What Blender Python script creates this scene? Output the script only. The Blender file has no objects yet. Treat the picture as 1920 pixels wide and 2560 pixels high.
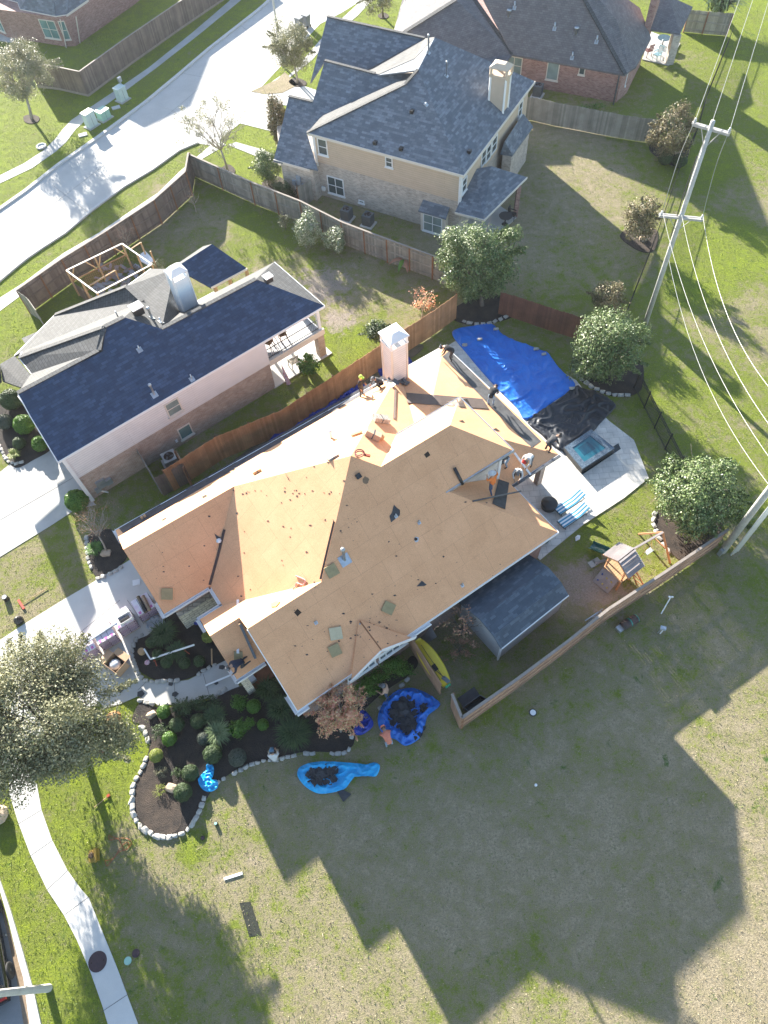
import bpy, bmesh, math, random
import numpy as np
from mathutils import Vector, Matrix, noise, Euler
R=math.radians
rnd=random.Random(7)
# ------------------------------------------------------------------ camera, world, sun
sc=bpy.context.scene
NX,NY,FP,CX,CY,H=1051.,2373.,1788.,960.,1280.,36.
_d=Vector(((NX-CX)/FP,-(NY-CY)/FP,-1)).normalized()
_Z=-_d; _fw=Vector((0,0,-1)); _Y=(_fw-_fw.dot(_Z)*_Z).normalized(); _X=_Y.cross(_Z)
CM=Matrix((_X,_Y,_Z))            # camera space -> world
cam=bpy.data.cameras.new('camera'); co=bpy.data.objects.new('camera',cam); sc.collection.objects.link(co)
co.matrix_world=Matrix.Translation((0,0,H))@CM.to_4x4()
cam.sensor_fit='HORIZONTAL'; cam.sensor_width=36; cam.lens=FP/1920*36; cam.clip_end=2000; cam.clip_start=.5
sc.camera=co
sc.render.resolution_x=768; sc.render.resolution_y=1024
SAZ,SEL=R(115.8),R(17.7)
w=bpy.data.worlds.new('World'); sc.world=w; w.use_nodes=True
nt=w.node_tree; bg=nt.nodes['Background']; sky=nt.nodes.new('ShaderNodeTexSky'); sky.sky_type='NISHITA'
sky.sun_disc=False; sky.sun_elevation=SEL; sky.sun_rotation=R(90)-SAZ; sky.air_density=1; sky.dust_density=.6
nt.links.new(sky.outputs[0],bg.inputs[0]); bg.inputs[1].default_value=.086
sl=bpy.data.lights.new('sun','SUN'); sl.energy=5; sl.angle=R(.55); sl.color=(1,.94,.83)
so=bpy.data.objects.new('sun',sl); sc.collection.objects.link(so)
sdir=Vector((math.cos(SAZ)*math.cos(SEL),math.sin(SAZ)*math.cos(SEL),math.sin(SEL)))
so.rotation_euler=sdir.to_track_quat('Z','Y').to_euler(); so.location=sdir*80
sc.view_settings.view_transform='Standard'; sc.view_settings.look='None'; sc.view_settings.exposure=2.18; sc.view_settings.gamma=1
col=sc.collection
# ------------------------------------------------------------------ geometry helpers
def ray(x,y): return CM@Vector(((x-CX)/FP,-(y-CY)/FP,-1))
def P(x,y,z=0.):
    r=ray(x,y); t=(z-H)/r.z; return Vector((r.x*t,r.y*t,z))
def onpl(x,y,pl):
    r=ray(x,y); a,b,c=pl; t=(c-H)/(r.z-a*r.x-b*r.y); return Vector((r.x*t,r.y*t,H+r.z*t))
def plane(p0,ang,s):             # plane through p0 rising with slope s along compass angle ang
    a,b=s*math.cos(R(ang)),s*math.sin(R(ang)); return (a,b,p0[2]-a*p0[0]-b*p0[1])
def plane3(p,q,r):
    n=(q-p).cross(r-p); a,b=-n.x/n.z,-n.y/n.z; return (a,b,p.z-a*p.x-b*p.y)
class Fr:
    def __init__(s,deg): s.t=R(deg); s.c,s.s=math.cos(s.t),math.sin(s.t)
    def __call__(s,u,v,z=0.): return Vector((s.c*u-s.s*v,s.s*u+s.c*v,z))
    def uv(s,p): return (p.x*s.c+p.y*s.s,-p.x*s.s+p.y*s.c)
def empty(name,loc=(0,0,0),rz=0,label=None,cat=None,group=None,parent=None):
    o=bpy.data.objects.new(name,None); col.objects.link(o); o.location=loc; o.rotation_euler=(0,0,rz); o.empty_display_size=.3
    if parent: o.parent=parent
    return tag(o,label,cat,group)
def tag(o,label=None,cat=None,group=None,kind=None):
    for k,v in (('label',label),('category',cat),('group',group),('kind',kind)):
        if v: o[k]=v
    return o
def mesh(name,V,F,m,parent=None,smooth=False,uv=True,mi=None):
    """link one mesh; vertices are world coordinates (parents that are placed Empties are compensated)"""
    me=bpy.data.meshes.new(name)
    if parent is not None and not parent.get('_loc',0):
        Mi=pmat(parent).inverted(); V=[Mi@Vector(v) for v in V]
    me.from_pydata([tuple(v) for v in V],[],F); ms=m if isinstance(m,(list,tuple)) else [m]
    for q in ms: me.materials.append(q)
    if mi is not None: me.polygons.foreach_set('material_index',mi)
    if uv: mkuv(me)
    if smooth: me.polygons.foreach_set('use_smooth',[True]*len(me.polygons))
    me.update(); o=bpy.data.objects.new(name,me); col.objects.link(o)
    if parent is not None: o.parent=parent
    return o
def pmat(o):
    M=Matrix.Translation(o.location)@o.rotation_euler.to_matrix().to_4x4()@Matrix.Diagonal((*o.scale,1))
    return pmat(o.parent)@M if o.parent else M
def mkuv(me):
    uvl=me.uv_layers.new(name='UVMap'); n=len(me.loops); d=np.zeros(n*2)
    Zv=Vector((0,0,1))
    for p in me.polygons:
        nn=p.normal
        h=Zv.cross(nn)
        if h.length<1e-3: h=Vector((1,0,0))
        h.normalize(); up=nn.cross(h)
        for li in p.loop_indices:
            v=me.vertices[me.loops[li].vertex_index].co; d[2*li]=v.dot(h); d[2*li+1]=v.dot(up)
    uvl.data.foreach_set('uv',d)
def slab(faces,t):
    """closed slab under a set of planar polygons"""
    V=[];idx={};F=[]
    def ix(p):
        k=(round(p[0],2),round(p[1],2),round(p[2],2))
        if k not in idx: idx[k]=len(V);V.append(Vector(p))
        return idx[k]
    for f in faces:
        q=[ix(p) for p in f]; q=[a for i,a in enumerate(q) if a!=q[i-1]]
        n=Vector((0,0,0))
        for i in range(len(q)):
            a,b=V[q[i-1]],V[q[i]]; n+=a.cross(b)
        if n.z<0: q=q[::-1]
        F.append(q)
    n=len(V); E={}
    for q in F:
        for i in range(len(q)): E[(q[i-1],q[i])]=1
    G=list(F)
    for q in F: G.append([a+n for a in q[::-1]])
    for (a,b) in E:
        if (b,a) not in E: G.append([b,a,a+n,b+n])
    return V+[v-Vector((0,0,t)) for v in V],G
def prism(poly,z0,z1):
    n=len(poly); ar=sum(poly[i-1][0]*poly[i][1]-poly[i][0]*poly[i-1][1] for i in range(n))
    if ar<0: poly=poly[::-1]
    V=[Vector((p[0],p[1],z0)) for p in poly]+[Vector((p[0],p[1],z1)) for p in poly]
    F=[list(range(n))[::-1],list(range(n,2*n))]+[[i,(i+1)%n,(i+1)%n+n,i+n] for i in range(n)]
    return V,F
def boxv(c,ax,s):
    """box centred c, axes ax (3 vectors) and full sizes s"""
    V=[];
    for k in (-.5,.5):
        for j in (-.5,.5):
            for i in (-.5,.5): V.append(Vector(c)+ax[0]*(i*s[0])+ax[1]*(j*s[1])+ax[2]*(k*s[2]))
    F=[[0,2,3,1],[4,5,7,6],[0,1,5,4],[2,6,7,3],[0,4,6,2],[1,3,7,5]]
    return V,F
def axz(a): a=R(a) ; return [Vector((math.cos(a),math.sin(a),0)),Vector((-math.sin(a),math.cos(a),0)),Vector((0,0,1))]
def box(c,s,a=0): return boxv(c,axz(a),s)
def bar(p,q,w,h=None,up=(0,0,1)):
    p,q=Vector(p),Vector(q); d=q-p; L=d.length; d=d/max(L,1e-6); s=d.cross(Vector(up))
    if s.length<1e-3: s=d.cross(Vector((1,0,0)))
    s.normalize(); u=s.cross(d); return boxv((p+q)/2,[d,s,u],(L,w,h or w))
def tube(pts,r,n=8,cap=True):
    pts=[Vector(p) for p in pts]; V=[];F=[]; rr=r if isinstance(r,(list,tuple)) else [r]*len(pts)
    ref=Vector((0,0,1))
    for i,p in enumerate(pts):
        d=(pts[min(i+1,len(pts)-1)]-pts[max(i-1,0)]).normalized()
        a=d.cross(ref)
        if a.length<.05: a=d.cross(Vector((1,0,0)))
        a.normalize(); b=d.cross(a)
        for k in range(n):
            t=2*math.pi*k/n; V.append(p+(a*math.cos(t)+b*math.sin(t))*rr[i])
    for i in range(len(pts)-1):
        for k in range(n):
            k2=(k+1)%n; F.append([i*n+k,(i+1)*n+k,(i+1)*n+k2,i*n+k2])
    if cap: F.append(list(range(n))); F.append([len(V)-n+k for k in range(n)][::-1])
    return V,F
def lathe(c,prof,n=20,ax=None):
    c=Vector(c); V=[];F=[]; ax=ax or [Vector((1,0,0)),Vector((0,1,0)),Vector((0,0,1))]
    for r,z in prof:
        for k in range(n):
            t=2*math.pi*k/n; V.append(c+ax[0]*(r*math.cos(t))+ax[1]*(r*math.sin(t))+ax[2]*z)
    for i in range(len(prof)-1):
        for k in range(n):
            k2=(k+1)%n; F.append([i*n+k,i*n+k2,(i+1)*n+k2,(i+1)*n+k])
    F.append(list(range(n))[::-1]); F.append([len(V)-n+k for k in range(n)])
    return V,F
def join(*L):
    V=[];F=[]
    for v,f in L:
        n=len(V); V+=list(v); F+=[[a+n for a in q] for q in f]
    return V,F
def obj(name,vf,m,parent=None,smooth=False,**k): return mesh(name,vf[0],vf[1],m,parent,smooth,**k)
def fastmesh(name,V,F4,m,parent=None,off=Vector((0,0,0))):
    """numpy quads"""
    me=bpy.data.meshes.new(name); V=np.asarray(V,dtype=np.float32)
    if parent is not None:
        l=pmat(parent).translation; V=V-np.array([l.x,l.y,l.z],dtype=np.float32)
    k=F4.shape[1]
    me.vertices.add(len(V)); me.vertices.foreach_set('co',V.ravel()); me.loops.add(F4.size); me.loops.foreach_set('vertex_index',F4.ravel().astype(np.int32))
    me.polygons.add(len(F4)); me.polygons.foreach_set('loop_start',np.arange(len(F4),dtype=np.int32)*k); me.polygons.foreach_set('loop_total',np.full(len(F4),k,dtype=np.int32))
    me.materials.append(m); me.update(calc_edges=True); o=bpy.data.objects.new(name,me); col.objects.link(o)
    if parent is not None: o.parent=parent
    return o
def copy_tree(o,parent=None):
    c=o.copy(); col.objects.link(c)
    if parent: c.parent=parent; 
    for ch in list(o.children): copy_tree(ch,c)
    return c
def smooth_path(pts,n=8,closed=False):
    """Catmull-Rom"""
    out=[];N=len(pts)
    rng=range(N if closed else N-1)
    for i in rng:
        g=lambda k: pts[k%N] if closed else pts[max(0,min(N-1,k))]
        a,b,c,d=[Vector(g(i+k)) for k in (-1,0,1,2)]
        for j in range(n):
            t=j/n; out.append(.5*((2*b)+(c-a)*t+(2*a-5*b+4*c-d)*t*t+(3*b-a-3*c+d)*t**3))
    if not closed: out.append(Vector(pts[-1]))
    return out
def resample(path,step):
    out=[path[0]]; acc=0
    for a,b in zip(path,path[1:]):
        L=(b-a).length
        while acc+L>=step:
            t=(step-acc)/L; a=a+(b-a)*t; out.append(a); L=(b-a).length; acc=0
        acc+=L
    return out
# ------------------------------------------------------------------ materials
def newmat(name):
    m=bpy.data.materials.new(name); m.use_nodes=True; n=m.node_tree; return m,n,n.nodes['Principled BSDF']
def N(nt,t,**k):
    n=nt.nodes.new(t)
    for a,b in k.items():
        if a.startswith('i_'):
            key=a[2:]; key=int(key) if key.isdigit() else key.replace('_',' ')
            n.inputs[key].default_value=b
        else: setattr(n,a,b)
    return n
def mix(nt,f,a,b,bt='MIX'):
    n=nt.nodes.new('ShaderNodeMix'); n.data_type='RGBA'; n.blend_type=bt
    for s,v in ((0,f),(6,a),(7,b)):
        if isinstance(v,(int,float)): n.inputs[s].default_value=v
        elif isinstance(v,tuple): n.inputs[s].default_value=(*v[:3],1)
        else: nt.links.new(v,n.inputs[s])
    return n.outputs[2]
def ramp(nt,f,a,b):
    n=nt.nodes.new('ShaderNodeMapRange'); n.inputs[1].default_value=a; n.inputs[2].default_value=b; nt.links.new(f,n.inputs[0]); return n.outputs[0]
def coords(nt,kind='Object'): return nt.nodes.new('ShaderNodeTexCoord').outputs[kind]
def nz(nt,co,scale,det=4,rough=.6,dist=0):
    n=N(nt,'ShaderNodeTexNoise',i_Scale=scale,i_Detail=det,i_Roughness=rough,i_Distortion=dist); nt.links.new(co,n.inputs['Vector']); return n.outputs[0]
def bumpn(nt,b,h,strength,dist=.02):
    n=N(nt,'ShaderNodeBump',i_Strength=strength,i_Distance=dist); nt.links.new(h,n.inputs['Height']); nt.links.new(n.outputs[0],b.inputs['Normal'])
def M(name,c,c2=None,rough=.8,scale=3.,fine=40.,bump=0.,metal=0.,spec=.5,fa=.25,bd=.02):
    m,nt,b=newmat(name); co=coords(nt); c2=c2 or tuple(x*.78 for x in c)
    f=ramp(nt,nz(nt,co,scale,5),.35,.65); cc=mix(nt,f,c,c2)
    g=nz(nt,co,fine,2); cc=mix(nt,ramp(nt,g,.3,.7),mix(nt,1.,cc,(1-fa,)*3,'MULTIPLY'),cc)
    nt.links.new(cc,b.inputs['Base Color']); b.inputs['Roughness'].default_value=rough; b.inputs['Metallic'].default_value=metal
    b.inputs['Specular IOR Level'].default_value=spec
    if bump: bumpn(nt,b,g,bump,bd)
    return m
def brickmat(name,c1,c2,mortar,bw,bh,ms=.012,rough=.85,var=(.8,1.15),bump=.4,stain=.25,off=.5,bias=0.,vs=1.5):
    m,nt,b=newmat(name); uv=coords(nt,'UV')
    br=N(nt,'ShaderNodeTexBrick',i_Scale=1.,i_Mortar_Size=ms,i_Brick_Width=bw,i_Row_Height=bh,i_Bias=bias,i_Mortar_Smooth=.2,offset=off)
    nt.links.new(uv,br.inputs['Vector'])
    for k,v in (('Color1',c1),('Color2',c2),('Mortar',mortar)): br.inputs[k].default_value=(*v,1)
    n1=nz(nt,uv,vs,5); cc=mix(nt,1.,br.outputs[0],mix(nt,ramp(nt,n1,.3,.7),(var[0],)*3,(var[1],)*3),'MULTIPLY')
    n2=nz(nt,uv,60,2); cc=mix(nt,1.,cc,mix(nt,ramp(nt,n2,.3,.7),(1-stain,)*3,(1.,)*3),'MULTIPLY')
    nt.links.new(cc,b.inputs['Base Color']); b.inputs['Roughness'].default_value=rough
    if bump: bumpn(nt,b,br.outputs[1],-bump,.012)
    return m
def leafmat(name,cs,rough=.5,trans=.0,spec=.5):
    m,nt,b=newmat(name); g=N(nt,'ShaderNodeNewGeometry'); r=N(nt,'ShaderNodeValToRGB'); r.color_ramp.interpolation='LINEAR'
    el=r.color_ramp.elements
    while len(el)<len(cs): el.new(.5)
    for i,c in enumerate(cs): el[i].position=i/(len(cs)-1); el[i].color=(*c,1)
    nt.links.new(g.outputs['Random Per Island'],r.inputs[0]); nt.links.new(r.outputs[0],b.inputs['Base Color'])
    b.inputs['Roughness'].default_value=rough; b.inputs['Specular IOR Level'].default_value=spec
    if trans:
        t=N(nt,'ShaderNodeBsdfTranslucent'); nt.links.new(r.outputs[0],t.inputs[0]); mx=N(nt,'ShaderNodeMixShader'); mx.inputs[0].default_value=trans
        nt.links.new(b.outputs[0],mx.inputs[1]); nt.links.new(t.outputs[0],mx.inputs[2]); nt.links.new(mx.outputs[0],nt.nodes['Material Output'].inputs[0])
    return m
def islandmat(name,c1,c2,rough=.8,streak=True):
    m,nt,b=newmat(name); g=N(nt,'ShaderNodeNewGeometry'); cc=mix(nt,g.outputs['Random Per Island'],c1,c2)
    co=coords(nt); n1=nz(nt,co,1.2,4); cc=mix(nt,1.,cc,mix(nt,ramp(nt,n1,.3,.7),(.72,)*3,(1.12,)*3),'MULTIPLY')
    n2=nz(nt,co,30,3); cc=mix(nt,1.,cc,mix(nt,ramp(nt,n2,.3,.7),(.85,)*3,(1.1,)*3),'MULTIPLY')
    nt.links.new(cc,b.inputs['Base Color']); b.inputs['Roughness'].default_value=rough; return m
# ------------------------------------------------------------------ shared materials
OSB0=brickmat('osb_sheathing',(.78,.445,.235),(.76,.43,.225),(.60,.33,.18),2.44,1.22,.006,var=(.90,1.05),bump=.15,stain=.40,vs=2.2)
def osbmat():
    m,nt,b=newmat('bare_osb_decking'); uv=coords(nt,'UV')
    br=N(nt,'ShaderNodeTexBrick',i_Scale=1.,i_Mortar_Size=.007,i_Brick_Width=2.44,i_Row_Height=1.22,i_Bias=0.,i_Mortar_Smooth=.3); nt.links.new(uv,br.inputs['Vector'])
    for k,v in (('Color1',(.79,.437,.245)),('Color2',(.765,.42,.232)),('Mortar',(.58,.32,.18))): br.inputs[k].default_value=(*v,1)
    c=br.outputs[0]
    b2=N(nt,'ShaderNodeTexBrick',i_Scale=1.,i_Mortar_Size=.010,i_Brick_Width=.61,i_Row_Height=60.,i_Mortar_Smooth=1.,offset=0.); nt.links.new(uv,b2.inputs['Vector'])
    c=mix(nt,ramp(nt,b2.outputs['Fac'],0,1),c,mix(nt,1.,c,(.86,.84,.80),'MULTIPLY'))
    fl=nz(nt,uv,26,3,.75,1.2); c=mix(nt,1.,c,mix(nt,ramp(nt,fl,.3,.7),(.74,.70,.66),(1.08,1.08,1.08)),'MULTIPLY')
    big=nz(nt,uv,.7,6,.65,.5); c=mix(nt,1.,c,mix(nt,ramp(nt,big,.3,.7),(.90,.87,.83),(1.04,1.03,1.02)),'MULTIPLY')
    st=nz(nt,uv,1.9,6,.8,1.); c=mix(nt,ramp(nt,st,.60,.78),c,mix(nt,1.,c,(.72,.66,.58),'MULTIPLY'))
    vo=N(nt,'ShaderNodeTexVoronoi',i_Scale=5.5); nt.links.new(uv,vo.inputs['Vector']); c=mix(nt,ramp(nt,vo.outputs['Distance'],.062,.04),c,(.16,.09,.06))
    nt.links.new(c,b.inputs['Base Color']); b.inputs['Roughness'].default_value=.85; bumpn(nt,b,fl,.25,.01); return m
OSB=osbmat()
SH_BLUE_SHADE=brickmat('shingle_shaded_navy',(.028,.058,.125),(.066,.115,.215),(.022,.045,.10),.40,.17,.008,bias=-.35,var=(.8,1.2),bump=.6,stain=.45)  # shade put into the colour: bluer copy for slopes turned from the sun
SH_GREY=brickmat('shingle_grey_blue',(.145,.17,.21),(.30,.335,.385),(.12,.14,.17),.42,.18,.006,bias=-.3,var=(.85,1.12),bump=.5,stain=.45)
SH_GREY_LIT=brickmat('shingle_sunlit_grey',(.062,.065,.07),(.09,.093,.10),(.028,.03,.034),.34,.22,.016,var=(.9,1.08),bump=.5,stain=.3)  # sunlit copy for slopes facing the sun, also used on ridge caps
SH_SHED=brickmat('shingle_slate_blue',(.075,.10,.135),(.17,.21,.26),(.07,.09,.12),.32,.15,.005,bias=-.45,bump=.5,stain=.4)
SH_BROWN=brickmat('shingle_weathered',(.15,.145,.155),(.21,.20,.21),(.10,.10,.11),.30,.16,.01,bump=.4,stain=.35)
BRICK_P=brickmat('brick_pink_tan',(.40,.27,.21),(.52,.40,.33),(.50,.45,.40),.24,.085,.012,stain=.3)
BRICK_G=brickmat('brick_grey_tan',(.40,.33,.28),(.62,.54,.47),(.56,.52,.47),.24,.085,.012,stain=.3)
BRICK_R=brickmat('brick_red',(.28,.12,.10),(.48,.27,.23),(.42,.33,.30),.24,.085,.012,stain=.3)
BRICK_D=brickmat('brick_brown',(.26,.16,.13),(.38,.25,.21),(.36,.29,.26),.24,.085,.012,stain=.3)
SIDE_W=brickmat('siding_white',(.72,.70,.70),(.74,.72,.72),(.42,.41,.42),9.,.17,.008,stain=.06,var=(.93,1.04),bump=.5)
SIDE_T=brickmat('siding_tan',(.56,.44,.33),(.58,.46,.35),(.36,.28,.21),9.,.17,.008,stain=.08,var=(.93,1.04),bump=.5)
SIDE_K=brickmat('siding_cream_grey',(.60,.56,.52),(.62,.58,.54),(.40,.37,.34),9.,.2,.008,stain=.1,bump=.5)
STONE=brickmat('limestone_veneer',(.62,.55,.42),(.78,.72,.60),(.40,.36,.30),.45,.22,.03,stain=.3)
WHITE=M('white_paint',(.80,.80,.80),(.74,.75,.76),.5,2,30,fa=.06)
TRIM=M('cream_trim',(.70,.63,.55),(.66,.60,.53),.6,2,30,fa=.06)
GALV=M('galvanised_steel',(.55,.58,.62),(.42,.46,.50),.35,4,30,metal=.7,fa=.1)
GUT=M('grey_gutter',(.52,.56,.62),(.40,.45,.52),.4,3,20,metal=.3,fa=.1)
DARK=M('black_plastic',(.02,.02,.023),(.032,.032,.035),.45,3,30)
FELT=M('black_felt',(.035,.038,.045),(.06,.062,.07),.75,3,40)
LEADM=M('dark_metal',(.10,.11,.12),(.16,.17,.19),.5,5,30,metal=.5)
CONC=M('concrete',(.50,.49,.47),(.42,.41,.39),.85,.7,35,bump=.25,fa=.12)
CONC_W=M('concrete_new',(.60,.59,.565),(.52,.51,.49),.85,.5,35,bump=.2,fa=.1)
ROADM=M('street_concrete',(.56,.54,.51),(.47,.455,.43),.85,.35,25,bump=.2,fa=.14)
ASPH=M('asphalt_grey',(.22,.23,.24),(.28,.28,.285),.9,.8,60,bump=.3,fa=.2)
TRAV=brickmat('travertine_pavers',(.66,.63,.58),(.56,.53,.49),(.40,.38,.35),.62,.42,.012,bump=.2,stain=.12)
MULCH=M('dark_mulch',(.030,.026,.026),(.068,.052,.045),.95,1.6,28,bump=1.,fa=.55,bd=.06)
MULCHB=M('brown_mulch',(.10,.072,.055),(.045,.035,.03),.95,1.5,26,bump=1.,fa=.5,bd=.06)
DIRT=M('bare_dirt',(.40,.34,.29),(.27,.23,.19),.95,1.2,22,bump=.7,fa=.3,bd=.05)
def glassmat(name,c,rough=.12):
    m,nt,b=newmat(name); g=nz(nt,coords(nt),.9,2); nt.links.new(mix(nt,ramp(nt,g,.35,.65),c,tuple(x*.7 for x in c)),b.inputs['Base Color'])
    b.inputs['Roughness'].default_value=rough; b.inputs['Specular IOR Level'].default_value=.8; return m
GLASS=glassmat('window_glass',(.07,.10,.11)); GLASS_T=glassmat('window_glass_teal',(.17,.30,.30)); CURT=glassmat('curtained_glass',(.26,.33,.32))
FEN_NEW=islandmat('cedar_pickets',(.56,.30,.15),(.43,.215,.10)); FEN_OLD=islandmat('weathered_pickets',(.235,.185,.155),(.15,.115,.10)); FEN_GREY=islandmat('grey_pickets',(.36,.335,.29),(.23,.215,.19))
FEN_TAN=islandmat('tan_pickets',(.48,.30,.20),(.41,.245,.16)); FEN_BR=islandmat('brown_pickets',(.24,.105,.065),(.175,.075,.05))
WOODP=islandmat('fence_post_wood',(.30,.15,.08),(.24,.12,.07)); LUMBER=M('lumber',(.60,.40,.22),(.50,.32,.17),.8,3,30); PLAYW=M('play_wood',(.52,.27,.13),(.42,.21,.10),.75,4,30)
POLEW=M('weathered_pole_wood',(.60,.595,.56),(.46,.455,.43),.9,2,18,bump=.4,fa=.3)
def tarpmat(name,c,c2):
    m=M(name,c,c2,.42,1.2,9,fa=.12,bump=.25,bd=.03); return m
TARP=tarpmat('blue_tarp',(.015,.19,.68),(.010,.13,.55)); TARP_L=tarpmat('light_blue_tarp',(.012,.42,.80),(.010,.34,.72)); TARP_D=tarpmat('royal_blue_tarp',(.02,.055,.42),(.01,.035,.30)); TARP_K=tarpmat('black_tarp',(.022,.025,.032),(.04,.043,.052))
# ------------------------------------------------------------------ lawn: one sheet to the horizon, with an attribute for how green the grass is
BL=[(60,420,7,1.),(330,60,9,.95),(120,330,8,1.),(200,640,5,.75),(430,430,6,.85),(600,320,4,1.15),(760,100,6,1.15),(600,420,4,1.1),(30,720,5,1.),(320,480,5,.8),
(500,560,5,.38),(650,560,5,.85),(780,660,4,.55),(890,640,4,.4),(700,720,3,.5),(830,760,3,.25),(760,850,3,1.05),(890,860,2,1.05),(1000,820,3,.55),(420,470,4,.4),
(760,520,4,.4),(900,620,4,.35),(1430,350,5,.2),(1400,520,6,.28),(1300,560,5,.12),(1500,460,5,.3),(1560,650,5,.4),(1600,180,8,.75),(1650,300,8,.7),(1420,250,6,.5),(1500,230,5,.35),
(1760,420,5,.95),(1850,300,6,.8),(1820,600,5,1.0),(1760,700,5,.95),(1880,800,5,.45),(1900,60,9,1.),(1890,500,6,.4),(1700,950,5,.75),(1800,1050,5,.7),(1650,1150,4,.65),(1480,760,5,.6),(1350,790,3,.7),(1180,780,4,.5),
(1520,1330,3,.8),(1600,1420,3,.55),(1470,1500,3,.12),(1500,1620,3,.2),(1400,1700,4,.5),(1250,1750,3,.55),(1600,1560,4,.5),(1800,1500,5,.35),(1650,1650,4,.35),(1880,1450,5,.6),
(1100,1850,4,.4),(900,1900,4,.38),(1300,1900,5,.25),(1600,1850,5,.22),(1850,1900,5,.35),(1850,2200,6,.16),(1850,2500,6,.08),(1500,2150,6,.15),(1200,2200,6,.15),(1300,2500,5,.4),(1600,2400,5,.18),
(900,2100,4,.2),(800,2300,5,.28),(700,2450,5,.4),(900,2500,5,.35),(560,2150,3,.4),(520,2300,4,.45),(400,2250,4,.3),(320,2150,3,.45),(250,2000,3,.95),(150,2050,3,1.),(100,1950,3,1.),(120,2250,4,.85),(150,2500,4,1.),(380,2520,4,.6),(60,2150,3,.9),
(330,1850,2,1.),(230,1880,3,1.),(480,2120,2,.8),(700,2080,4,.3),(120,1420,5,.55),(200,1400,4,.5),(60,1500,4,.45),(30,1350,4,.5),(330,1250,3,.6),(480,1150,3,.6),(700,1000,3,.7),(1250,700,4,.3),(20,1100,3,.7)]
BLP=[(*P(x,y)[:2],r,g) for x,y,r,g in BL]; BA=np.array(BLP)
def greenness(X,Y):
    d=((X[:,None]-BA[:,0])**2+(Y[:,None]-BA[:,1])**2)/(BA[:,2]**2*.35); wt=1/(d+.12)**2.2
    return (wt*BA[:,3]).sum(1)/wt.sum(1)
def grid_sheet(name,x0,x1,y0,y1,step,z,m):
    xs=np.arange(x0,x1+step/2,step); ys=np.arange(y0,y1+step/2,step); X,Y=np.meshgrid(xs,ys); nx,ny=len(xs),len(ys)
    V=np.stack([X.ravel(),Y.ravel(),np.full(X.size,z)],1); i=np.arange(nx-1)[None,:]+np.arange(ny-1)[:,None]*nx; i=i.ravel()
    F=np.stack([i,i+1,i+1+nx,i+nx],1); o=fastmesh(name,V,F,m)
    g=greenness(V[:,0],V[:,1]); a=o.data.attributes.new('green','FLOAT','POINT'); a.data.foreach_set('value',g.astype(np.float32)); return o
def grassmat():
    m,nt,b=newmat('lawn_grass'); co=coords(nt)
    at=N(nt,'ShaderNodeAttribute',attribute_name='green')
    big=nz(nt,co,.33,5,.62,.6); md=nz(nt,co,1.7,5,.65,.3); fi=nz(nt,co,9.,4,.85); ff=nz(nt,co,30.,2,.9)
    def math_(op,a,b2):
        n=nt.nodes.new('ShaderNodeMath'); n.operation=op
        for i,v in enumerate((a,b2)):
            if isinstance(v,(int,float)): n.inputs[i].default_value=v
            else: nt.links.new(v,n.inputs[i])
        return n.outputs[0]
    s=math_('ADD',math_('MULTIPLY',math_('SUBTRACT',big,.5),1.3),math_('MULTIPLY',math_('SUBTRACT',md,.5),1.8))
    s=math_('ADD',s,math_('MULTIPLY',math_('SUBTRACT',fi,.5),1.5)); s=math_('ADD',s,at.outputs['Fac'])
    dead=mix(nt,ramp(nt,fi,.40,.60),(.28,.235,.155),(.47,.39,.265))
    deadg=mix(nt,ramp(nt,md,.35,.65),(.23,.215,.11),(.33,.29,.16))
    green=mix(nt,ramp(nt,fi,.3,.7),(.12,.165,.03),(.25,.28,.05)); lush=mix(nt,ramp(nt,fi,.3,.7),(.145,.215,.02),(.31,.355,.04))
    c=mix(nt,ramp(nt,s,.02,.4),dead,deadg); c=mix(nt,ramp(nt,s,.38,.72),c,green); c=mix(nt,ramp(nt,s,.85,1.25),c,lush)
    # separate darker green weeds
    wv=nz(nt,co,.95,5,.7,.3); wd=ramp(nt,wv,.63,.74); c=mix(nt,wd,c,(.07,.14,.025))
    for (px_,py_,r_) in ((812,712,1.9),(850,800,1.2),(790,735,1.1),(1500,1470,1.6),(1440,1460,1.2)):
        q_=P(px_,py_); sv=N(nt,'ShaderNodeVectorMath',operation='DISTANCE'); nt.links.new(co,sv.inputs[0]); sv.inputs[1].default_value=tuple(q_)
        e_=math_('ADD',sv.outputs['Value'],math_('MULTIPLY',math_('SUBTRACT',md,.5),3.2*r_)); rr_=ramp(nt,e_,r_*1.15,r_*.55); c=mix(nt,math_('MULTIPLY',rr_,.85),c,mix(nt,ramp(nt,fi,.35,.65),(.30,.24,.20),(.46,.39,.33)))
    c=mix(nt,1.,c,mix(nt,ramp(nt,ff,.3,.7),(.58,)*3,(1.22,)*3),'MULTIPLY')
    nt.links.new(c,b.inputs['Base Color']); b.inputs['Roughness'].default_value=.95; b.inputs['Specular IOR Level'].default_value=.15
    bm=math_('ADD',math_('MULTIPLY',fi,1.),math_('MULTIPLY',ff,.45)); bumpn(nt,b,bm,1.,.08); return m
GRASS=grassmat()
tag(grid_sheet('ground',-60,60,-12,130,.5,0,GRASS),kind='structure')
far=mesh('ground',[(-900,-900,-.03),(900,-900,-.03),(900,900,-.03),(-900,900,-.03)],[[0,1,2,3]],GRASS); tag(far,kind='structure')
FLATS=[]
def flat(name,pts,m,z=.02,t=.06,kind='structure',zz=True):
    poly=[P(x,y,z) for x,y in pts] if zz else [Vector((p[0],p[1],z)) for p in pts]
    if name not in('lawn_patch','bare_soil'): FLATS.append(np.array([(p.x,p.y) for p in poly]))
    o=obj(name,prism(poly,z-t,z),m); 
    if kind: tag(o,kind=kind)
    return o
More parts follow.
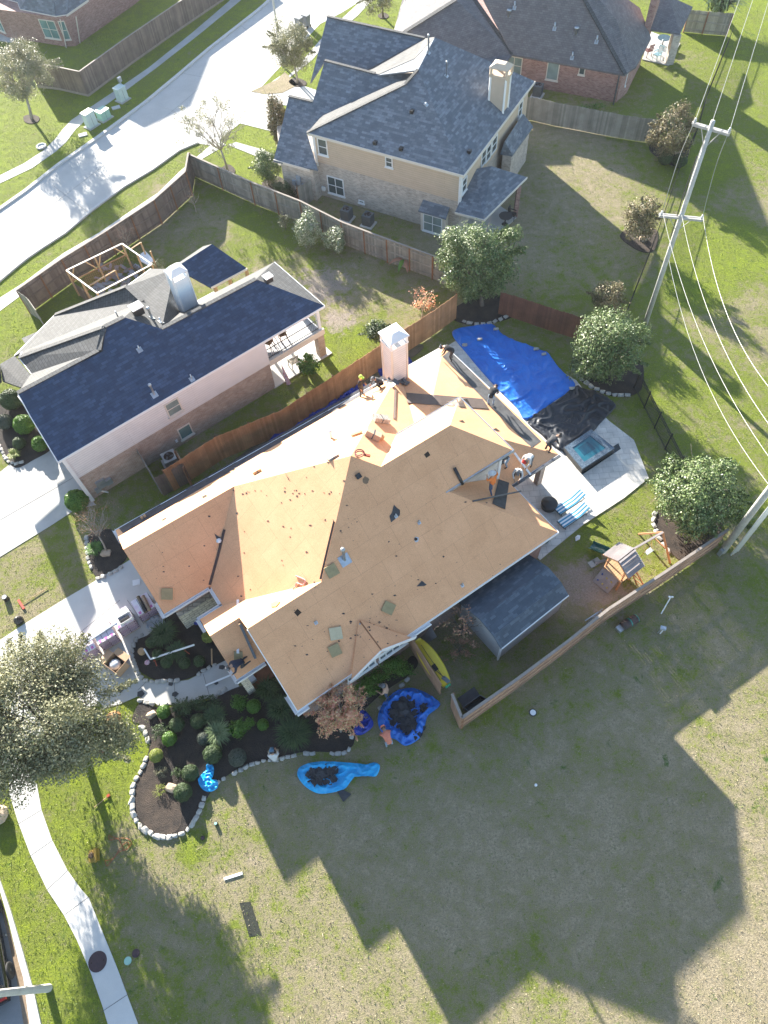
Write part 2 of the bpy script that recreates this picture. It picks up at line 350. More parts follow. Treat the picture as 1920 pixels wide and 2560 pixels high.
# streets and kerbs (top left)
Lc=[(-330,760),(-120,605),(0,520),(60,478),(142,413),(240,345),(362,255),(440,190),(520,122),(640,28),(672,0),(760,-75),(900,-200)]
Rc=[(-330,985),(-100,790),(0,706),(45,668),(70,648),(108,622),(165,585),(230,530),(310,470),(385,425),(450,378),(497,358)]
rd=Lc+[(1240,-200),(1010,-60),(905,0),(852,33),(800,60),(640,232),(520,340)]+Rc[::-1]
flat('road',rd,ROADM,.012,.03)
def strip(name,a,wd,z,m,zb=-.05,kind='structure',label=None):
    """raised strip of width wd (metres, to the right of the path)"""
    pts=[P(x,y,0) if not isinstance(x,Vector) else x for x,y in a] if not isinstance(a[0],Vector) else a
    V=[];F=[]; n=len(pts)
    for i,p in enumerate(pts):
        d=(pts[min(i+1,n-1)]-pts[max(i-1,0)]).normalized(); s=Vector((d.y,-d.x,0))
        for q,zz in ((p,zb),(p,z),(p+s*wd,z),(p+s*wd,zb)): V.append(Vector((q.x,q.y,zz)))
    for i in range(n-1):
        for k in range(3): F.append([i*4+k,i*4+4+k,i*4+5+k,i*4+1+k])
    F+= [[0,1,2,3],[n*4-1,n*4-2,n*4-3,n*4-4]]
    o=mesh(name,V,F,m); tag(o,kind=kind); return o
ROADM2=M('gutter_concrete',(.60,.585,.56),(.52,.51,.49),.85,1.5,35,bump=.2,fa=.12)
strip('kerb',Lc,.32,.13,ROADM2); strip('kerb',Rc,-.22,.12,ROADM2)
sj=[bar(P(*a,.015),P(*b,.015),.025,.004) for a,b in (((130,462),(232,540)),((452,182),(508,193)),((300,310),(395,420)),((30,540),(118,612)),((600,62),(720,160)),((0,612),(330,360)))]+[bar(P(*a,.015),P(*b,.015),.02,.004) for a,b in (((330,360),(470,245)),((470,245),(700,40)))]
tag(obj('road_joint',join(*sj),M('road_seam',(.30,.28,.26),None,.9)),kind='structure')
# pavements
def path2(name,a,b,m,z=.02): return flat(name,a+b[::-1],m,z)
path2('pavement',[(-60,490),(0,438),(60,408),(110,375),(140,345),(155,325),(178,300),(215,275),(290,225),(370,170),(480,82),(570,5),(640,-60)],[(-60,512),(0,458),(80,420),(140,378),(165,355),(190,322),(222,293),(320,222),(390,170),(500,84),(602,0),(670,-60)],CONC)
path2('pavement',[(-80,800),(0,744),(60,706),(110,668),(160,632),(250,580),(330,525),(395,482),(450,428),(520,368),(548,350)],[(-80,835),(0,777),(50,740),(110,700),(190,645),(290,583),(370,522),(430,468),(478,413),(500,400),(565,362)],CONC_W)
path2('pavement',[(740,170),(800,100),(857,44),(905,0),(960,-55)],[(700,212),(780,150),(830,90),(893,40),(940,-10),(990,-50)],CONC)
flat('driveway',[(497,358),(520,340),(640,232),(700,190),(730,205),(790,225),(810,270),(700,262),(705,275),(690,330),(668,325),(600,308),(560,340),(530,365)],CONC_W,.025)
path2('pavement',[(590,355),(650,372),(720,400)],[(570,362),(640,390),(700,415)],CONC,.03)
flat('lawn_patch',[(692,199),(712,180),(745,212),(705,232),(660,235),(628,228)],GRASS,.045,.03)
# pavement bottom left
sw=[[(-25,1900),(20,1920),(24,1986),(45,2055),(77,2140),(118,2225),(160,2288),(192,2350),(226,2430),(256,2515),(275,2580)],
    [(28,1880),(72,1930),(92,1962),(104,2026),(130,2100),(168,2175),(200,2220),(222,2245),(256,2330),(292,2418),(318,2488),(345,2560),(360,2600)]]
flat('pavement',sw[0]+sw[1][::-1],CONC_W,.03)
JOINT=M('joint_gap',(.14,.13,.12),None,.9)  # dark line colour of the slab joints
jt=[]
for (a,b) in (((45,2060),(103,2025)),((75,2140),(131,2101)),((118,2224),(170,2175)),((161,2287),(221,2243)),((252,2531),(318,2487))):
    jt.append(bar(P(*a,.032),P(*b,.032),.02,.004))
tag(obj('pavement_joint',join(*jt),JOINT),kind='structure')
# street at the bottom left
flat('road',[(-400,2100),(-60,2090),(-25,2180),(0,2262),(30,2380),(60,2560),(80,2700),(-400,2700)],ASPH,.008,.03)
flat('road_gutter',[(-60,2060),(-28,2150),(0,2255),(15,2320),(40,2440),(62,2580),(80,2600),(60,2445),(45,2400),(20,2310),(0,2240),(-22,2150),(-50,2050)],M('dirty_gutter',(.34,.25,.17),(.25,.18,.12),.9,2,30),.016,.03)
flat('kerb',[(-45,2050),(-18,2150),(0,2228),(18,2290),(45,2400),(58,2445),(78,2590),(108,2590),(84,2480),(58,2385),(27,2280),(0,2202),(-25,2110)],CONC_W,.1,.15)
# driveways
dr=flat('driveway',[(-300,1830),(0,1600),(60,1560),(160,1498),(243,1449),(290,1421),(330,1396),(345,1395),(420,1560),(395,1600),(340,1650),(322,1680),(240,1760),(160,1800),(0,1900),(-200,1960)],CONC_W,.028)
flat('driveway',[(-260,1560),(0,1392),(60,1355),(130,1312),(190,1272),(240,1262),(150,1150),(100,1100),(60,1110),(55,1135),(0,1180),(-200,1280)],CONC,.026)
obj_j=[bar(P(a[0],a[1],.031),P(b[0],b[1],.031),.02,.004) for a,b in (((140,1630),(300,1500)),((-40,1740),(140,1630)),((318,1500),(360,1560)),((0,1300),(190,1190)))]
tag(obj('driveway_joint',join(*obj_j),JOINT),kind='structure')
# curved front path
inner=[(322,1665),(325,1690),(335,1705),(352,1720),(395,1745),(440,1762),(480,1762),(530,1742),(560,1715)]
outer=[(240,1760),(290,1790),(330,1790),(352,1754),(380,1765),(437,1764)]
flat('path',[(300,1640),(334,1640),(330,1660),(336,1680),(355,1700),(380,1705),(410,1706),(438,1704),(470,1700),(510,1680),(545,1660),(565,1650),(600,1720),(560,1735),(520,1745),(480,1754),(437,1761),(400,1760),(370,1757),(345,1740),(300,1760),(260,1770),(230,1730)],CONC,.03)
tag(obj('path_joint',join(bar(P(436,1706,.033),P(437,1760,.033),.02,.004),bar(P(508,1685,.033),P(524,1740,.033),.02,.004),bar(P(345,1725,.033),P(372,1698,.033),.02,.004)),JOINT),kind='structure')
# mulch beds
def bed(pts,m,z=.045,n=6,name='mulch_bed'):
    if m is DIRT:
        q_=[]
        cx_=sum(p[0] for p in pts)/len(pts); cy_=sum(p[1] for p in pts)/len(pts)
        for i in range(len(pts)):
            for t_ in (0,.33,.66):
                a_,b_=pts[i],pts[(i+1)%len(pts)]; x_=a_[0]*(1-t_)+b_[0]*t_; y_=a_[1]*(1-t_)+b_[1]*t_; k_=rnd.uniform(.72,1.12); q_.append((cx_+(x_-cx_)*k_,cy_+(y_-cy_)*k_))
        pts=q_; name='bare_soil'; n=3
    sp=smooth_path([P(x,y,0) for x,y in pts],n,True); return flat(name,[(p.x,p.y) for p in sp],m,z,.08,zz=False),sp
bed([(332,1625),(345,1600),(370,1588),(400,1560),(440,1530),(520,1520),(590,1560),(570,1640),(540,1662),(500,1684),(455,1700),(400,1702),(368,1690),(345,1670)],MULCH)
bed([(352,1756),(380,1766),(430,1768),(490,1760),(540,1745),(590,1720),(680,1700),(760,1760),(860,1740),(895,1770),(888,1840),(878,1868),(840,1880),(760,1880),(700,1896),(640,1906),(600,1920),(560,1945),(530,1975),(505,2020),(480,2065),(440,2088),(400,2090),(360,2065),(335,2020),(332,1970),(350,1930),(372,1880),(372,1845),(352,1812),(330,1800)],MULCH)
bed([(345,1950),(372,1905),(378,1860),(395,1850),(410,1880),(430,1950),(450,2000),(455,2050),(440,2080),(400,2084),(362,2060),(338,2015)],MULCHB,.052)
bed([(222,1340),(250,1325),(290,1330),(320,1380),(300,1415),(270,1432),(240,1440),(225,1410),(216,1370)],MULCH)
bed([(880,1760),(930,1720),(1000,1670),(1030,1640),(1045,1660),(1020,1690),(960,1730),(915,1770),(885,1800)],MULCH)
bed([(1120,790),(1150,762),(1220,735),(1290,755),(1285,790),(1230,808),(1170,812)],MULCH)
bed([(1428,905),(1450,880),(1520,870),(1600,900),(1605,968),(1575,990),(1530,990),(1480,970),(1445,945)],MULCH)
bed([(1635,1290),(1700,1240),(1800,1260),(1795,1350),(1740,1380),(1700,1400),(1665,1365),(1640,1325)],MULCHB)
bed([(1550,590),(1580,570),(1640,575),(1640,620),(1615,632),(1580,618)],MULCHB)
bed([(1622,368),(1660,345),(1720,360),(1712,410),(1685,415),(1650,400)],MULCH)
bed([(60,292),(78,287),(98,293),(95,305),(78,310),(62,305)],MULCHB); bed([(92,368),(105,362),(118,368),(112,375),(98,376)],DIRT)
bed([(545,428),(570,412),(588,425),(580,440),(560,438)],MULCHB); bed([(722,205),(740,195),(765,205),(762,215),(740,218)],MULCHB); bed([(945,38),(960,32),(972,40),(965,47),(950,46)],MULCHB)
bed([(655,460),(690,440),(735,470),(750,505),(720,512),(680,490)],MULCHB)
bed([(-40,1010),(30,990),(110,1080),(130,1120),(85,1150),(40,1170),(10,1140),(-30,1090)],MULCH)
# strip of soil between house and boundary fence
bed([(480,1240),(640,1110),(860,965),(1000,880),(1040,860),(1050,880),(900,980),(640,1150),(500,1260)],M('trampled_soil',(.17,.14,.10),(.10,.10,.06),.95,1.5,22,bump=.7,fa=.35,bd=.05),.04,name='soil')
# patio round the pool
flat('patio',[(1095,880),(1192,818),(1232,812),(1260,845),(1440,950),(1520,1050),(1585,1100),(1622,1195),(1560,1245),(1460,1310),(1380,1375),(1350,1400),(1250,1290),(1300,1140),(1150,960)],TRAV,.05,.1)
from mathutils.bvhtree import BVHTree
def zat(b,x,y):
    """height at which the vertical over b passes nearest the view ray (x,y)"""
    r=ray(x,y); A=Vector((r.x,r.y)); B=Vector((b[0],b[1])); t=B.dot(A)/A.dot(A); return H+r.z*t
ROOFV=[];ROOFF=[]
def regroof(vf):
    n=len(ROOFV); ROOFV.extend([Vector(v) for v in vf[0]]); ROOFF.extend([[a+n for a in q] for q in vf[1]])
BV=None
def hit(x,y,off=0.):
    """point of the roof seen at (x,y), raised off along its normal"""
    l,n,i,d=BV.ray_cast(Vector((0,0,H)),ray(x,y).normalized())
    if l is None: return P(x,y,3),Vector((0,0,1))
    if n.z<0: n=-n
    return l+n*off,n
def window(parent,c,ang,wd,ht,nx=2,ny=2,glass=None,fr=None,sill=True,name='window'):
    """window in a wall whose outward normal points along ang (degrees); c = centre on the wall face"""
    a=R(ang); n=Vector((math.cos(a),math.sin(a),0)); h=Vector((-n.y,n.x,0)); u=Vector((0,0,1)); c=Vector(c); ax=[h,n,u]; t=.07
    L=[boxv(c+h*(s*(wd/2-t/2))+n*.035,ax,(t,.07,ht)) for s in (-1,1)]+[boxv(c+u*(s*(ht/2-t/2))+n*.036,ax,(wd-2*t,.068,t)) for s in (-1,1)]
    for i in range(1,nx): L.append(boxv(c+h*(-wd/2+wd*i/nx)+n*.03,ax,(.05,.05,ht-2*t)))
    for j in range(1,ny): L.append(boxv(c+u*(-ht/2+ht*j/ny)+n*.028,ax,(wd-2*t,.05,.045)))
    if sill: L.append(boxv(c-u*(ht/2+.04)+n*.06,ax,(wd+.12,.12,.07)))
    o=obj(name,join(*L),fr or WHITE,parent); obj('pane',boxv(c+n*.012,ax,(wd-2*t,.02,ht-2*t)),glass or GLASS,o); return o
W=Fr(31)
# ------------------------------------------------------------------ the house being re-roofed
zr=lambda v:3+.767*(v-10.88); zl=lambda v:3+.767*(25.1-v); zf=lambda u:3+.635*(u-.66); zb=lambda u:8.453-.696*(u-9.24)
hs=empty('house',W(8,18,0),0,'brick house in the middle stripped to bare orange roof boards, with roofers on top','house')
P1=W(9.24,17.99,8.453); Gz=zl(22.07); Vz=zr(14.5); Qz=zr(17.05)
G1,G2=W(-1.97,22.07,Gz),W(4.32,22.07,Gz); V1,F1=W(5.03,14.5,Vz),W(.98,14.5,Vz)
PRz=3+(17.7-15.76)*(Vz-3)/3.2; Q0,Q=W(10.27,17.05,Qz),W(14.5,17.05,Qz)
CL,CB=W(17.07,25.1,3),W(17.07,10.88,3); w3r,w3c=W(12.7,14.85,6.045),W(16.93,14.85,6.045); gin=W(.66,19.05,3)
pb0=W(-.6,15.76,PRz)
main=[[W(-1.97,25.1,3),CL,P1,G2,G1],[G1,G2,gin,W(-1.97,19.05,3)],[gin,G2,P1,V1,W(.66,17.7,3)],
 [V1,F1,W(.98,15.76,PRz),pb0,W(-.63,17.7,3),W(.66,17.7,3)],[pb0,W(.98,15.76,PRz),W(.98,13.87,3.04),W(-.6,13.87,3.04)],
 [W(.98,10.88,3),F1,V1,P1,Q0,Q,w3c,w3r,CB],[P1,CL,CB]]
w3=[[Q0,Q,W(16.93,19.25,6.045),W(12.7,19.25,6.045)],[Q,w3c,W(16.93,19.25,6.045)]]
pz=lambda v:3+.36*(25.1-v)
ap=W(15.25,19.85,pz(19.85)); vk=W(14.35,19.85,pz(19.85))
pat=[[W(17.07,25.12,2.995),W(20.5,25.12,2.995),ap,vk],[W(20.5,25.12,2.995),W(20.5,14.6,2.995),ap],[ap,W(20.5,14.6,2.995),W(17.0,14.6,2.995),vk]]
def roofpart(name,faces,t,m,parent): vf=slab(faces,t); regroof(vf); return obj(name,vf,m,parent)
roofpart('roof',main,.16,OSB,hs); roofpart('upper_roof',w3,.14,OSB,hs); roofpart('patio_roof',pat,.14,OSB,hs)
# cross gable over the side window
Rpl=plane3(CB,P1,W(.98,10.88,3)); pk=onpl(904,1544,Rpl); ur,vr=W.uv(pk); uL,uR=W.uv(P(871,1693,3))[0],W.uv(P(1024,1585,3))[0]
um=(uL+uR)/2; vb=10.88+(pk.z-3)/.767; zg=pk.z+.03
gb=[[W(um,vb,zg),W(um,10.6,zg),W(uL,10.6,3.02)],[W(um,vb,zg),W(um,10.6,zg),W(uR,10.6,3.02)]]
roofpart('gable_roof',gb,.12,OSB,hs)
obj('ridge_board',bar(W(um,vb-.1,zg+.02),W(um,10.62,zg+.02),.06,.03),M('cedar_strip',(.32,.13,.06)),hs)
def rakes(name,segs,w_,h_,m,parent,dz=.0): return obj(name,join(*[bar(Vector(a)+Vector((0,0,dz)),Vector(b)+Vector((0,0,dz)),w_,h_) for a,b in segs]),m,parent)
rakes('gable_trim',[(W(uL-.15,10.57,2.93),W(um,10.57,zg-.06)),(W(um,10.57,zg-.06),W(uR+.15,10.57,2.93))],.04,.2,WHITE,hs)
# walls
obj('wall',prism([W(*q) for q in ((1.2,11.3),(16.6,11.3),(16.6,24.65),(-1.5,24.65),(-1.5,19.5),(1.1,19.5),(1.1,17.25),(1.2,17.25))],0,2.86),BRICK_D,hs)
def vprism(poly3,n,t):
    V=[Vector(p) for p in poly3]+[Vector(p)+n*t for p in poly3]; k=len(poly3)
    return V,[list(range(k)),list(range(k,2*k))[::-1]]+[[i,(i+1)%k,(i+1)%k+k,i+k] for i in range(k)]
nu=W(1,0)-W(0,0); nv=W(0,1)-W(0,0)
for v_ in (vprism([W(-1.48,19.5,2.86),W(-1.48,24.6,2.86),W(-1.48,22.07,4.85)],nu,.15),vprism([W(1.22,11.3,2.86),W(1.22,17.2,2.86),W(1.22,14.5,5.3)],nu,.15),vprism([W(uL+.35,11.2,0),W(uR-.35,11.2,0),W(uR-.35,11.2,2.9),W(um,11.2,zg-.35),W(uL+.35,11.2,2.9)],nv,.15)): obj('gable_wall',v_,BRICK_D,hs)
obj('upper_wall',prism([W(*q) for q in ((12.2,15.25),(16.55,15.25),(16.55,18.9),(12.2,18.9))],2.5,5.95),SIDE_K,hs)
obj('corner_trim',join(prism([W(*q) for q in ((16.45,15.18),(16.62,15.18),(16.62,15.4),(16.45,15.4))],3.2,5.95)),WHITE,hs)
rakes('upper_fascia',[(W(12.6,14.83,5.97),W(16.95,14.83,5.97)),(W(16.96,14.8,5.97),W(16.96,19.28,5.97)),(W(16.9,19.28,5.97),W(12.75,19.28,5.97))],.05,.2,GALV,hs)
rakes('fascia',[(W(.95,10.86,2.92),W(17.1,10.86,2.92)),(W(17.1,10.86,2.92),W(17.1,14.55,2.92)),(W(17.1,14.57,2.92),W(20.5,14.57,2.92)),(W(20.53,14.57,2.92),W(20.53,25.15,2.92)),(W(20.5,25.14,2.92),W(-1.97,25.14,2.92)),(W(.955,10.9,2.9),W(.955,14.5,Vz-.1))],.04,.17,WHITE,hs)
window(hs,W(um-.95,11.19,2.05),31-90,1.7,1.5,4,3,GLASS,WHITE); window(hs,W(um+.95,11.19,2.05),31-90,1.7,1.5,4,3,GLASS,WHITE)
obj('stone_veneer',prism([W(*q) for q in ((-1.52,19.2),(1.05,19.2),(1.05,19.49),(-1.52,19.49))],0,1.6),STONE,hs)
obj('stone_veneer',join(prism([W(*q) for q in ((1.08,17.3),(1.3,17.3),(1.3,19.45),(1.08,19.45))],0,1.2)),STONE,hs)
obj('porch_floor',prism([W(*q) for q in ((-.4,14.1),(1.15,14.1),(1.15,19.2),(-.4,19.2))],0,.14),M('stained_porch',(.28,.12,.06),(.20,.08,.04),.5),hs)
for q in ((-.35,17.35),(-.35,14.2)):
    obj('porch_column',prism([W(q[0]+a,q[1]+b) for a,b in ((-.2,-.2),(.2,-.2),(.2,.2),(-.2,.2))],0,2.85),STONE,hs)
obj('patio_column',prism([W(19.9+a,15.1+b) for a,b in ((-.17,-.17),(.17,-.17),(.17,.17),(-.17,.17))],0,2.85),BRICK_P,hs)
obj('patio_column',prism([W(19.9+a,24.5+b) for a,b in ((-.17,-.17),(.17,-.17),(.17,.17),(-.17,.17))],0,2.85),BRICK_P,hs)
# gutters left at the corners (open troughs)
def gutter(parent,segs,m=GUT):
    L=[]
    for a,b,side in segs:
        a,b=Vector(a),Vector(b); s=Vector(side)*.075
        L+=[bar(a-s,b-s,.02,.13),bar(a+s,b+s,.02,.13),bar(a-Vector((0,0,.06)),b-Vector((0,0,.06)),.16,.015)]
    return obj('gutter',join(*L),m,parent)
gutter(hs,[(W(-2.0,18.95,2.93),W(.55,18.95,2.93),nv),(W(-2.08,18.9,2.93),W(-2.08,19.9,2.93),nu)],WHITE)
gutter(hs,[(W(.57,18.95,2.93),W(.57,17.8,2.93),nu)],WHITE)
gutter(hs,[(W(-.75,17.78,2.93),W(1.6,17.8,2.93),nv),(W(-.75,17.8,2.93),W(-.75,17.0,2.93),nu)],WHITE)
gutter(hs,[(W(-.7,13.78,2.93),W(.9,13.78,2.93),nv),(W(-.7,13.75,2.93),W(-.7,14.6,2.93),nu)],WHITE)
gutter(hs,[(W(.87,10.8,2.93),W(.87,11.8,2.93),nu),(W(.85,10.75,2.93),W(1.5,10.75,2.93),nv)],WHITE)
gutter(hs,[(W(-2.05,25.22,2.93),W(-2.05,24.3,2.93),nu)],WHITE)
gutter(hs,[(W(11.1,25.24,2.93),W(14.,25.24,2.93),nv)],WHITE); gutter(hs,[(W(7.3,10.74,2.93),W(8.6,10.74,2.93),nv)],WHITE)
rakes('metal_edge',[(W(20.5,14.48,3.0),W(16.9,14.48,3.0))],.16,.05,LEADM,hs)
# chimney
cz=3.6; c0=P(983,957,cz); u0,v0=W.uv(c0); cw=1.05; ct=zat(c0,982,876)
ch=obj('chimney',prism([W(u0+a,v0+b) for a,b in ((0,0),(cw,0),(cw,cw*.95),(0,cw*.95))],2.6,ct),SIDE_W,hs)
cc_=[(0,0),(cw,0),(cw,cw*.95),(0,cw*.95)]
obj('corner_board',join(*[prism([W(u0+a+i,v0+b+j) for i,j in ((-.05,-.05),(.05,-.05),(.05,.05),(-.05,.05))],2.8,ct+.01) for a,b in cc_]),TRIM,ch)
capz=ct+.55
obj('cap_frame',join(*[prism([W(u0+a+i,v0+b+j) for i,j in ((-.06,-.06),(.06,-.06),(.06,.06),(-.06,.06))],ct,capz) for a,b in cc_]+[prism([W(u0-.08,v0-.08),W(u0+cw+.08,v0-.08),W(u0+cw+.08,v0+cw),W(u0-.08,v0+cw)],ct-.02,ct+.08)]),WHITE,ch)
e_=.12; cb=[W(u0-e_,v0-e_,capz),W(u0+cw+e_,v0-e_,capz),W(u0+cw+e_,v0+cw+e_,capz),W(u0-e_,v0+cw+e_,capz)]; ci=[W(u0+.3,v0+.3,capz+.3),W(u0+cw-.3,v0+.3,capz+.3),W(u0+cw-.3,v0+cw-.3,capz+.3),W(u0+.3,v0+cw-.3,capz+.3)]
obj('chimney_cap',slab([[cb[i],cb[(i+1)%4],ci[(i+1)%4],ci[i]] for i in range(4)]+[ci],.05),WHITE,ch)
obj('flue',lathe(W(u0+.5,v0+.5,ct),[(.16,0),(.16,.4),(.12,.42)],14),DARK,ch)
BV=BVHTree.FromPolygons(ROOFV,ROOFF)
# vents and openings on this roof
def sheet_on(px,n=8,off=.03,t=.012,fl=False):
    """thin sheet draped on the roof; px = 4 corners"""
    V=[];F=[]
    for j in range(n+1):
        for i in range(n+1):
            a,b=i/n,j/n; x=(px[0][0]*(1-a)+px[1][0]*a)*(1-b)+(px[3][0]*(1-a)+px[2][0]*a)*b; y=(px[0][1]*(1-a)+px[1][1]*a)*(1-b)+(px[3][1]*(1-a)+px[2][1]*a)*b
            p,nn=hit(x,y,off); V.append(p+nn*(.01*noise.noise(p*2.)))
    m_=(n+1)**2; V+=[v-Vector((0,0,t)) for v in V]
    for j in range(n):
        for i in range(n):
            k=i+j*(n+1); F.append([k,k+1,k+n+2,k+n+1][::-1]); F.append([m_+k,m_+k+1,m_+k+n+2,m_+k+n+1])
    for i in range(n):
        for a,b in ((i,i+1),(n*(n+1)+i,n*(n+1)+i+1),(i*(n+1),(i+1)*(n+1)),(i*(n+1)+n,(i+1)*(n+1)+n)): F.append([a,b,b+m_,a+m_])
    return V,F
def patch_on(px,off=.02,t=.012):
    """flat irregular piece lying on the roof"""
    c,n=hit(*px[0],off); V=[]
    for x,y in px:
        r=ray(x,y); o=Vector((0,0,H)); k=(c-o).dot(n)/r.dot(n); V.append(o+r*k)
    k=len(V); V2=V+[v-n*t for v in V]
    return V2,[list(range(k)),list(range(k,2*k))[::-1]]+[[i,(i+1)%k,(i+1)%k+k,i+k] for i in range(k)]
PIPE=M('vent_pipe_metal',(.45,.47,.48),(.35,.37,.38),.4,5,30,metal=.6)
def pipe_vent(parent,x,y,h,r,m=PIPE,capr=None,flash=GALV,fs=.2):
    p,n=hit(x,y,0); o=obj('vent_pipe',lathe(p-Vector((0,0,.15)),[(r,0),(r,h+.15)]+([(capr,h+.15),(capr,h+.27),(capr*.5,h+.33)] if capr else []),12),m,parent,True)
    e1=Vector((n.y,-n.x,0)).normalized(); e2=n.cross(e1)
    if fs: obj('flashing',boxv(p+n*.012,[e1,e2,n],(fs*2,fs*2,.02)),flash,o)
    return o
pipe_vent(hs,862,1400,.95,.07,PIPE,.12,GALV,.27)
for x,y,h in ((1048,1307,.22),(1156,1464,.25),(990,1291,.22),(790,1557,.16),(900,1560,.05)): pipe_vent(hs,x,y,h,.04,PIPE,None,GALV,.0 if h<.1 else .08)
HOLE=M('dark_opening',(.03,.018,.012),(.05,.03,.02),.9)
for q in (([(735,1531),(744,1522),(754,1531),(744,1541)]),([(1060,1136),(1070,1128),(1076,1138),(1066,1145)]),([(1147,1052),(1157,1050),(1163,1057),(1154,1056)]),([(1232,1073),(1240,1070),(1251,1078),(1244,1079)]),([(504,1242),(514,1236),(519,1240),(508,1246)]),([(403,1300),(413,1294),(417,1296),(407,1302)])):
    obj('deck_opening',patch_on(q,.006,.02),HOLE,hs)
def scr(n,x,y,r,sq=1.): 
    return [(x+r*(.7+.5*rnd.random())*math.cos(2*math.pi*i/n+.3),y+sq*r*(.7+.5*rnd.random())*math.sin(2*math.pi*i/n+.3)) for i in range(n)]
obj('exhaust_opening',patch_on(scr(8,1041,1348,7),.015,.02),GALV,hs); obj('exhaust_opening',patch_on(scr(8,1040,1348,4.5),.03,.02),HOLE,hs)
VMM=M('rusty_valley',(.10,.055,.04),(.06,.035,.03),.6)
for a,b,w_ in (((524,1462),(545,1392),.14),((545,1392),(562,1324),.14),((836,1304),(818,1380),.10),((818,1380),(802,1448),.10),((985,1048),(988,975),.12)): obj('valley_metal',bar(hit(*a,.03)[0],hit(*b,.03)[0],w_,.02),VMM,hs)
obj('underlayment',sheet_on([(1106,892),(1124,876),(1352,1103),(1328,1120)],10,.02),M('printed_felt',(.055,.053,.056),(.11,.108,.11),.75,2.2,14),hs)
obj('underlayment',sheet_on([(296,1319),(1000,914),(1008,928),(308,1334)],12,.015),M('eave_felt',(.03,.03,.04),(.07,.065,.08),.8,2.2,14),hs)
# ------------------------------------------------------------------ neighbour on the left: two storeys, roof coloured dark blue on its shaded slope
F1_=Fr(35)
def QF(fr): return lambda a: a
n1=empty('house',F1_(8,33,0),0,'two storey house with shingle roof, dark blue on the shaded slope, white siding over brick and an upstairs balcony','house')
eL,eR=F1_(-.6,30.2,4.4),F1_(17.9,30.2,4.4); SE=plane(eL,125,.7)
se=lambda x,y: onpl(x,y,SE)
rC,rA,rV,rV2,rE=se(262,817),se(310,793),se(404,822),se(461,786),se(640,698)
r0,r1=se(44,983),se(247,876); st=se(75,1040)
nwp=plane(rE,-55,.7); NWm=plane(rC,-55,.75)
nw0=plane(r0,-55,.75)
A_=P(78,934,4.4); D_=P(47,894,4.4)
B_=P(253,874,6.95)
wl=P(357,754,5.9); b1_=P(36,889,2.9); b2_=P(137,787,2.9); b3_=P(316,716,5.9); c1_=P(377,672,3.6); c2_=P(437,672,3.6)
vc=onpl(461,772,nwp); rr=[rV,rE,onpl(686,655,nwp),onpl(497,752,nwp),vc]
obj('roof',slab([[eL,eR,rE,rV,rA,rC,r1,r0,st]],.16),SH_BLUE_SHADE,n1)
obj('roof',slab([[rE,eR,onpl(686,655,nwp)],[rr[0],rr[1],rr[2],rr[3],rr[4]],[r0,r1,B_,A_],[r1,rC,B_]],.14),SH_GREY_LIT,n1)
obj('roof',slab([[A_,D_,rC,B_]],.14),SH_GREY_LIT,n1)
obj('roof',slab([[D_,rC,rA,wl,P(55,880,4.1)],],.14),SH_GREY_LIT,n1)
obj('low_roof',slab([[b1_,b2_,b3_,wl,P(56,880,3.5)],[P(0,910,2.9),P(36,889,2.9),P(75,935,3.1),P(72,975,3.2),P(6,952,2.9)],[P(-2,912,3.1),P(2,952,2.9),P(-60,1000,2.9),P(-95,935,5.4),P(-60,885,5.4)],[P(54,846,2.8),P(95,828,2.8),P(80,850,2.9),P(62,858,2.9)]],.14),SH_GREY_LIT,n1)
obj('low_roof',slab([[wl,b3_,c1_,c2_,vc,rV,rA]],.14),SH_GREY_LIT,n1)
obj('ridge_cap',join(*[bar(a+Vector((0,0,.03)),b+Vector((0,0,.03)),.28,.05) for a,b in ((D_,rC),(r0,r1),(r1,rC),(rC,rA),(rV,rE),(b2_,b3_),(wl,b3_))]),SH_GREY_LIT,n1)
nwl=lambda a: a
obj('wall',prism([F1_(*q) for q in ((-.3,30.35),(13.3,30.35),(13.3,36),(-.3,36.6))],0,2.3),BRICK_P,n1)
obj('upper_wall',prism([F1_(*q) for q in ((-.33,30.3),(13.32,30.3),(13.32,36.2),(-.33,36.4))],2.3,4.3),SIDE_W,n1)
obj('wall',prism([F1_(*q) for q in ((1,36.0),(12.6,35.8),(12.6,40),(1.5,40.8))],0,2.8),BRICK_P,n1)
obj('corner_board',prism([F1_(*q) for q in ((-.42,30.2),(-.2,30.2),(-.2,30.45),(-.42,30.45))],0,4.3),WHITE,n1)
rakes('fascia',[(eL,eR),(eL,st),(st,r0),(eR,onpl(686,655,nwp)),(A_,D_),(D_,P(55,880,4.1)),(b1_,b2_),(b2_,b3_),(b3_,c1_)],.05,.16,WHITE,n1,-.07)
obj('balcony_floor',prism([F1_(*q) for q in ((13.3,30.45),(17.6,30.45),(17.6,33.8),(13.3,33.8))],2.05,2.35),M('balcony_boards',(.70,.70,.72),(.6,.6,.63),.6),n1)
obj('balcony_beam',prism([F1_(*q) for q in ((13.3,30.35),(17.7,30.35),(17.7,30.5),(13.3,30.5))],2.0,2.45),TRIM,n1)
obj('balcony_post',prism([F1_(17.5+a,30.6+b) for a,b in ((-.1,-.1),(.1,-.1),(.1,.1),(-.1,.1))],2.4,4.3),WHITE,n1)
obj('balcony_post',prism([F1_(17.5+a,33.7+b) for a,b in ((-.1,-.1),(.1,-.1),(.1,.1),(-.1,.1))],2.4,4.3),WHITE,n1)
obj('brick_column',prism([F1_(17.4+a,30.7+b) for a,b in ((-.25,-.25),(.25,-.25),(.25,.25),(-.25,.25))],0,2.05),BRICK_P,n1)
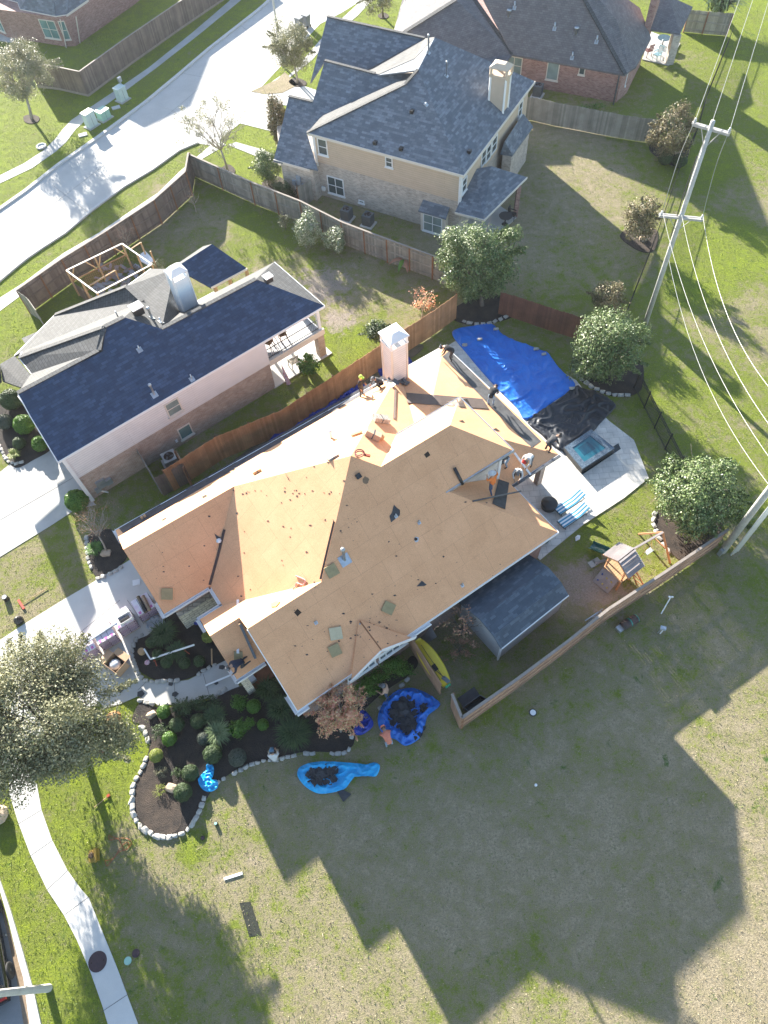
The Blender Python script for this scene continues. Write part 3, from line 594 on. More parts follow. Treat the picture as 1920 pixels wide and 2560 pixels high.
L=[bar(F1_(13.4,30.6,z),F1_(17.4,30.6,z),.04,.04) for z in (2.5,3.2)]+[bar(F1_(13.4+i*.13,30.6,2.4),F1_(13.4+i*.13,30.6,3.2),.02) for i in range(31)]+[bar(F1_(17.5,30.6,z),F1_(17.5,33.7,z),.04,.04) for z in (2.5,3.2)]+[bar(F1_(17.5,30.6+i*.13,2.4),F1_(17.5,30.6+i*.13,3.2),.02) for i in range(24)]
obj('balcony_railing',join(*L),LEADM,n1)
obj('patio_slab',prism([F1_(*q) for q in ((13.2,30.3),(18.0,30.3),(18.0,34.5),(13.2,34.5))],0,.07),CONC_W,n1)
c=se(430,1010)
ws=F1_(0,30.3,0)
def wallpt(fr,v,x,y,deg):       # point of the wall plane v=const seen at (x,y)
    r=ray(x,y); n=fr(0,1)-fr(0,0); t=(v-0)/ (r.dot(n)); return Vector((r.x*t,r.y*t,H+r.z*t))
window(n1,wallpt(F1_,30.3,433,1018,0),-55,.95,1.15,1,2,CURT,TRIM); window(n1,wallpt(F1_,30.35,463,1078,0),-55,.9,1.05,1,1,GLASS_T,TRIM)
for x,y,ww,hh in ((251,1207,.55,.6),(270,1201,.4,.45),(243,1222,.35,.3)):
    p=wallpt(F1_,30.35,x,y,0); obj('meter_box',boxv(p-(F1_(0,1)-F1_(0,0))*.1,[F1_(1,0)-F1_(0,0),F1_(0,1)-F1_(0,0),Vector((0,0,1))],(ww,.2,hh)),GALV,n1)
p=wallpt(F1_,30.35,441,1102,0); obj('outlet_box',box(p,(.15,.12,.2),35),WHITE,n1)
obj('meter_pipe',bar(wallpt(F1_,30.2,243,1225,0),F1_(.7,30.2,.0),.07),WHITE,n1)
# chimney of this house
cb_=P(466,770,4.9); cu,cv=F1_.uv(cb_); ctz=zat(cb_,452,700)+.1
k=.98
c4=[F1_(cu+a,cv+b) for a,b in ((-.25,-.15),(k-.25,-.15),(k-.25,k-.3),(-.25,k-.3))]
MW=M('white_metal_siding',(.72,.76,.80),(.66,.71,.76),.4,3,30,fa=.06)
c1c=obj('chimney',prism(c4,3.2,ctz),MW,n1)
obj('corner_board',join(*[prism([(q.x-.05,q.y-.05),(q.x+.05,q.y-.05),(q.x+.05,q.y+.05),(q.x-.05,q.y+.05)],3.4,ctz+.01) for q in c4]),WHITE,c1c)
obj('cap_frame',join(*[prism([(q.x-.06,q.y-.06),(q.x+.06,q.y-.06),(q.x+.06,q.y+.06),(q.x-.06,q.y+.06)],ctz,ctz+.4) for q in c4]),WHITE,c1c)
m4=sum(c4,Vector((0,0,0)))/4; cc4=[m4+(q-m4)*1.15+Vector((0,0,ctz+.4)) for q in c4]; ci4=[m4+(q-m4)*.5+Vector((0,0,ctz+.7)) for q in c4]
obj('chimney_cap',slab([[cc4[i],cc4[(i+1)%4],ci4[(i+1)%4],ci4[i]] for i in range(4)]+[ci4],.04),WHITE,c1c)
def pv(parent,x,y,pl,h,r,m=GALV,capr=None,fs=.15):
    p=onpl(x,y,pl) if not isinstance(pl,(int,float)) else P(x,y,pl); o=obj('vent_pipe',lathe(p-Vector((0,0,.1)),[(r,0),(r,h+.1)]+([(capr,h+.1),(capr,h+.2),(capr*.5,h+.25)] if capr else []),10),m,parent,True)
    if isinstance(pl,(int,float)): return
    n=Vector((-pl[0],-pl[1],1)).normalized(); e1=Vector((n.y,-n.x,0)).normalized(); e2=n.cross(e1)
    obj('flashing',boxv(p+n*.02,[e1,e2,n],(fs*2,fs*2,.03)),m,o)
pv(n1,349,875,SE,.35,.04); pv(n1,386,987,SE,.8,.06,GALV,.1,.18); pv(n1,480,948,SE,.4,.04)
C3=plane3(rA,rV,b3_)
pv(n1,380,795,C3,.7,.07,GALV,.11); pv(n1,402,805,C3,.35,.04,WHITE); pv(n1,294,790,6.4,.4,.04)
p=onpl(348,785,C3); obj('box_vent',box(p+Vector((0,0,.3)),(.6,.5,.5),35),DARK,n1); obj('vent_cap',box(p+Vector((0,0,.6)),(.72,.62,.08),35),WHITE,n1)
p=se(672,704)+Vector((0,0,.1)); obj('box_vent',box(p+Vector((0,0,.1)),(.45,.4,.35),35),DARK,n1); obj('vent_cap',box(p+Vector((0,0,.32)),(.55,.5,.06),35),WHITE,n1)
# covered patio behind that house
pc=empty('patio_cover',P(560,700,0),0,'small shingled patio cover on posts behind the two storey house with the blue roof','patio cover')
q=[P(438,669,3.9),P(530,610,3.9),P(618,671,2.8),P(528,719,2.8)]
obj('roof',slab([q],.12),SH_BLUE_SHADE,pc); obj('roof',slab([[q[0],q[1],q[1]+(q[1]-q[2])*.35-Vector((0,0,.9)),q[0]+(q[0]-q[3])*.35-Vector((0,0,.9))]],.12),SH_GREY_LIT,pc)
rakes('fascia',[(q[2],q[3])],.05,.15,TRIM,pc,-.05)
for a in (q[2]*.97+q[3]*.03,q[3]*.9+q[2]*.1,(q[2]+q[3])/2): obj('post',prism([(a.x-.1,a.y-.1+.2),(a.x+.1,a.y+.1),(a.x,a.y+.3),(a.x-.2,a.y+.2)],0,2.7),LUMBER,pc)
# ------------------------------------------------------------------ neighbour behind: two storeys, tan siding over brick
F2_=Fr(-32); n2=empty('house',F2_(-24,48,0),0,'large two storey house with tan siding over grey brick and a grey blue shingle roof','house')
FRp=plane(F2_(-30.8,42.85,5.3),58,.70); SDp=plane(F2_(-17.9,42.85,5.3),148,.58)
e0,e1,e2=F2_(-30.8,42.85,5.3),F2_(-17.9,42.85,5.3),F2_(-17.9,56.2,5.3)
a2=onpl(1045,175,FRp); vl=onpl(1012,212,FRp)
tp=onpl(1087,93,SDp); a2s=(a2+onpl(1045,175,SDp))/2; 
GPl=plane(F2_(-33.6,42.0,3),58,.70)
g=lambda x,y: onpl(x,y,GPl)
roof2=[[e0,e1,a2s,vl],[e1,e2,tp,a2s]]
obj('roof',slab(roof2,.15),SH_GREY,n2)
Bp=[g(812,152),g(938,185),g(1046,182),g(1012,212),g(805,292),g(767,332),g(795,425),g(684,402),g(722,241),g(782,255)]
obj('roof',slab([Bp],.12),SH_GREY,n2)
obj('roof',slab([[e0,vl,a2s,onpl(1030,188,plane(vl,148,-.0001)),g(805,290)+Vector((0,0,.02))]],.1),SH_GREY_LIT,n2)  # sun-facing strip takes the sunlit copy, shaded slopes the grey blue one
AP=plane(F2_(-26.3,53.6,8.0),58,.70); aa=lambda x,y: onpl(x,y,AP)
A5=[aa(818,42),aa(1062,96),aa(918,174),aa(938,187),aa(812,152),aa(776,207)]
obj('roof',slab([A5],.12),SH_GREY,n2)
obj('roof',slab([[aa(920,174),aa(1062,96),tp+Vector((0,0,.02)),P(1037,146,8.4),g(946,188)+Vector((0,0,.06))]],.1),SH_GREY_LIT,n2)
obj('roof',slab([[g(944,189)+Vector((0,0,.03)),P(1037,146,8.36),tp,a2s]],.1),SH_GREY,n2)
obj('ridge_cap',join(*[bar(Vector(a)+Vector((0,0,.05)),Vector(b)+Vector((0,0,.05)),.25,.06) for a,b in ((aa(818,42),aa(1062,96)),(g(812,152),g(938,185)),(g(722,241),g(782,255)),(e0,vl),(vl,a2s))]),SH_GREY_LIT,n2)
obj('wall',prism([F2_(*q) for q in ((-30.5,43.2),(-18.25,43.2),(-18.25,56),(-26,58.5),(-33,55),(-33,46))],0,2.95),BRICK_G,n2)
obj('upper_wall',prism([F2_(*q) for q in ((-30.5,43.15),(-18.2,43.15),(-18.2,55.8),(-26,57),(-30.5,52))],2.95,5.2),SIDE_T,n2)
obj('wall',prism([F2_(*q) for q in ((-33.4,42.4),(-30.4,42.4),(-30.4,50),(-36,50),(-36,46))],0,2.85),BRICK_G,n2)
for a,b in ((-30.45,43.2),(-18.25,43.2)): obj('corner_board',prism([F2_(a+i,b+j) for i,j in ((-.1,-.1),(.1,-.1),(.1,.1),(-.1,.1))],2.6,5.2),WHITE,n2)
rakes('fascia',[(e0,e1),(e1,e2),(F2_(-33.7,41.95,2.95),F2_(-30.4,41.95,2.95))],.06,.18,TRIM,n2,-.06)
w2=lambda x,y,v=43.15: wallpt(F2_,v,x,y,0)
window(n2,w2(807,367),-122,.85,1.3,1,2,GLASS,WHITE); window(n2,w2(973,405),-122,.6,.8,1,2,GLASS,WHITE)
window(n2,w2(840,465,43.2),-122,1.5,1.5,2,2,GLASS,WHITE); window(n2,w2(904,504,43.2),-122,.5,.25,1,1,GLASS,WHITE)
bw=w2(1090,553,43.2); bc=bw-(F2_(0,1)-F2_(0,0))*.28
obj('box_bay',boxv(bc,[F2_(1,0)-F2_(0,0),F2_(0,1)-F2_(0,0),Vector((0,0,1))],(2.05,.6,2.1)),TRIM,n2)
window(n2,bw-(F2_(0,1)-F2_(0,0))*.58+Vector((0,0,.15)),-122,1.6,1.5,2,2,CURT,WHITE)
bu,bv=F2_.uv(bc); tz=bc.z+1.05
obj('bay_roof',slab([[F2_(bu-1.15,bv-.45,tz),F2_(bu+1.15,bv-.45,tz),F2_(bu+1.1,bv+.3,tz+.5),F2_(bu-1.1,bv+.3,tz+.5)]],.1),SH_GREY,n2)
def wallu(fr,u,x,y):
    r=ray(x,y); n=fr(1,0)-fr(0,0); t=u/r.dot(n); return Vector((r.x*t,r.y*t,H+r.z*t))
window(n2,wallu(F2_,-18.2,1160,462),-32,.8,1.1,1,2,GLASS,WHITE)
for x,y in ((1209,393),(1220,382),(1235,361)): window(n2,wallu(F2_,-18.2,x,y),-32,1.0,1.2,1,2,GLASS,WHITE,False)
window(n2,wallu(F2_,-18.2,1300,273),-32,.8,1.2,1,2,GLASS,WHITE)
pat2=[P(1137,531,2.7),P(1210,550,2.7),P(1318,443,2.7),P(1228,415,3.9),P(1186,423,3.9)]
obj('patio_roof',slab([[pat2[0],pat2[1],pat2[4]],[pat2[1],pat2[2],pat2[3],pat2[4]]],.13),SH_GREY,n2)
rakes('patio_fascia',[(pat2[0],pat2[1]),(pat2[1],pat2[2])],.06,.16,TRIM,n2,-.06)
pcu=P(1288,540,0); obj('patio_column',prism([(pcu.x-.15,pcu.y-.15),(pcu.x+.15,pcu.y-.15),(pcu.x+.15,pcu.y+.15),(pcu.x-.15,pcu.y+.15)],0,2.6),BRICK_R,n2)
obj('patio_slab',prism([P(*q) for q in ((1135,600),(1200,625),(1292,545),(1225,500),(1140,560))],0,.08),CONC,n2)
q=[P(1305,309,3.0),P(1333,316,2.9),P(1281,388,2.9),P(1251,383,2.9),P(1262,353,3.9),P(1305,309,3.9)]
obj('low_roof',slab([[q[1],q[2],q[4],q[0]+Vector((0,0,.8))],[q[2],q[3],q[4]]],.12),SH_GREY,n2)
obj('wall',prism([P(*t,2.8) for t in ((1257,385),(1279,390),(1325,320),(1290,318))],0,2.8),BRICK_G,n2)
window(n2,P(1266,390,1.7),-80,.7,1.4,1,2,GLASS_T,WHITE)
# chimney
cb2=onpl(1257,282,SDp); u2,v2=F2_.uv(cb2); cz2=zat(cb2,1258,202)
MT=M('tan_paint',(.60,.48,.37),(.56,.45,.34),.7,2,30,fa=.06)
c4=[F2_(u2+a,v2+b) for a,b in ((-1.2,0),(0,0),(0,.9),(-1.2,.9))]
c2c=obj('chimney',prism(c4,cb2.z-.7,cz2+.1),MT,n2)
obj('corner_board',join(*[prism([(q.x-.07,q.y-.07),(q.x+.07,q.y-.07),(q.x+.07,q.y+.07),(q.x-.07,q.y+.07)],cb2.z-.6,cz2+.11) for q in c4]),WHITE,c2c)
m4=sum(c4,Vector((0,0,0)))/4
def ringp(k,z): return [m4*1+(q-m4)*k+Vector((0,0,z)) for q in c4]
obj('cap_frame',join(prism(ringp(1.18,0),cz2+.05,cz2+.25),*[prism([(q.x-.09,q.y-.09),(q.x+.09,q.y-.09),(q.x+.09,q.y+.09),(q.x-.09,q.y+.09)],cz2+.2,cz2+.7) for q in c4]),MT,c2c)
a_,b_=ringp(1.22,cz2+.7),ringp(.55,cz2+.95); obj('chimney_cap',slab([[a_[i],a_[(i+1)%4],b_[(i+1)%4],b_[i]] for i in range(4)]+[b_],.05),MT,c2c)
pv(n2,1071,132,SDp,1.1,.06,GALV,.09); pv(n2,1116,190,SDp,.9,.05,GALV,.08); pv(n2,1065,262,SDp,.15,.06); pv(n2,1238,178,SDp,.7,.06,GALV,.1)
for x,y,pl in ((1030,282,FRp),(938,360,FRp),(1003,375,FRp),(1173,382,SDp)):
    p=onpl(x,y,pl); obj('roof_vent',box(p+Vector((0,0,.1)),(.25,.3,.22),-32),DARK,n2)
for x,y,s in ((748,450,(.35,.15,.75)),(737,455,(.3,.15,.4)),(760,462,(.25,.15,.25)),(771,462,(.25,.15,.4)),(810,470,(.3,.15,.3))):
    p=w2(x,y,42.4 if x<790 else 43.2); obj('meter_box',boxv(p-(F2_(0,1)-F2_(0,0))*.08,[F2_(1,0)-F2_(0,0),F2_(0,1)-F2_(0,0),Vector((0,0,1))],s),GUT if x<800 else WHITE,n2)
obj('meter_pipe',bar(w2(739,465,42.3),P(741,491,0),.08),WHITE,n2)
# ------------------------------------------------------------------ red brick house at the top
F3_=Fr(-28); n3=empty('house',F3_(-14,70,0),0,'single storey red brick house with a broad weathered grey hip roof at the top','house')
T3=plane3(P(1563,187,2.6),P(1200,130,2.6),P(1390,-130,9.3)); t3=lambda x,y: onpl(x,y,T3)
S3=plane(F3_(-8.0,66,2.6),152,.9)
cn=t3(1563,187); top3=P(1390,-130,9.3)
le=t3(1281,136)
obj('roof',slab([[le,cn,top3,t3(1205,-10)]],.15),SH_BROWN,n3)
r3=P(1590,167,2.6); r4=P(1628,95,2.6); v3=P(1525,55,5.2); v4=P(1541,50,5.3)
obj('roof',slab([[cn,P(1575,176,2.6),v3,top3]],.15),SH_BROWN,n3); obj('roof',slab([[P(1575,176,2.6),r3,v4,v3]],.15),SH_BROWN,n3); obj('roof',slab([[v3,v4,top3]],.15),SH_BROWN,n3)
obj('roof',slab([[r3,r4,v4]],.15),SH_BROWN,n3); obj('roof',slab([[v4,r4,P(1600,20,4.0),top3]],.15),SH_BROWN,n3)
pr=[P(1618,72,3.0),P(1700,84,2.6),P(1732,17,2.6),P(1672,-10,4.0),P(1640,-10,4.2)]
obj('patio_roof',slab([[pr[0],pr[1],pr[3],pr[4]],[pr[1],pr[2],pr[3]]],.14),SH_BROWN,n3)
l1=P(1010,82,4.6); l2=P(1140,0,5.7); l3=P(1165,-30,5.7)
obj('roof',slab([[l1,l2,l3,le,P(1262,160,3.0),P(1180,150,2.6)]],.14),SH_BROWN,n3); obj('roof',slab([[l1,l2,P(1012,-25,4.0),P(985,75,3.0)]],.14),SH_BROWN,n3)
obj('ridge_cap',join(*[bar(a+Vector((0,0,.05)),b+Vector((0,0,.05)),.4,.06) for a,b in ((l1,l2),(cn,top3),(le,l3))]),SH_GREY_LIT,n3)
obj('wall',prism([F3_(*q) for q in ((-25,66.2),(-8.6,66.2),(-8.1,68),(-8.1,73),(-20,78),(-28,74))],0,2.5),BRICK_R,n3)
w3_=lambda x,y: wallpt(F3_,66.2,x,y,0)
window(n3,w3_(1285,163),-118,1.5,1.5,2,2,CURT,TRIM); window(n3,w3_(1382,178),-118,1.1,1.5,1,1,CURT,TRIM); window(n3,w3_(1455,178),-118,.55,.6,1,1,GLASS,TRIM)
window(n3,P(1567,190,1.6),-20,.9,1.3,1,2,GLASS_T,WHITE)
for x,y in ((1286,20),(1386,72),(1491,105),(1430,145)): pv(n3,x,y,T3,.5,.07,GALV,None,.15)
pv(n3,1440,82,T3,.35,.16,GALV,.22); pv(n3,1272,38,T3,.35,.16,GALV,.22)
obj('chimney',prism([(q.x,q.y) for q in (P(1609,74,3),P(1625,76,3),P(1640,40,3),P(1622,36,3))],2.0,7.5),BRICK_R,n3)
cp=P(1672,160,0); obj('patio_column',prism([(cp.x-.35,cp.y-.2),(cp.x+.35,cp.y-.2),(cp.x+.35,cp.y+.5),(cp.x-.35,cp.y+.5)],0,2.5),BRICK_G,n3)
obj('patio_slab',prism([P(*q) for q in ((1605,150),(1672,165),(1700,110),(1625,80))],0,.08),CONC,n3)
obj('drain_pipe',bar(P(1533,262,0),P(1548,190,2.5),.1),LEADM,n3)
# ------------------------------------------------------------------ house in the top left corner
F4_=Fr(52); n4=empty('house',P(150,40,0),0,'brick house corner with grey roof behind the brown fence at the upper left','house')
obj('wall',prism([P(*q) for q in ((-90,40),(20,95),(85,104),(166,117),(190,115),(335,12),(400,-40),(300,-200),(0,-200))],0,2.7),BRICK_R,n4)
zt=2.75; e4=[P(-60,-25,zt),P(44,6,zt),P(50,23,zt),P(139,41,zt),P(167,37,zt),P(220,0,zt),P(330,-95,zt)]
SD2=Vector((math.cos(SAZ),math.sin(SAZ),0))/math.tan(SEL)
RS=lambda x,y,z: P(x,y,0)+SD2*z+Vector((0,0,z))
ap4=RS(362,322,6.6); ap5=RS(478,268,7.6); ap6=RS(528,142,7.6)
for q_ in (ap4,ap5,ap6):
    r_=CM.transposed()@Vector((q_.x,q_.y,q_.z-H)); print('RIDGE',round(CX+FP*r_.x/-r_.z),round(CY-FP*r_.y/-r_.z))
obj('roof',slab([[e4[0],e4[1],ap4],[e4[1],e4[2],ap4],[e4[2],e4[3],ap4],[e4[3],e4[4],ap5,ap4],[e4[4],e4[5],ap5],[e4[5],e4[6],ap6,ap5]],.15),SH_GREY,n4)
rakes('fascia',[(e4[i],e4[i+1]) for i in range(6)],.05,.18,TRIM,n4,-.06)
def win4(x,y,x2,y2,wd,ht,nx):
    a,b=P(x,y,0),P(x2,y2,0); d=(b-a); ang=math.degrees(math.atan2(d.y,d.x))-90; return (a+b)/2,ang,wd,ht,nx
for (a,b,wd,ht,nx,zc,f) in (((20,95),(166,117),1.9,1.7,2,1.5,.83),((166,117),(190,115),.65,1.7,1,1.5,.45),((-90,40),(20,95),1.3,1.8,2,1.4,.6),((-90,40),(20,95),1.3,1.8,2,1.4,.93)):
    A,B=P(*a),P(*b); d=(B-A); ang=math.degrees(math.atan2(d.y,d.x))-90; window(n4,A+d*f+Vector((0,0,zc)),ang,wd,ht,nx,2,GLASS_T,TRIM)
for s_ in ((P(200,108,0),P(190,42,2.7)),(P(268,52,0),P(258,-25,2.7)),(P(166,119,0),P(150,48,2.6))): rakes('drain_pipe',[s_],.08,.08,TRIM,n4)
obj('patio_slab',prism([P(*q) for q in ((-40,95),(30,108),(45,90),(20,70),(-60,50))],0,.06),CONC,n4)
# ------------------------------------------------------------------ fences
def fence(label,pts,h,m,side=1,post=None,rails=True,rot=False,cap=None,kick=False,step=2.4,w_=.14,px=True,zoff=0,cat='fence',jit=.03,group=None):
    """pts: base line, as pixels on the ground; side=+1 rails and posts to the left of the path"""
    B=[P(x,y,0) for x,y in pts] if px else pts
    mid=B[len(B)//2]; f=empty('fence',mid,0,label,cat,group); PV=[];PF=[];rl=[];posts=[];cl=[];kl=[]
    for a,b in zip(B,B[1:]):
        d=b-a; Ln=d.length; d.normalize(); s=Vector((-d.y,d.x,0))*side; n=max(1,int(Ln/w_))
        for i in range(n):
            hh=h+rnd.uniform(-jit,jit); c=a+d*((i+.5)*Ln/n); v,fc=boxv(c+Vector((0,0,hh/2+.03)),[d,s,Vector((0,0,1))],(Ln/n*.94,.022,hh)); k=len(PV); PV+=v; PF+=[[q+k for q in r] for r in fc]
        if rails: 
            for z in (.3,h*.52,h-.25): rl.append(bar(a+s*.04+Vector((0,0,z)),b+s*.04+Vector((0,0,z)),.05,.09))
        if cap: cl.append(bar(a+s*.01+Vector((0,0,h+.05)),b+s*.01+Vector((0,0,h+.05)),.14,.04))
        if kick: kl.append(bar(a-s*.03+Vector((0,0,.1)),b-s*.03+Vector((0,0,.1)),.03,.2))
        k=max(1,round(Ln/step))
        for i in range(k+1): posts.append(a+d*(Ln*i/k)+s*.09)
    obj('pickets',(PV,PF),m,f,uv=False)
    if rails: obj('rail',join(*rl),m,f)
    if cl: obj('cap_board',join(*cl),cap,f)
    if kl: obj('kick_board',join(*kl),cap or m,f)
    if post:
        for p in posts: obj('post',box(p+Vector((0,0,(h+.02)/2)),(.09,.09,h+.02)),post,f)
    return f
GCAP=M('weathered_cap',(.34,.29,.25),(.28,.24,.21),.85,3,30)
fence('new orange cedar fence between the two storey blue roofed house and the stripped house',[(436,1228),(560,1147),(717,1082),(902,958),(1010,885),(1080,840),(1140,797)],2.2,FEN_NEW,1,WOODP,False)
fence('weathered brown fence along the pavement behind the yard with the lattice pen',[(75,783),(182,706),(290,637),(404,560),(480,490),(488,442)],2.1,FEN_OLD,-1,WOODP,cap=GCAP)
fence('short grey fence return closing the lattice pen yard at the front lawn',[(75,783),(100,800),(118,826)],2.1,FEN_GREY,1,None)
fence('long grey weathered fence running in front of the tan two storey house',[(488,442),(560,475),(640,512),(760,560),(860,612),(970,655),(1082,697),(1150,732)],2.0,FEN_GREY,-1,WOODP,cap=GCAP)
fence('pale weathered fence between the tan house yard and the red brick house',[(1300,298),(1330,302),(1385,315),(1440,325),(1490,335),(1540,345),(1590,353),(1648,360)],1.95,FEN_GREY,1,None)
fence('grey fence with open rails at the far top right behind the brick house',[(1708,80),(1755,85),(1815,90)],1.9,FEN_GREY,-1,WOODP)
fence('brown stained fence with wide kick boards behind the upper left brick house',[(95,218),(150,225),(222,241),(330,160),(450,75),(560,0),(640,-55)],2.2,FEN_OLD,1,None,cap=GCAP,kick=True)
fence('dark reddish brown fence behind the blue pool tarp',[(1245,785),(1290,798),(1370,826),(1440,848),(1470,860)],1.95,FEN_BR,1,None)
fence('long tan cedar fence running from the utility pole to the front gate',[(1789,1367),(1640,1468),(1500,1560),(1400,1640),(1280,1730),(1149,1822)],1.95,FEN_TAN,1,None,cap=GCAP,kick=False)
fence('short end panel of the tan cedar fence at its open gate',[(1149,1822),(1126,1765)],1.95,FEN_TAN,-1,WOODP,cap=GCAP)
fence('tan fence gate panel standing behind the yellow paddleboard',[(1100,1739),(1062,1680),(1020,1610)],1.95,FEN_TAN,-1,None,cap=None)
fence('grey board fence stub beside the air conditioner of the blue roofed house',[(410,1240),(372,1175),(355,1150)],1.9,FEN_GREY,1,None)
fence('dark wood fence return beside the air conditioner and the cedar fence',[(410,1240),(480,1203)],1.9,FEN_OLD,1,None)
fence('short cedar fence panel squared against the long orange fence',[(482,1212),(462,1172)],1.9,FEN_NEW,1,WOODP)
fence('weathered gate panel beside the dark trash can of the tan house',[(752,520),(800,490)],1.8,FEN_GREY,1,WOODP)
f=empty('fence',P(1640,1090,0),0,'black metal picket fence beside the magnolia trees','fence'); a,b=P(1585,970,0),P(1690,1180,0); d=(b-a); n=int(d.length/.11)
obj('pickets',join(*[bar(a+d*(i/n),a+d*(i/n)+Vector((0,0,1.5)),.022) for i in range(n+1)]),DARK,f); obj('rail',join(*[bar(a+Vector((0,0,z)),b+Vector((0,0,z)),.035) for z in (.15,1.25,1.42)]),DARK,f)
for i in range(5): obj('post',bar(a+d*(i/4),a+d*(i/4)+Vector((0,0,1.6)),.06),DARK,f)
f=empty('fence',P(1660,300,0),0,'thin dark metal fence along the edge of the grassy field','fence')
pts=[P(*q) for q in ((1820,110),(1760,260),(1735,350),(1700,420),(1630,620),(1560,800))]
obj('rail',join(*[bar(p+Vector((0,0,z)),q+Vector((0,0,z)),.03) for p,q in zip(pts,pts[1:]) for z in (.15,1.3)]),DARK,f)
L=[]
for p,q in zip(pts,pts[1:]):
    n=int((q-p).length/.14)
    for i in range(n): L.append(bar(p+(q-p)*(i/n),p+(q-p)*(i/n)+Vector((0,0,1.4)),.02))
obj('pickets',join(*L),DARK,f)
# garden shed
S_=Fr(33.5); sa=P(1243,1650,0); su,sv=S_.uv(sa); ea=P(1254,1620,1.95); eb=P(1432,1498,1.95); Lu=S_.uv(eb)[0]-S_.uv(ea)[0]; u1=S_.uv(ea)[0]; v1=S_.uv(ea)[1]
sh=empty('shed',S_(u1+Lu/2,v1+1.3,0),0,'garden shed with slate blue shingle roof and pale grey walls against the house','shed'); ridz=zat(S_(u1,v1+1.5),1172,1520)
rv=1.62
obj('roof',slab([[S_(u1-.05,v1,1.95),S_(u1+Lu,v1,1.95),S_(u1+Lu,v1+.62,2.42),S_(u1-.05,v1+.62,2.42)],[S_(u1-.05,v1+.62,2.42),S_(u1+Lu,v1+.62,2.42),S_(u1+Lu,v1+rv,2.62),S_(u1-.05,v1+rv,2.62)],[S_(u1-.05,v1+rv,2.62),S_(u1+Lu,v1+rv,2.62),S_(u1+Lu,v1+2*rv,1.95),S_(u1-.05,v1+2*rv,1.95)]],.07),SH_SHED,sh)
SHW=M('shed_paint',(.44,.45,.47),(.38,.39,.41),.7,2,30,fa=.08)
obj('wall',prism([S_(*q) for q in ((u1+.1,v1+.1),(u1+Lu-.15,v1+.1),(u1+Lu-.15,v1+2*rv-.1),(u1+.1,v1+2*rv-.1))],0,1.9),SHW,sh)
obj('gable_wall',vprism([S_(u1+.08,v1+.1,1.85),S_(u1+.08,v1+.62,2.3),S_(u1+.08,v1+rv,2.5),S_(u1+.08,v1+2*rv-.1,1.88)],S_(1,0)-S_(0,0),.12),SHW,sh)
obj('trim',join(bar(S_(u1-.0,v1-.03,1.9),S_(u1+Lu,v1-.03,1.9),.04,.1),bar(S_(u1+.06,v1+.08,0),S_(u1+.06,v1+.08,1.9),.1)),WHITE,sh)
# ------------------------------------------------------------------ vegetation
rg=np.random.default_rng(11)
def cloud(c,rad,n,ls,nc=14,cr=.42,fill=.5,asp=.5,flat_=.35,core=0.):
    """leaf quads in clumps spread through an ellipsoid; returns vertices, quads"""
    c=np.array(c); rad=np.array(rad,dtype=float)
    d=rg.normal(size=(nc,3)); d/=np.linalg.norm(d,axis=1)[:,None]; rr=rg.uniform(.35,.95,nc)**.8
    cc=d*rr[:,None]; cs=rg.uniform(.7,1.25,nc)*cr
    k=rg.integers(0,nc,n); q=rg.normal(size=(n,3)); q/=np.linalg.norm(q,axis=1)[:,None]; q2=q*(rg.uniform(0,1,n)**fill)[:,None]*cs[k][:,None]
    p=cc[k]+q2; ln=np.linalg.norm(p,axis=1); p=np.where((ln>1.22)[:,None],p/ln[:,None]*1.22,p)
    m3=int(n*.14); j=rg.integers(0,max(6,nc//2),m3); e2=rg.normal(size=(max(6,nc//2),3)); e2/=np.linalg.norm(e2,axis=1)[:,None]; e2[:,2]=np.abs(e2[:,2])*.8-.15
    tt=rg.uniform(.8,1.22,m3); p[-m3:]=e2[j]*tt[:,None]+rg.normal(size=(m3,3))*.05*(1.35-tt)[:,None]*2
    if core>0:
        m=int(n*core); e=rg.normal(size=(m,3)); e/=np.linalg.norm(e,axis=1)[:,None]; p[:m]=e*(rg.uniform(.3,.88,m)**.5)[:,None]; q[:m]=e
    sd=Vector((float(c[0]),float(c[1]),3.)); dn=p/(np.linalg.norm(p,axis=1)[:,None]+1e-6); lut={}
    kk=np.round(dn*4).astype(int); uq,inv=np.unique(kk,axis=0,return_inverse=True); nv=np.array([noise.noise(Vector((q/4.).tolist())*1.3+sd) for q in uq]); p=p*(1+.34*nv[inv.ravel()])[:,None]
    pos=c+p*rad
    nrm=q*.8+p*.5+rg.normal(size=(n,3))*.75; nrm[:,2]+=flat_; nrm/=np.linalg.norm(nrm,axis=1)[:,None]
    return quads(pos,nrm,ls*rg.uniform(.6,1.35,n),asp)
def quads(pos,nrm,s,asp):
    n=len(pos); t=rg.normal(size=(n,3)); a=np.cross(nrm,t); a/=np.linalg.norm(a,axis=1)[:,None]+1e-9; b=np.cross(nrm,a)
    a=a*s[:,None]*.5; b=b*s[:,None]*.5*asp; mid=nrm*(s*.10)[:,None]
    V=np.stack([pos-a,pos+b-a*.15+mid,pos+a,pos-b-a*.15+mid],1).reshape(-1,3)
    F=np.arange(4*n).reshape(n,4); return V,F
def catq(*L):
    V=[];F=[];k=0
    for v,f in L: V.append(v);F.append(f+k);k+=len(v)
    return np.concatenate(V),np.concatenate(F)
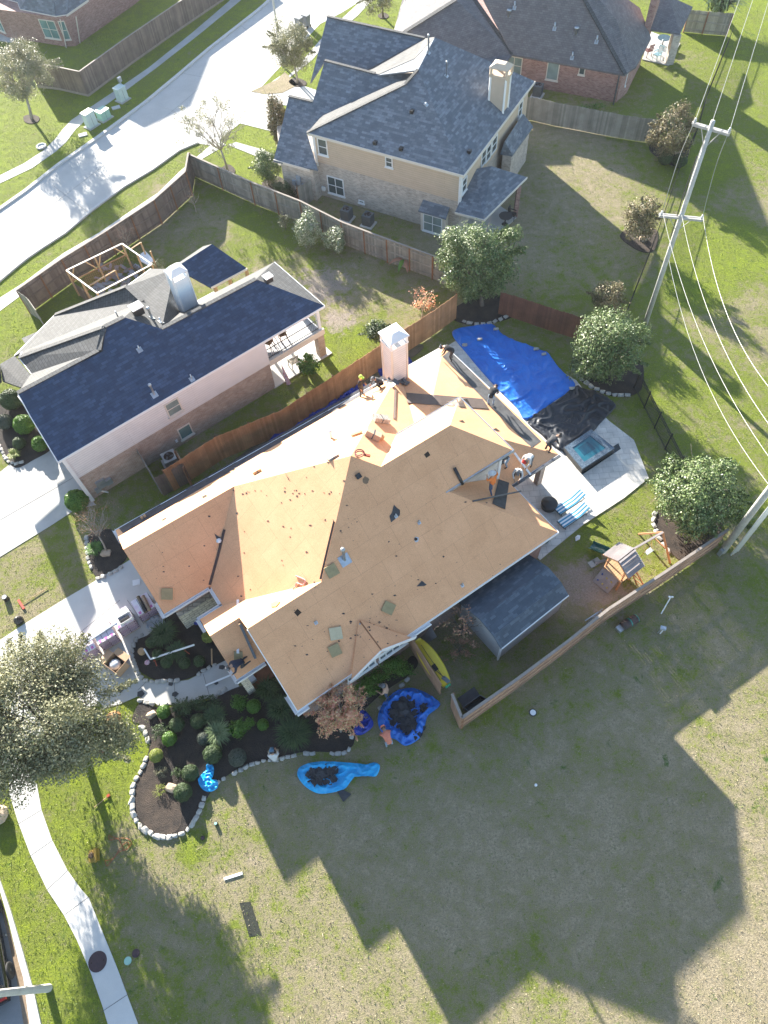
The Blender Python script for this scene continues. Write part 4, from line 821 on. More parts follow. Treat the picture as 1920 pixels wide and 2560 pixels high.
def limbs(base,tips,r0,seed=0,levels=2,spread=.5,n_=7):
    """trunk and tapering limbs from base towards the tip points"""
    r_=random.Random(seed); L=[]
    for tp_ in tips:
        b=Vector(base); t=Vector(tp_); pts=[b]
        for i in range(1,5):
            f=i/4; p=b.lerp(t,f); p+=Vector((r_.uniform(-1,1),r_.uniform(-1,1),r_.uniform(-.4,.4)))*(.07*(t-b).length*(1 if i<4 else .2)); pts.append(p)
        L.append(tube(pts,[r0*(1-.2*i) for i in range(5)],n_))
        if levels>0:
            for j in range(4):
                s=pts[r_.randint(1,3)]; e=s+(t-b)*r_.uniform(.25,.5)+Vector((r_.uniform(-1,1),r_.uniform(-1,1),r_.uniform(-.2,.7)))*spread*(t-b).length*.6
                L.append(limbs(s,[e],r0*.45,r_.randint(0,9999),levels-1,spread,5))
    return join(*L)
BARK=M('tree_bark',(.22,.18,.15),(.14,.115,.10),.9,4,25,bump=.5); BARKL=M('pale_bark',(.42,.38,.34),(.33,.29,.25),.85,4,25,bump=.3)
LM_MAG=leafmat('magnolia_leaves',[(.05,.09,.028),(.085,.145,.035),(.14,.205,.06),(.23,.28,.11),(.055,.10,.03),(.30,.33,.17)],.45,.12,.45)
LM_OAK=leafmat('oak_leaves',[(.12,.13,.06),(.19,.19,.095),(.27,.265,.15),(.36,.345,.22),(.14,.155,.06)],.55,.2,.35)
LM_PALE=leafmat('pale_thin_leaves',[(.20,.20,.12),(.28,.27,.17),(.34,.32,.22),(.22,.25,.10)],.5,.2)
LM_OLE=leafmat('oleander_leaves',[(.11,.16,.06),(.20,.26,.12),(.36,.40,.26),(.50,.50,.40)],.4,.1)
LM_BR=leafmat('bronze_leaves',[(.10,.10,.045),(.16,.14,.07),(.27,.20,.12),(.22,.22,.09)],.55,.1,.35)
LM_RED=leafmat('red_autumn_leaves',[(.68,.26,.18),(.80,.44,.30),(.74,.58,.32),(.60,.24,.18),(.50,.50,.22)],.5,.3)
LM_PINK=leafmat('dry_pink_leaves',[(.42,.20,.13),(.52,.28,.18),(.34,.18,.12),(.36,.30,.14)],.6,.2)
LM_SHR=leafmat('shrub_leaves',[(.035,.065,.022),(.055,.095,.03),(.08,.13,.045)],.55,.1)
LM_SHG=leafmat('greyish_shrub_leaves',[(.055,.075,.055),(.085,.105,.08),(.12,.14,.11)],.6,.1)
LM_BRI=leafmat('bright_green_leaves',[(.05,.13,.012),(.09,.20,.02),(.15,.29,.035)],.45,.2)
LM_YEL=leafmat('yellow_green_leaves',[(.18,.24,.03),(.28,.33,.06),(.36,.36,.10)],.5,.2)
LM_GRS=leafmat('grass_blades',[(.025,.055,.015),(.05,.095,.025),(.08,.13,.04)],.5,.1); LM_GRL=leafmat('light_grass_blades',[(.09,.14,.05),(.16,.22,.09),(.22,.28,.13)],.5,.1)
def tree(name,label,cat,base,cpx,cz,rad,n,ls,lm,tr=.12,bark=None,nc=16,cr=.4,core=.25,tips=5,levels=1,asp=.5,group=None,fl=.35,bz=0.,lean=None,spread=.5):
    b=P(*base,0) if not isinstance(base,Vector) else base; c=P(*cpx,cz)
    t=empty(name,b,0,label,cat,group)
    tt=[]
    for i in range(tips):
        a=2*math.pi*i/tips+.4; tt.append(c+Vector((math.cos(a)*rad[0]*.62,math.sin(a)*rad[1]*.62,rad[2]*(.1+.4*((i*37)%5)/5))))
    fork=b.lerp(Vector((c.x,c.y,0)),.35)+Vector((0,0,max(.15,(cz-rad[2]*.75)*.85)))
    V=join(tube([b-Vector((0,0,.05)),b.lerp(fork,.5)+Vector((.03,.02,0)),fork],[tr*1.25,tr,tr*.85],9),limbs(fork,tt+[c+Vector((0,0,rad[2]*.7))],tr*.6,int(abs(b.x*100)),levels,spread))
    obj('trunk',V,bark or BARK,t,True,uv=False)
    v,f=cloud(c,rad,n,ls,nc,cr,.5,asp,fl,core); fastmesh('crown',v,f,lm,t); return t
tree('oak_tree','large grey green oak tree over the front lawn, beside the driveway','tree',(215,1895),(78,1805),4.5,(4.35,3.4,2.7),105000,.12,LM_OAK,.17,nc=60,cr=.27,core=.16,tips=8,levels=2)
tree('street_tree','pale feathery tree with long trunk on the upper left lawn beside the kerb','tree',(80,299),(55,178),4.0,(3.0,3.0,2.5),34000,.11,LM_PALE,.12,BARKL,nc=34,cr=.24,core=.05,tips=8,levels=2)
tree('street_tree','thin half bare tree between the street and the grey fence corner','tree',(570,430),(530,318),4.2,(2.9,2.7,2.3),5200,.10,LM_PALE,.09,BARKL,nc=40,cr=.14,core=.04,tips=9,levels=2,spread=.7)
tree('street_tree','olive green tree on the grass strip left of the tan house garage','tree',(744,209),(728,120),3.9,(2.5,2.5,2.3),24000,.11,LM_OAK,.10,BARKL,nc=26,cr=.27,core=.08,tips=7)
tree('street_tree','leafy tree partly cut off at the top edge above the brick house roof','tree',(957,42),(950,-18),3.6,(2.2,2.2,1.8),9000,.12,LM_OAK,.1,nc=20,cr=.3,core=.1)
tree('magnolia_tree','big glossy magnolia at the corner where the cedar fence meets the brown fence','tree',(1205,765),(1195,655),3.1,(2.75,2.6,2.8),42000,.145,LM_MAG,.14,nc=52,cr=.27,core=.25,fl=.5)
tree('magnolia_tree','glossy magnolia above a ring of pale stones, right of the blue pool tarp','tree',(1530,945),(1518,868),2.6,(2.25,2.2,2.4),34000,.13,LM_MAG,.12,nc=44,cr=.28,core=.25,fl=.5)
tree('magnolia_tree','rounded magnolia beside the swing set and the lower utility pole','tree',(1742,1315),(1750,1243),2.4,(2.5,2.3,2.2),36000,.14,LM_MAG,.12,nc=44,cr=.28,core=.25,fl=.5)
tree('small_tree','bronze leaved small tree just behind the magnolia with the stone ring','tree',(1530,785),(1520,745),1.8,(1.25,1.15,1.1),5000,.13,LM_BR,.07,nc=14,core=.2)
tree('small_tree','bronze green tree over clipped shrubs at the end of the pale grey fence','tree',(1672,392),(1680,328),2.9,(1.55,1.5,2.0),9000,.16,LM_BR,.08,BARKL,nc=18,core=.2)
tree('small_tree','small bronze green tree in the pointed mulch bed by the tall utility pole','tree',(1606,605),(1606,545),2.4,(1.35,1.3,1.8),6500,.14,LM_BR,.07,BARKL,nc=16,core=.2)
tree('evergreen_tree','tall narrow brownish evergreen beside the tan house garage roof','tree',(697,385),(692,300),2.8,(.95,.95,2.4),7000,.16,LM_BR,.08,nc=20,cr=.32,core=.3)
tree('shrub','dense dark green shrub at the garage corner of the tan house','shrub',(672,465),(668,415),1.6,(1.25,1.15,1.4),8000,.12,LM_MAG,.07,nc=16,core=.35)
tree('shrub','dark bush between the fence and the meter boxes of the tan house','shrub',(708,492),(705,475),.9,(.95,.8,.85),4500,.1,LM_SHR,.05,nc=10,core=.3)
tree('oleander_shrub','larger pale leaved oleander in front of the long grey fence','shrub',(778,618),(770,575),1.5,(1.15,1.1,1.25),4500,.17,LM_OLE,.04,nc=14,core=.25,asp=.3)
tree('oleander_shrub','smaller pale oleander right of the larger one along the grey fence','shrub',(840,632),(837,596),1.2,(.95,.9,.95),3300,.17,LM_OLE,.04,nc=12,core=.25,asp=.3)
tree('shrub','wispy pinkish seedling left of the pale oleanders','shrub',(714,575),(712,548),1.0,(.6,.6,.7),500,.1,LM_PALE,.025,nc=8,core=.1)
tree('shrub','long leaved green shrub between the cedar fence and the yard lawn','shrub',(950,862),(950,832),.9,(1.05,.9,.85),3200,.2,LM_SHR,.04,nc=14,core=.2,asp=.25)
tree('sapling','thin sapling with orange leaves behind the cedar fence','tree',(1052,800),(1062,752),1.4,(.95,.8,1.0),420,.14,LM_RED,.03,BARKL,nc=10,core=.0,tips=5)
tree('crepe_myrtle','red and orange autumn crepe myrtle at the front corner of the stripped house','tree',(852,1830),(850,1772),2.4,(1.35,1.3,1.25),8500,.12,LM_RED,.05,BARKL,nc=36,cr=.22,core=.06,tips=7,levels=2)
tree('crepe_myrtle','bare twiggy crepe myrtle in the bed beside the garage','tree',(268,1382),(238,1300),2.6,(1.25,1.2,1.0),900,.06,LM_PINK,.05,BARKL,nc=26,cr=.3,core=.0,tips=9,levels=2)
tree('crepe_myrtle','bare crepe myrtle with dry pink leaves beside the shed','tree',(1150,1590),(1162,1560),1.9,(1.35,1.2,.9),420,.12,LM_PINK,.045,BARK,nc=18,cr=.25,core=.0,tips=9,levels=2)
tree('shrub','dry pink leaved shrub on the ground between shed and paddleboard','shrub',(1150,1630),(1150,1622),.5,(1.0,.8,.45),520,.11,LM_PINK,.03,BARK,nc=16,cr=.25,core=.0,tips=6)
tree('crepe_myrtle','leafless young tree inside the fenced yard near the street corner','tree',(490,530),(482,497),1.6,(.9,.7,.8),60,.05,LM_PINK,.035,BARKL,tips=6,levels=1)
tree('crepe_myrtle','leafless twiggy tree beside the weathered fence near the lattice pen','tree',(325,632),(312,585),1.8,(.8,.7,.9),260,.05,LM_PINK,.03,BARKL,tips=6,levels=1)
tree('sapling','tiny staked sapling in front of the long grey fence','tree',(655,550),(652,528),.8,(.3,.3,.4),60,.08,LM_BR,.015,tips=3,levels=0)
def blades(c,r,h,n,wd=.02,droop=1.):
    c=np.array(c); a=rg.uniform(0,2*np.pi,n); rr=r*rg.uniform(.25,1.1,n); hh=h*rg.uniform(.6,1.2,n); s=[]
    d=np.stack([np.cos(a),np.sin(a),0*a],1); sd=np.stack([-np.sin(a),np.cos(a),0*a],1)*(wd*rg.uniform(.7,1.3,n))[:,None]
    o=c+rg.normal(size=(n,3))*[r*.12,r*.12,0]; K=[]
    for i,t in enumerate((0,.35,.7,1.)):
        z=hh*(2.2*t-1.55*t*t*droop); p=o+d*(rr*t)[:,None]; p[:,2]=c[2]+np.maximum(z,.01+0*z); w_=(1,.9,.6,.12)[i]; K+=[p-sd*w_,p+sd*w_]
    V=np.stack(K,1); F=[]
    b=np.arange(n)[:,None]*8
    for i in range(3): F.append(b+np.array([2*i,2*i+1,2*i+3,2*i+2]))
    return V.reshape(-1,3),np.concatenate(F)
def grassclump(label,x,y,r,h,n,lm,wd=.02,name='ornamental_grass',cat='plant'):
    p=P(x,y,.05); v,f=blades(p,r,h,n,wd); o=fastmesh(name,v,f,lm); return tag(o,label,cat)
grassclump('large fountain grass clump in the island bed by the driveway',416,1590,.75,.75,900,LM_GRS)
grassclump('second dark grass clump under the white downspout in the island bed',446,1634,.6,.6,650,LM_GRS)
grassclump('light green spiky grass clump in the middle of the front bed',548,1836,.68,.55,620,LM_GRL,.022)
grassclump('soft mid green grass clump behind the spiky light one in the front bed',540,1792,.6,.5,600,LM_GRS,.02)
grassclump('dark grass clump nearest the seated white shirted worker',738,1838,.9,.85,1100,LM_GRS)
grassclump('dark grass clump against the house front corner',706,1776,.75,.8,800,LM_GRS)
grassclump('dark grass clump just below the porch roof corner',672,1730,.65,.7,700,LM_GRS)
grassclump('dense leafy plant in the bed beside the garage myrtle trunks',240,1376,.5,.45,420,LM_BRI,.03)
grassclump('spiky yellow plant inside the stone edged bed at the left',38,1140,.45,.4,160,LM_YEL,.035)
def bush(label,x,y,r,lm,name='clipped_shrub',n=None,hf=.85,ls=.055,cat='shrub'):
    """clipped ball: dense small leaves over a twiggy core"""
    b=P(x,y,0); k=r; c=P(x,y,k*hf); c=Vector((c.x,c.y,k*hf)); n=n or int(5200*(k/.4)**1.6); n=min(n,7000)
    t=empty(name,Vector((c.x,c.y,0)),0,label,cat)
    d=rg.normal(size=(n,3)); d[:,2]=np.abs(d[:,2])*1.1-.35; d/=np.linalg.norm(d,axis=1)[:,None]; rr=k*(.90+.12*rg.uniform(0,1,n)); lump=np.array([noise.noise(Vector(q)*2.6) for q in d[:n]])*.10+1
    p=np.array(c)+d*(rr*lump)[:,None]*[1,1,hf+.1]; nm=d+rg.normal(size=(n,3))*.45; nm/=np.linalg.norm(nm,axis=1)[:,None]
    v,f=quads(p,nm,ls*rg.uniform(.7,1.3,n),.6); fastmesh('leaves',v,f,lm,t)
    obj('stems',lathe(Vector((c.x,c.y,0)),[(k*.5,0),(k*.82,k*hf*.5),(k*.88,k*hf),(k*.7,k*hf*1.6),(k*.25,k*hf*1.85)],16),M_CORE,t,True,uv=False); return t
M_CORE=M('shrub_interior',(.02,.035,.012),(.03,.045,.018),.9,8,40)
for x,y,r,lm,lb in ((442,1812,.37,LM_SHR,'round clipped shrub between the bright green ball and the front path'),(495,1803,.38,LM_SHR,'round clipped shrub directly left of the soft grass clump'),(423,1847,.36,LM_BRI,'bright green clipped ball in the left half of the front bed'),
 (409,1780,.34,LM_BRI,'green rounded shrub touching the path edging stones'),(509,1846,.33,LM_SHG,'greyish small ball shrub left of the spiky light grass'),(531,1886,.45,LM_SHR,'largest round clipped shrub, above the light blue tarp scrap'),(593,1894,.43,LM_SHG,'big grey green ball shrub left of the seated worker'),
 (475,1933,.40,LM_SHR,'clipped ball shrub just left of the light blue tarp scrap'),(457,1981,.43,LM_SHR,'half sunlit ball shrub beside the tan boulder'),(390,1889,.33,LM_YEL,'yellow green ball shrub on the white stone edging'),(634,1766,.36,LM_BRI,'bright green ball shrub at the right of the front bed'),(657,1812,.29,LM_BRI,'small bright shrub below the brighter ball in the front bed'),
 (378,1607,.30,LM_SHR,'ball shrub at the upper left of the island bed'),(395,1636,.30,LM_SHR,'ball shrub right of the tree stump in the island bed'),(416,1656,.31,LM_SHR,'left ball of the bottom row of shrubs in the island bed'),(461,1658,.31,LM_SHR,'middle ball of the bottom row of shrubs in the island bed'),(498,1653,.30,LM_SHR,'right ball of the bottom row of shrubs in the island bed'),
 (520,1592,.33,LM_YEL,'yellow green bush by the porch under the gutter corner'),(1665,395,.55,LM_SHR,'dark ball shrub left under the bronze green tree'),(1700,402,.55,LM_SHR,'dark ball shrub right under the bronze green tree'),(60,1062,.65,LM_BRI,'leafy shrub beside the white edge of the blue roofed house'),(28,1000,.7,LM_SHR,'dark shrub at the left picture edge by the blue roofed house'),(12,1055,.5,LM_SHG,'greyish shrub in the bed at the left picture edge'),(48,1108,.4,LM_SHR,'small shrub above the spiky yellow plant'),(192,1252,.68,LM_BRI,'glossy green bush at the garage corner of the blue roofed house'),(100,1110,.5,LM_BRI,'bright green shrub against the garage wall of the blue roofed house')):
    bush(lb,x,y,r,lm,ls=.05 if r<.5 else .09)
def leafy(label,x,y,rad,n,ls,lm,z=.35,name='bush',cat='shrub',asp=.35,fl=.6):
    c=P(x,y,z); v,f=cloud(c,rad,n,ls,14,.4,.5,asp,fl,.2); return tag(fastmesh(name,v,f,lm),label,cat)
leafy('dark leafy bush beside the path at the top of the front bed',458,1766,(.55,.5,.4),2600,.08,LM_SHR); leafy('low dark hedge along the path edge in the front bed',510,1756,(.85,.4,.35),3000,.07,LM_SHR)
leafy('bright broad leaved plant right of the spiky light grass',594,1822,(.5,.5,.35),1500,.13,LM_BRI); leafy('small bright leafy plant at the edge of the bright broad leaved one',622,1808,(.3,.3,.25),700,.10,LM_BRI); leafy('leafy green plant above the bright ball, near the porch corner',596,1754,(.42,.42,.3),1300,.10,LM_BRI)
leafy('feathery low plant in the left part of the front bed',401,1825,(.38,.38,.3),1200,.07,LM_SHR); leafy('thin yellowish plant on the bare brown mulch',399,1976,(.3,.3,.2),420,.06,LM_YEL,.2); leafy('small fern left of the dark clipped ball',441,1930,(.25,.3,.2),450,.07,LM_SHR,.2); leafy('dead grey twiggy plant on the sunlit brown mulch',402,1930,(.35,.3,.25),600,.05,LM_PALE,.2)
leafy('bright green hedge under the gabled side window',968,1668,(1.5,.6,.5),4200,.11,LM_BRI,.5); leafy('leafy hedge end beside the red crepe myrtle',925,1712,(.9,.6,.5),2400,.11,LM_BRI,.45)
leafy('weedy green plants along the foot of the red brick house',1475,272,(1.6,.4,.5),700,.18,LM_BRI,.4); leafy('dry tan plants inside the lattice pen',335,640,(1.1,.6,.25),500,.12,LM_YEL,.3)
leafy('leafy green plant in a terracotta pot on the covered patio',770,908,(.75,.7,.6),900,.26,LM_BRI,1.0); leafy('pale flowering bush at the corner of the lattice pen',395,662,(.6,.5,.4),500,.10,LM_PALE,.6)
leafy('trailing dead vines beside the shed wall',1300,1640,(2.8,.3,.15),900,.05,LM_PALE,.1)
# banana plant and palm
def banana(x,y):
    b=P(x,y,0); t=empty('banana_plant',b,0,'banana plant with browned arching leaves at the grey fence','plant'); obj('stem',tube([b,b+Vector((0,0,.8))],[.12,.08],8),LM_BRI,t)
    for i in range(9):
        a=i*2.4; d=Vector((math.cos(a),math.sin(a),0)); s=Vector((-d.y,d.x,0)); V=[];F=[]
        for j in range(7):
            f=j/6; p=b+Vector((0,0,.7))+d*(1.25*f)+Vector((0,0,.9*f-1.1*f*f)); w_=.17*math.sin(math.pi*min(1,f*.9+.08)); V+=[p-s*w_,p+Vector((0,0,.03)),p+s*w_]
        for j in range(6):
            k=j*3; F+=[[k,k+1,k+4,k+3],[k+1,k+2,k+5,k+4]]
        mesh('leaf',V,F,(LM_BRI if i%2 else LM_PINK),t)
banana(1012,668)
pm=empty('palm_tree',P(1800,30,0),0,'dark green palm tree behind the fence at the far top right','tree'); v,f=blades(P(1795,25,1.2),2.6,1.6,260,.06); fastmesh('fronds',v,f,LM_GRS,pm); obj('trunk',tube([P(1795,25,0),P(1795,25,1.3)],[.25,.2],10),BARK,pm)
# tree stump, boulders, edging stones
STN=M('limestone',(.52,.50,.46),(.36,.34,.31),.85,2.5,25,bump=.3,fa=.2); BOUL=M('tan_boulder',(.55,.42,.30),(.42,.32,.24),.85,2.5,25,bump=.4,fa=.2)
def rockmesh(seed,s=(1,1,1)):
    bm=bmesh.new(); bmesh.ops.create_icosphere(bm,subdivisions=2,radius=.5)
    for v in bm.verts:
        q=v.co.copy(); m_=max(abs(q.x),abs(q.y),abs(q.z)); v.co=q.lerp(q/m_*.47,.85); v.co+=Vector(noise.noise_vector(v.co*1.6+Vector((seed*7.3,seed,0))))*.22; v.co=Vector((v.co.x*s[0],v.co.y*s[1],v.co.z*s[2]))
    me=bpy.data.meshes.new('stone'); bm.to_mesh(me); bm.free(); return me
stones=[rockmesh(i,(1,.8,.55)) for i in range(7)]
for m_ in stones: m_.materials.append(STN)
def edging(pts,label,grp,step=.3,size=.27,skip=0):
    sp=resample(smooth_path([P(x,y,0) for x,y in pts],8),step)
    for i,p in enumerate(sp[:-1]):
        if rnd.random()<skip: continue
        d=sp[i+1]-p; o=bpy.data.objects.new('edging_stone',rnd.choice(stones)); col.objects.link(o); o.location=p+Vector((rnd.uniform(-.02,.02),rnd.uniform(-.02,.02),.05))
        o.rotation_euler=(rnd.uniform(-.1,.1),rnd.uniform(-.1,.1),math.atan2(d.y,d.x)+rnd.uniform(-.35,.35)); s=size*rnd.uniform(.8,1.2); o.scale=(s*rnd.uniform(.9,1.3),s,s); tag(o,label,'stone',grp)
edging([(392,2091),(350,2065),(332,2025),(331,1985),(340,1950),(356,1925),(368,1890),(374,1870)],'white edging stone along the sunny left curve of the front bed','stones of the left curve of the front bed',.33,.31)
edging([(370,1850),(362,1830),(350,1812),(335,1803)],'white edging stone at the upper left tip of the front bed','stones at the upper left tip of the front bed',.36,.33)
edging([(392,2091),(420,2094),(452,2085),(480,2062),(502,2022),(512,1992),(525,1972)],'white edging stone along the lower right curve of the front bed','stones of the lower right curve of the front bed',.3,.27)
edging([(545,1958),(565,1944),(600,1926),(640,1908),(668,1902),(700,1898),(760,1885),(800,1884)],'pale edging stone between the light blue tarp scrap and the seated worker row','stones along the lawn edge of the front bed',.3,.24,.1)
edging([(830,1884),(855,1884),(872,1874),(884,1858)],'grey edging stone under the red crepe myrtle','stones under the red crepe myrtle',.3,.26)
edging([(340,1600),(332,1620),(332,1645),(340,1672),(352,1692),(368,1703),(400,1704),(436,1702),(458,1700)],'white edging stone around the rounded end of the island bed','stones round the island bed',.33,.29)
edging([(498,1686),(520,1672),(545,1660),(558,1650)],'white edging stone at the porch end of the island bed','stones at the porch end of the island bed',.3,.28)
edging([(342,1597),(355,1589),(372,1583)],'pale edging stone near the plastic sheet on the driveway','stones near the plastic sheet',.3,.26)
edging([(352,1752),(375,1758),(405,1762),(435,1764)],'white edging stone on the outer side of the front path','stones on the outer side of the front path',.33,.29); edging([(535,1742),(555,1728),(572,1712)],'white edging stone by the porch on the outer side of the path','stones by the porch outside the path',.3,.28)
edging([(218,1345),(218,1375),(222,1400),(236,1440)],'mossy edging stone left of the bare myrtle bed','stones left of the myrtle bed',.35,.3); edging([(245,1448),(270,1438),(295,1425),(325,1402)],'tan edging stone between the myrtle bed and the driveway','stones between myrtle bed and driveway',.36,.3,.1)
edging([(1436,930),(1455,950),(1480,968),(1520,985),(1560,990),(1590,986)],'white edging stone round the magnolia beyond the pool','stones round the magnolia beyond the pool',.4,.33)
edging([(1160,805),(1190,812),(1225,808),(1260,795),(1280,782)],'mossy edging stone under the big corner magnolia','stones under the corner magnolia',.45,.33)
edging([(1637,1285),(1634,1310),(1645,1340),(1660,1365),(1675,1385),(1690,1398)],'pale edging stone between the swing set and the magnolia','stones between swing set and magnolia',.42,.33)
edging([(0,1118),(18,1150),(40,1160),(75,1148)],'white edging stone round the bed at the left picture edge','stones round the left bed',.3,.26); edging([(880,1842),(900,1815),(925,1790),(960,1760),(1000,1722),(1035,1672)],'grey edging stone along the hedge below the gabled window','stones along the hedge',.4,.28,.15)
for x,y,s,lb in ((430,1970,.55,'tan boulder touching the half sunlit ball shrub'),(381,1788,.5,'tan pointed rock near the path with a small ornament'),(267,1385,.6,'mossy boulder at the foot of the bare myrtle'),(1693,385,.5,'rounded tan boulder under the bronze green tree'),(1605,600,.6,'pale rock heap in the pointed mulch bed')):
    o=bpy.data.objects.new('boulder',rockmesh(int(x),(1,.8,.6))); o.data.materials.append(BOUL); col.objects.link(o); p=P(x,y,0); o.location=p+Vector((0,0,.1)); o.scale=(s,s,s); o.rotation_euler=(0,0,x); tag(o,lb,'rock')
o=obj('tree_stump',lathe(P(356,1631,0),[(.2,0),(.19,.22),(.17,.25)],14),LUMBER,None,False); tag(o,'cut tree stump slab in the dark island bed','stump')
# ------------------------------------------------------------------ power line
up=empty('utility_pole',P(1612,813),0,'tall weathered utility pole with two crossarms at the edge of the grassy field','utility pole')
pb_=P(1612,813,0); pt_=P(1783,302,14.1)
def onpole(x,y): z=zat(pb_,x,y); return pb_.lerp(pt_,z/14.1)
obj('pole',tube([pb_,pb_.lerp(pt_,.5),pt_],[.165,.145,.115],12),POLEW,up,True,uv=False)
ARMW=M('bleached_crossarm',(.50,.49,.47),(.40,.39,.37),.85,3,20,bump=.2); INS=M('grey_insulator',(.55,.57,.60),(.42,.45,.5),.3,3,20)
a1=P(1731,311,13.6),P(1824,337,13.6); zc=zat(pb_,1700,543); a2_=P(1648,540,zc),P(1757,551,zc)
for A,B in ((a1),(a2_)):
    o=obj('crossarm',join(bar(A,B,.11,.13)),ARMW,up,uv=False); obj('crossarm',bar(A+Vector((.04,.2,-.02)),B+Vector((.04,.2,-.02)),.1,.12),ARMW,up,uv=False)
    m=A.lerp(B,.5)
    for q in (A.lerp(B,.25),A.lerp(B,.75)): obj('brace',bar(q-Vector((0,0,.05)),pb_.lerp(pt_,(m.z-1.0)/14.1),.035),ARMW,up,uv=False)
insp=[]
for A,B in (a1,a2_):
    for f in (.04,.47,.96):
        p=A.lerp(B,f)+Vector((0,0,.08)); insp.append(p+Vector((0,0,.25))); obj('insulator',lathe(p,[(.03,0),(.09,.05),(.04,.1),(.09,.15),(.04,.2),(.06,.26)],10),INS,up,True,uv=False)
obj('conduit',tube([pb_.lerp(pt_,.86)+Vector((-.2,.1,0)),pb_.lerp(pt_,.7)+Vector((-.28,.05,0)),pb_.lerp(pt_,.5)+Vector((-.22,0,0))],.03,6),DARK,up,uv=False)
obj('jumper_wire',join(*[tube(smooth_path([insp[i],insp[i].lerp(insp[i+3],.35)+Vector((-.15,0,.1)),insp[i].lerp(insp[i+3],.7)+Vector((-.1,0,0)),insp[i+3]],6),.018,5) for i in range(3)]),GALV,up,uv=False)
b2=P(1806,1378,0); p2=empty('utility_pole',b2,0,'lower right utility pole with white conduit pipes, partly outside the picture','utility pole')
obj('pole',tube([b2,b2+Vector((.05,.05,13.5))],[.2,.14],12),POLEW,p2,True,uv=False)
for i in range(4):
    q=b2+Vector((.38+.15*i,-.28+.07*i,0)); obj('conduit',tube([q,q+Vector((0,0,11))],.05,8),WHITE,p2,True,uv=False)
obj('crossarm',bar(b2+Vector((-1.2,.3,12.2)),b2+Vector((1.2,-.3,12.2)),.12),ARMW,p2,uv=False)
obj('meter_base',box(b2+Vector((-.2,-.15,.25)),(.3,.2,.5),30),GALV,p2)
WIRE=M('aluminium_wire',(.46,.46,.45),(.38,.38,.37),.4,3,20,metal=.3)
def wire(a,b,sag,label,grp,r=.013):
    pts=[a.lerp(b,t/24)-Vector((0,0,sag*4*(t/24)*(1-t/24))) for t in range(25)]; tag(obj('power_line',tube(pts,r,5),WIRE,uv=False),label,'cable',grp)
far_=[P(1850,-6,13.9),P(1884,-6,13.9),P(1922,5,13.9)]
for i in range(3):
    a=insp[i]; d=far_[i]-a; wire(a,a+d*1.9,.4,('leftmost','middle','rightmost')[i]+' upper cable running from the tall pole to the top edge',None)
d2=[P(1922,938,10.4),P(1922,1030,10.2),P(1922,856,10.6)]
wire(insp[4],insp[4]+(P(1925,942,11.2)-insp[4])*1.5,2.0,'cable from the centre of the lower crossarm sagging to the right edge',None)
wire(insp[5],insp[5]+(P(1925,858,11.2)-insp[5])*1.5,1.9,'rightmost cable from the lower crossarm sagging to the right edge',None)
wire(insp[3],insp[3]+(P(1925,1034,11.0)-insp[3])*1.4,2.0,'cable from the left end of the lower crossarm sagging to the right edge',None)
n0=onpole(1665,640); wire(n0,n0+(P(1925,1140,8.2)-n0)*1.25,2.0,'lowest cable leaving the tall pole below its crossarms',None)
# street lamps
lp=empty('street_lamp',P(122,2470),0,'pale street lamp post rising at the bottom left beside the kerb','street lamp'); q=P(122,2470)
LAMPC=M('pale_concrete_post',(.60,.58,.54),(.50,.48,.45),.7,3,20,fa=.1)
obj('post',lathe(q,[(.17,0),(.16,.4),(.10,9)],8),LAMPC,lp,uv=False); obj('lamp_arm',bar(q+Vector((0,0,8.8)),q+Vector((-1.8,.5,9.2)),.08),LAMPC,lp); obj('lamp_head',box(q+Vector((-2.1,.58,9.2)),(.7,.3,.12),160),LAMPC,lp)
lp=empty('street_lamp',P(708,166),0,'slim grey street lamp post behind the tree at the top of the street','street lamp'); q=P(708,166)
obj('post',lathe(q,[(.13,0),(.12,.4),(.07,8.6)],8),POLEW,lp,uv=False); obj('lamp_arm',bar(q+Vector((0,0,8.5)),q+Vector((-1.5,.5,8.8)),.07),POLEW,lp); obj('lamp_head',box(q+Vector((-1.8,.6,8.8)),(.7,.3,.12),160),POLEW,lp)
# utility cabinets by the upper left street
CAB=M('pale_green_cabinet',(.52,.63,.60),(.46,.57,.55),.5,3,20,fa=.05); CAB2=M('mint_cabinet',(.33,.55,.46),(.30,.50,.42),.5,3,20,fa=.05)
def cabinet(x,y,s,a,m,label,slope=False):
    p=P(x,y,0); c=empty('utility_cabinet',p,0,label,'utility box'); obj('body',box(p+Vector((0,0,s[2]/2)),s,a),m,c); obj('lid',box(p+Vector((0,0,s[2]+.03)),(s[0]+.08,s[1]+.08,.06),a),m,c); obj('base_pad',box(p+Vector((0,0,.03)),(s[0]+.3,s[1]+.3,.08),a),CONC,c); ax=axz(a)
    obj('door_seam',boxv(p-ax[1]*(s[1]/2+.004)+Vector((0,0,s[2]/2)),ax,(.02,.012,s[2]*.8)),LEADM,c); return c
cabinet(308,250,(.9,.7,1.15),50,CAB,'tallest pale utility cabinet with a meter post beside the kerb'); cabinet(262,296,(1.0,.8,.75),50,CAB2,'squat mint green transformer box between two pale cabinets'); cabinet(231,315,(.95,.65,1.25),50,CAB,'pale cabinet nearest the curved pavement on the left')
o=obj('meter_post',join(box(P(313,240)+Vector((0,0,.8)),(.1,.1,1.6),50),box(P(313,240)+Vector((0,0,1.5)),(.35,.2,.4),50)),GALV); tag(o,'grey meter post right behind the tallest utility cabinet','post')
for x,y,lb,a in ((290,269,'concrete lid in the grass right of the mint transformer',20),(207,337,'sunlit concrete lid in the grass below the pale cabinet',20)): tag(obj('access_lid',box(P(x,y,.03),(.75,.5,.08),a),CONC_W),lb,'lid')
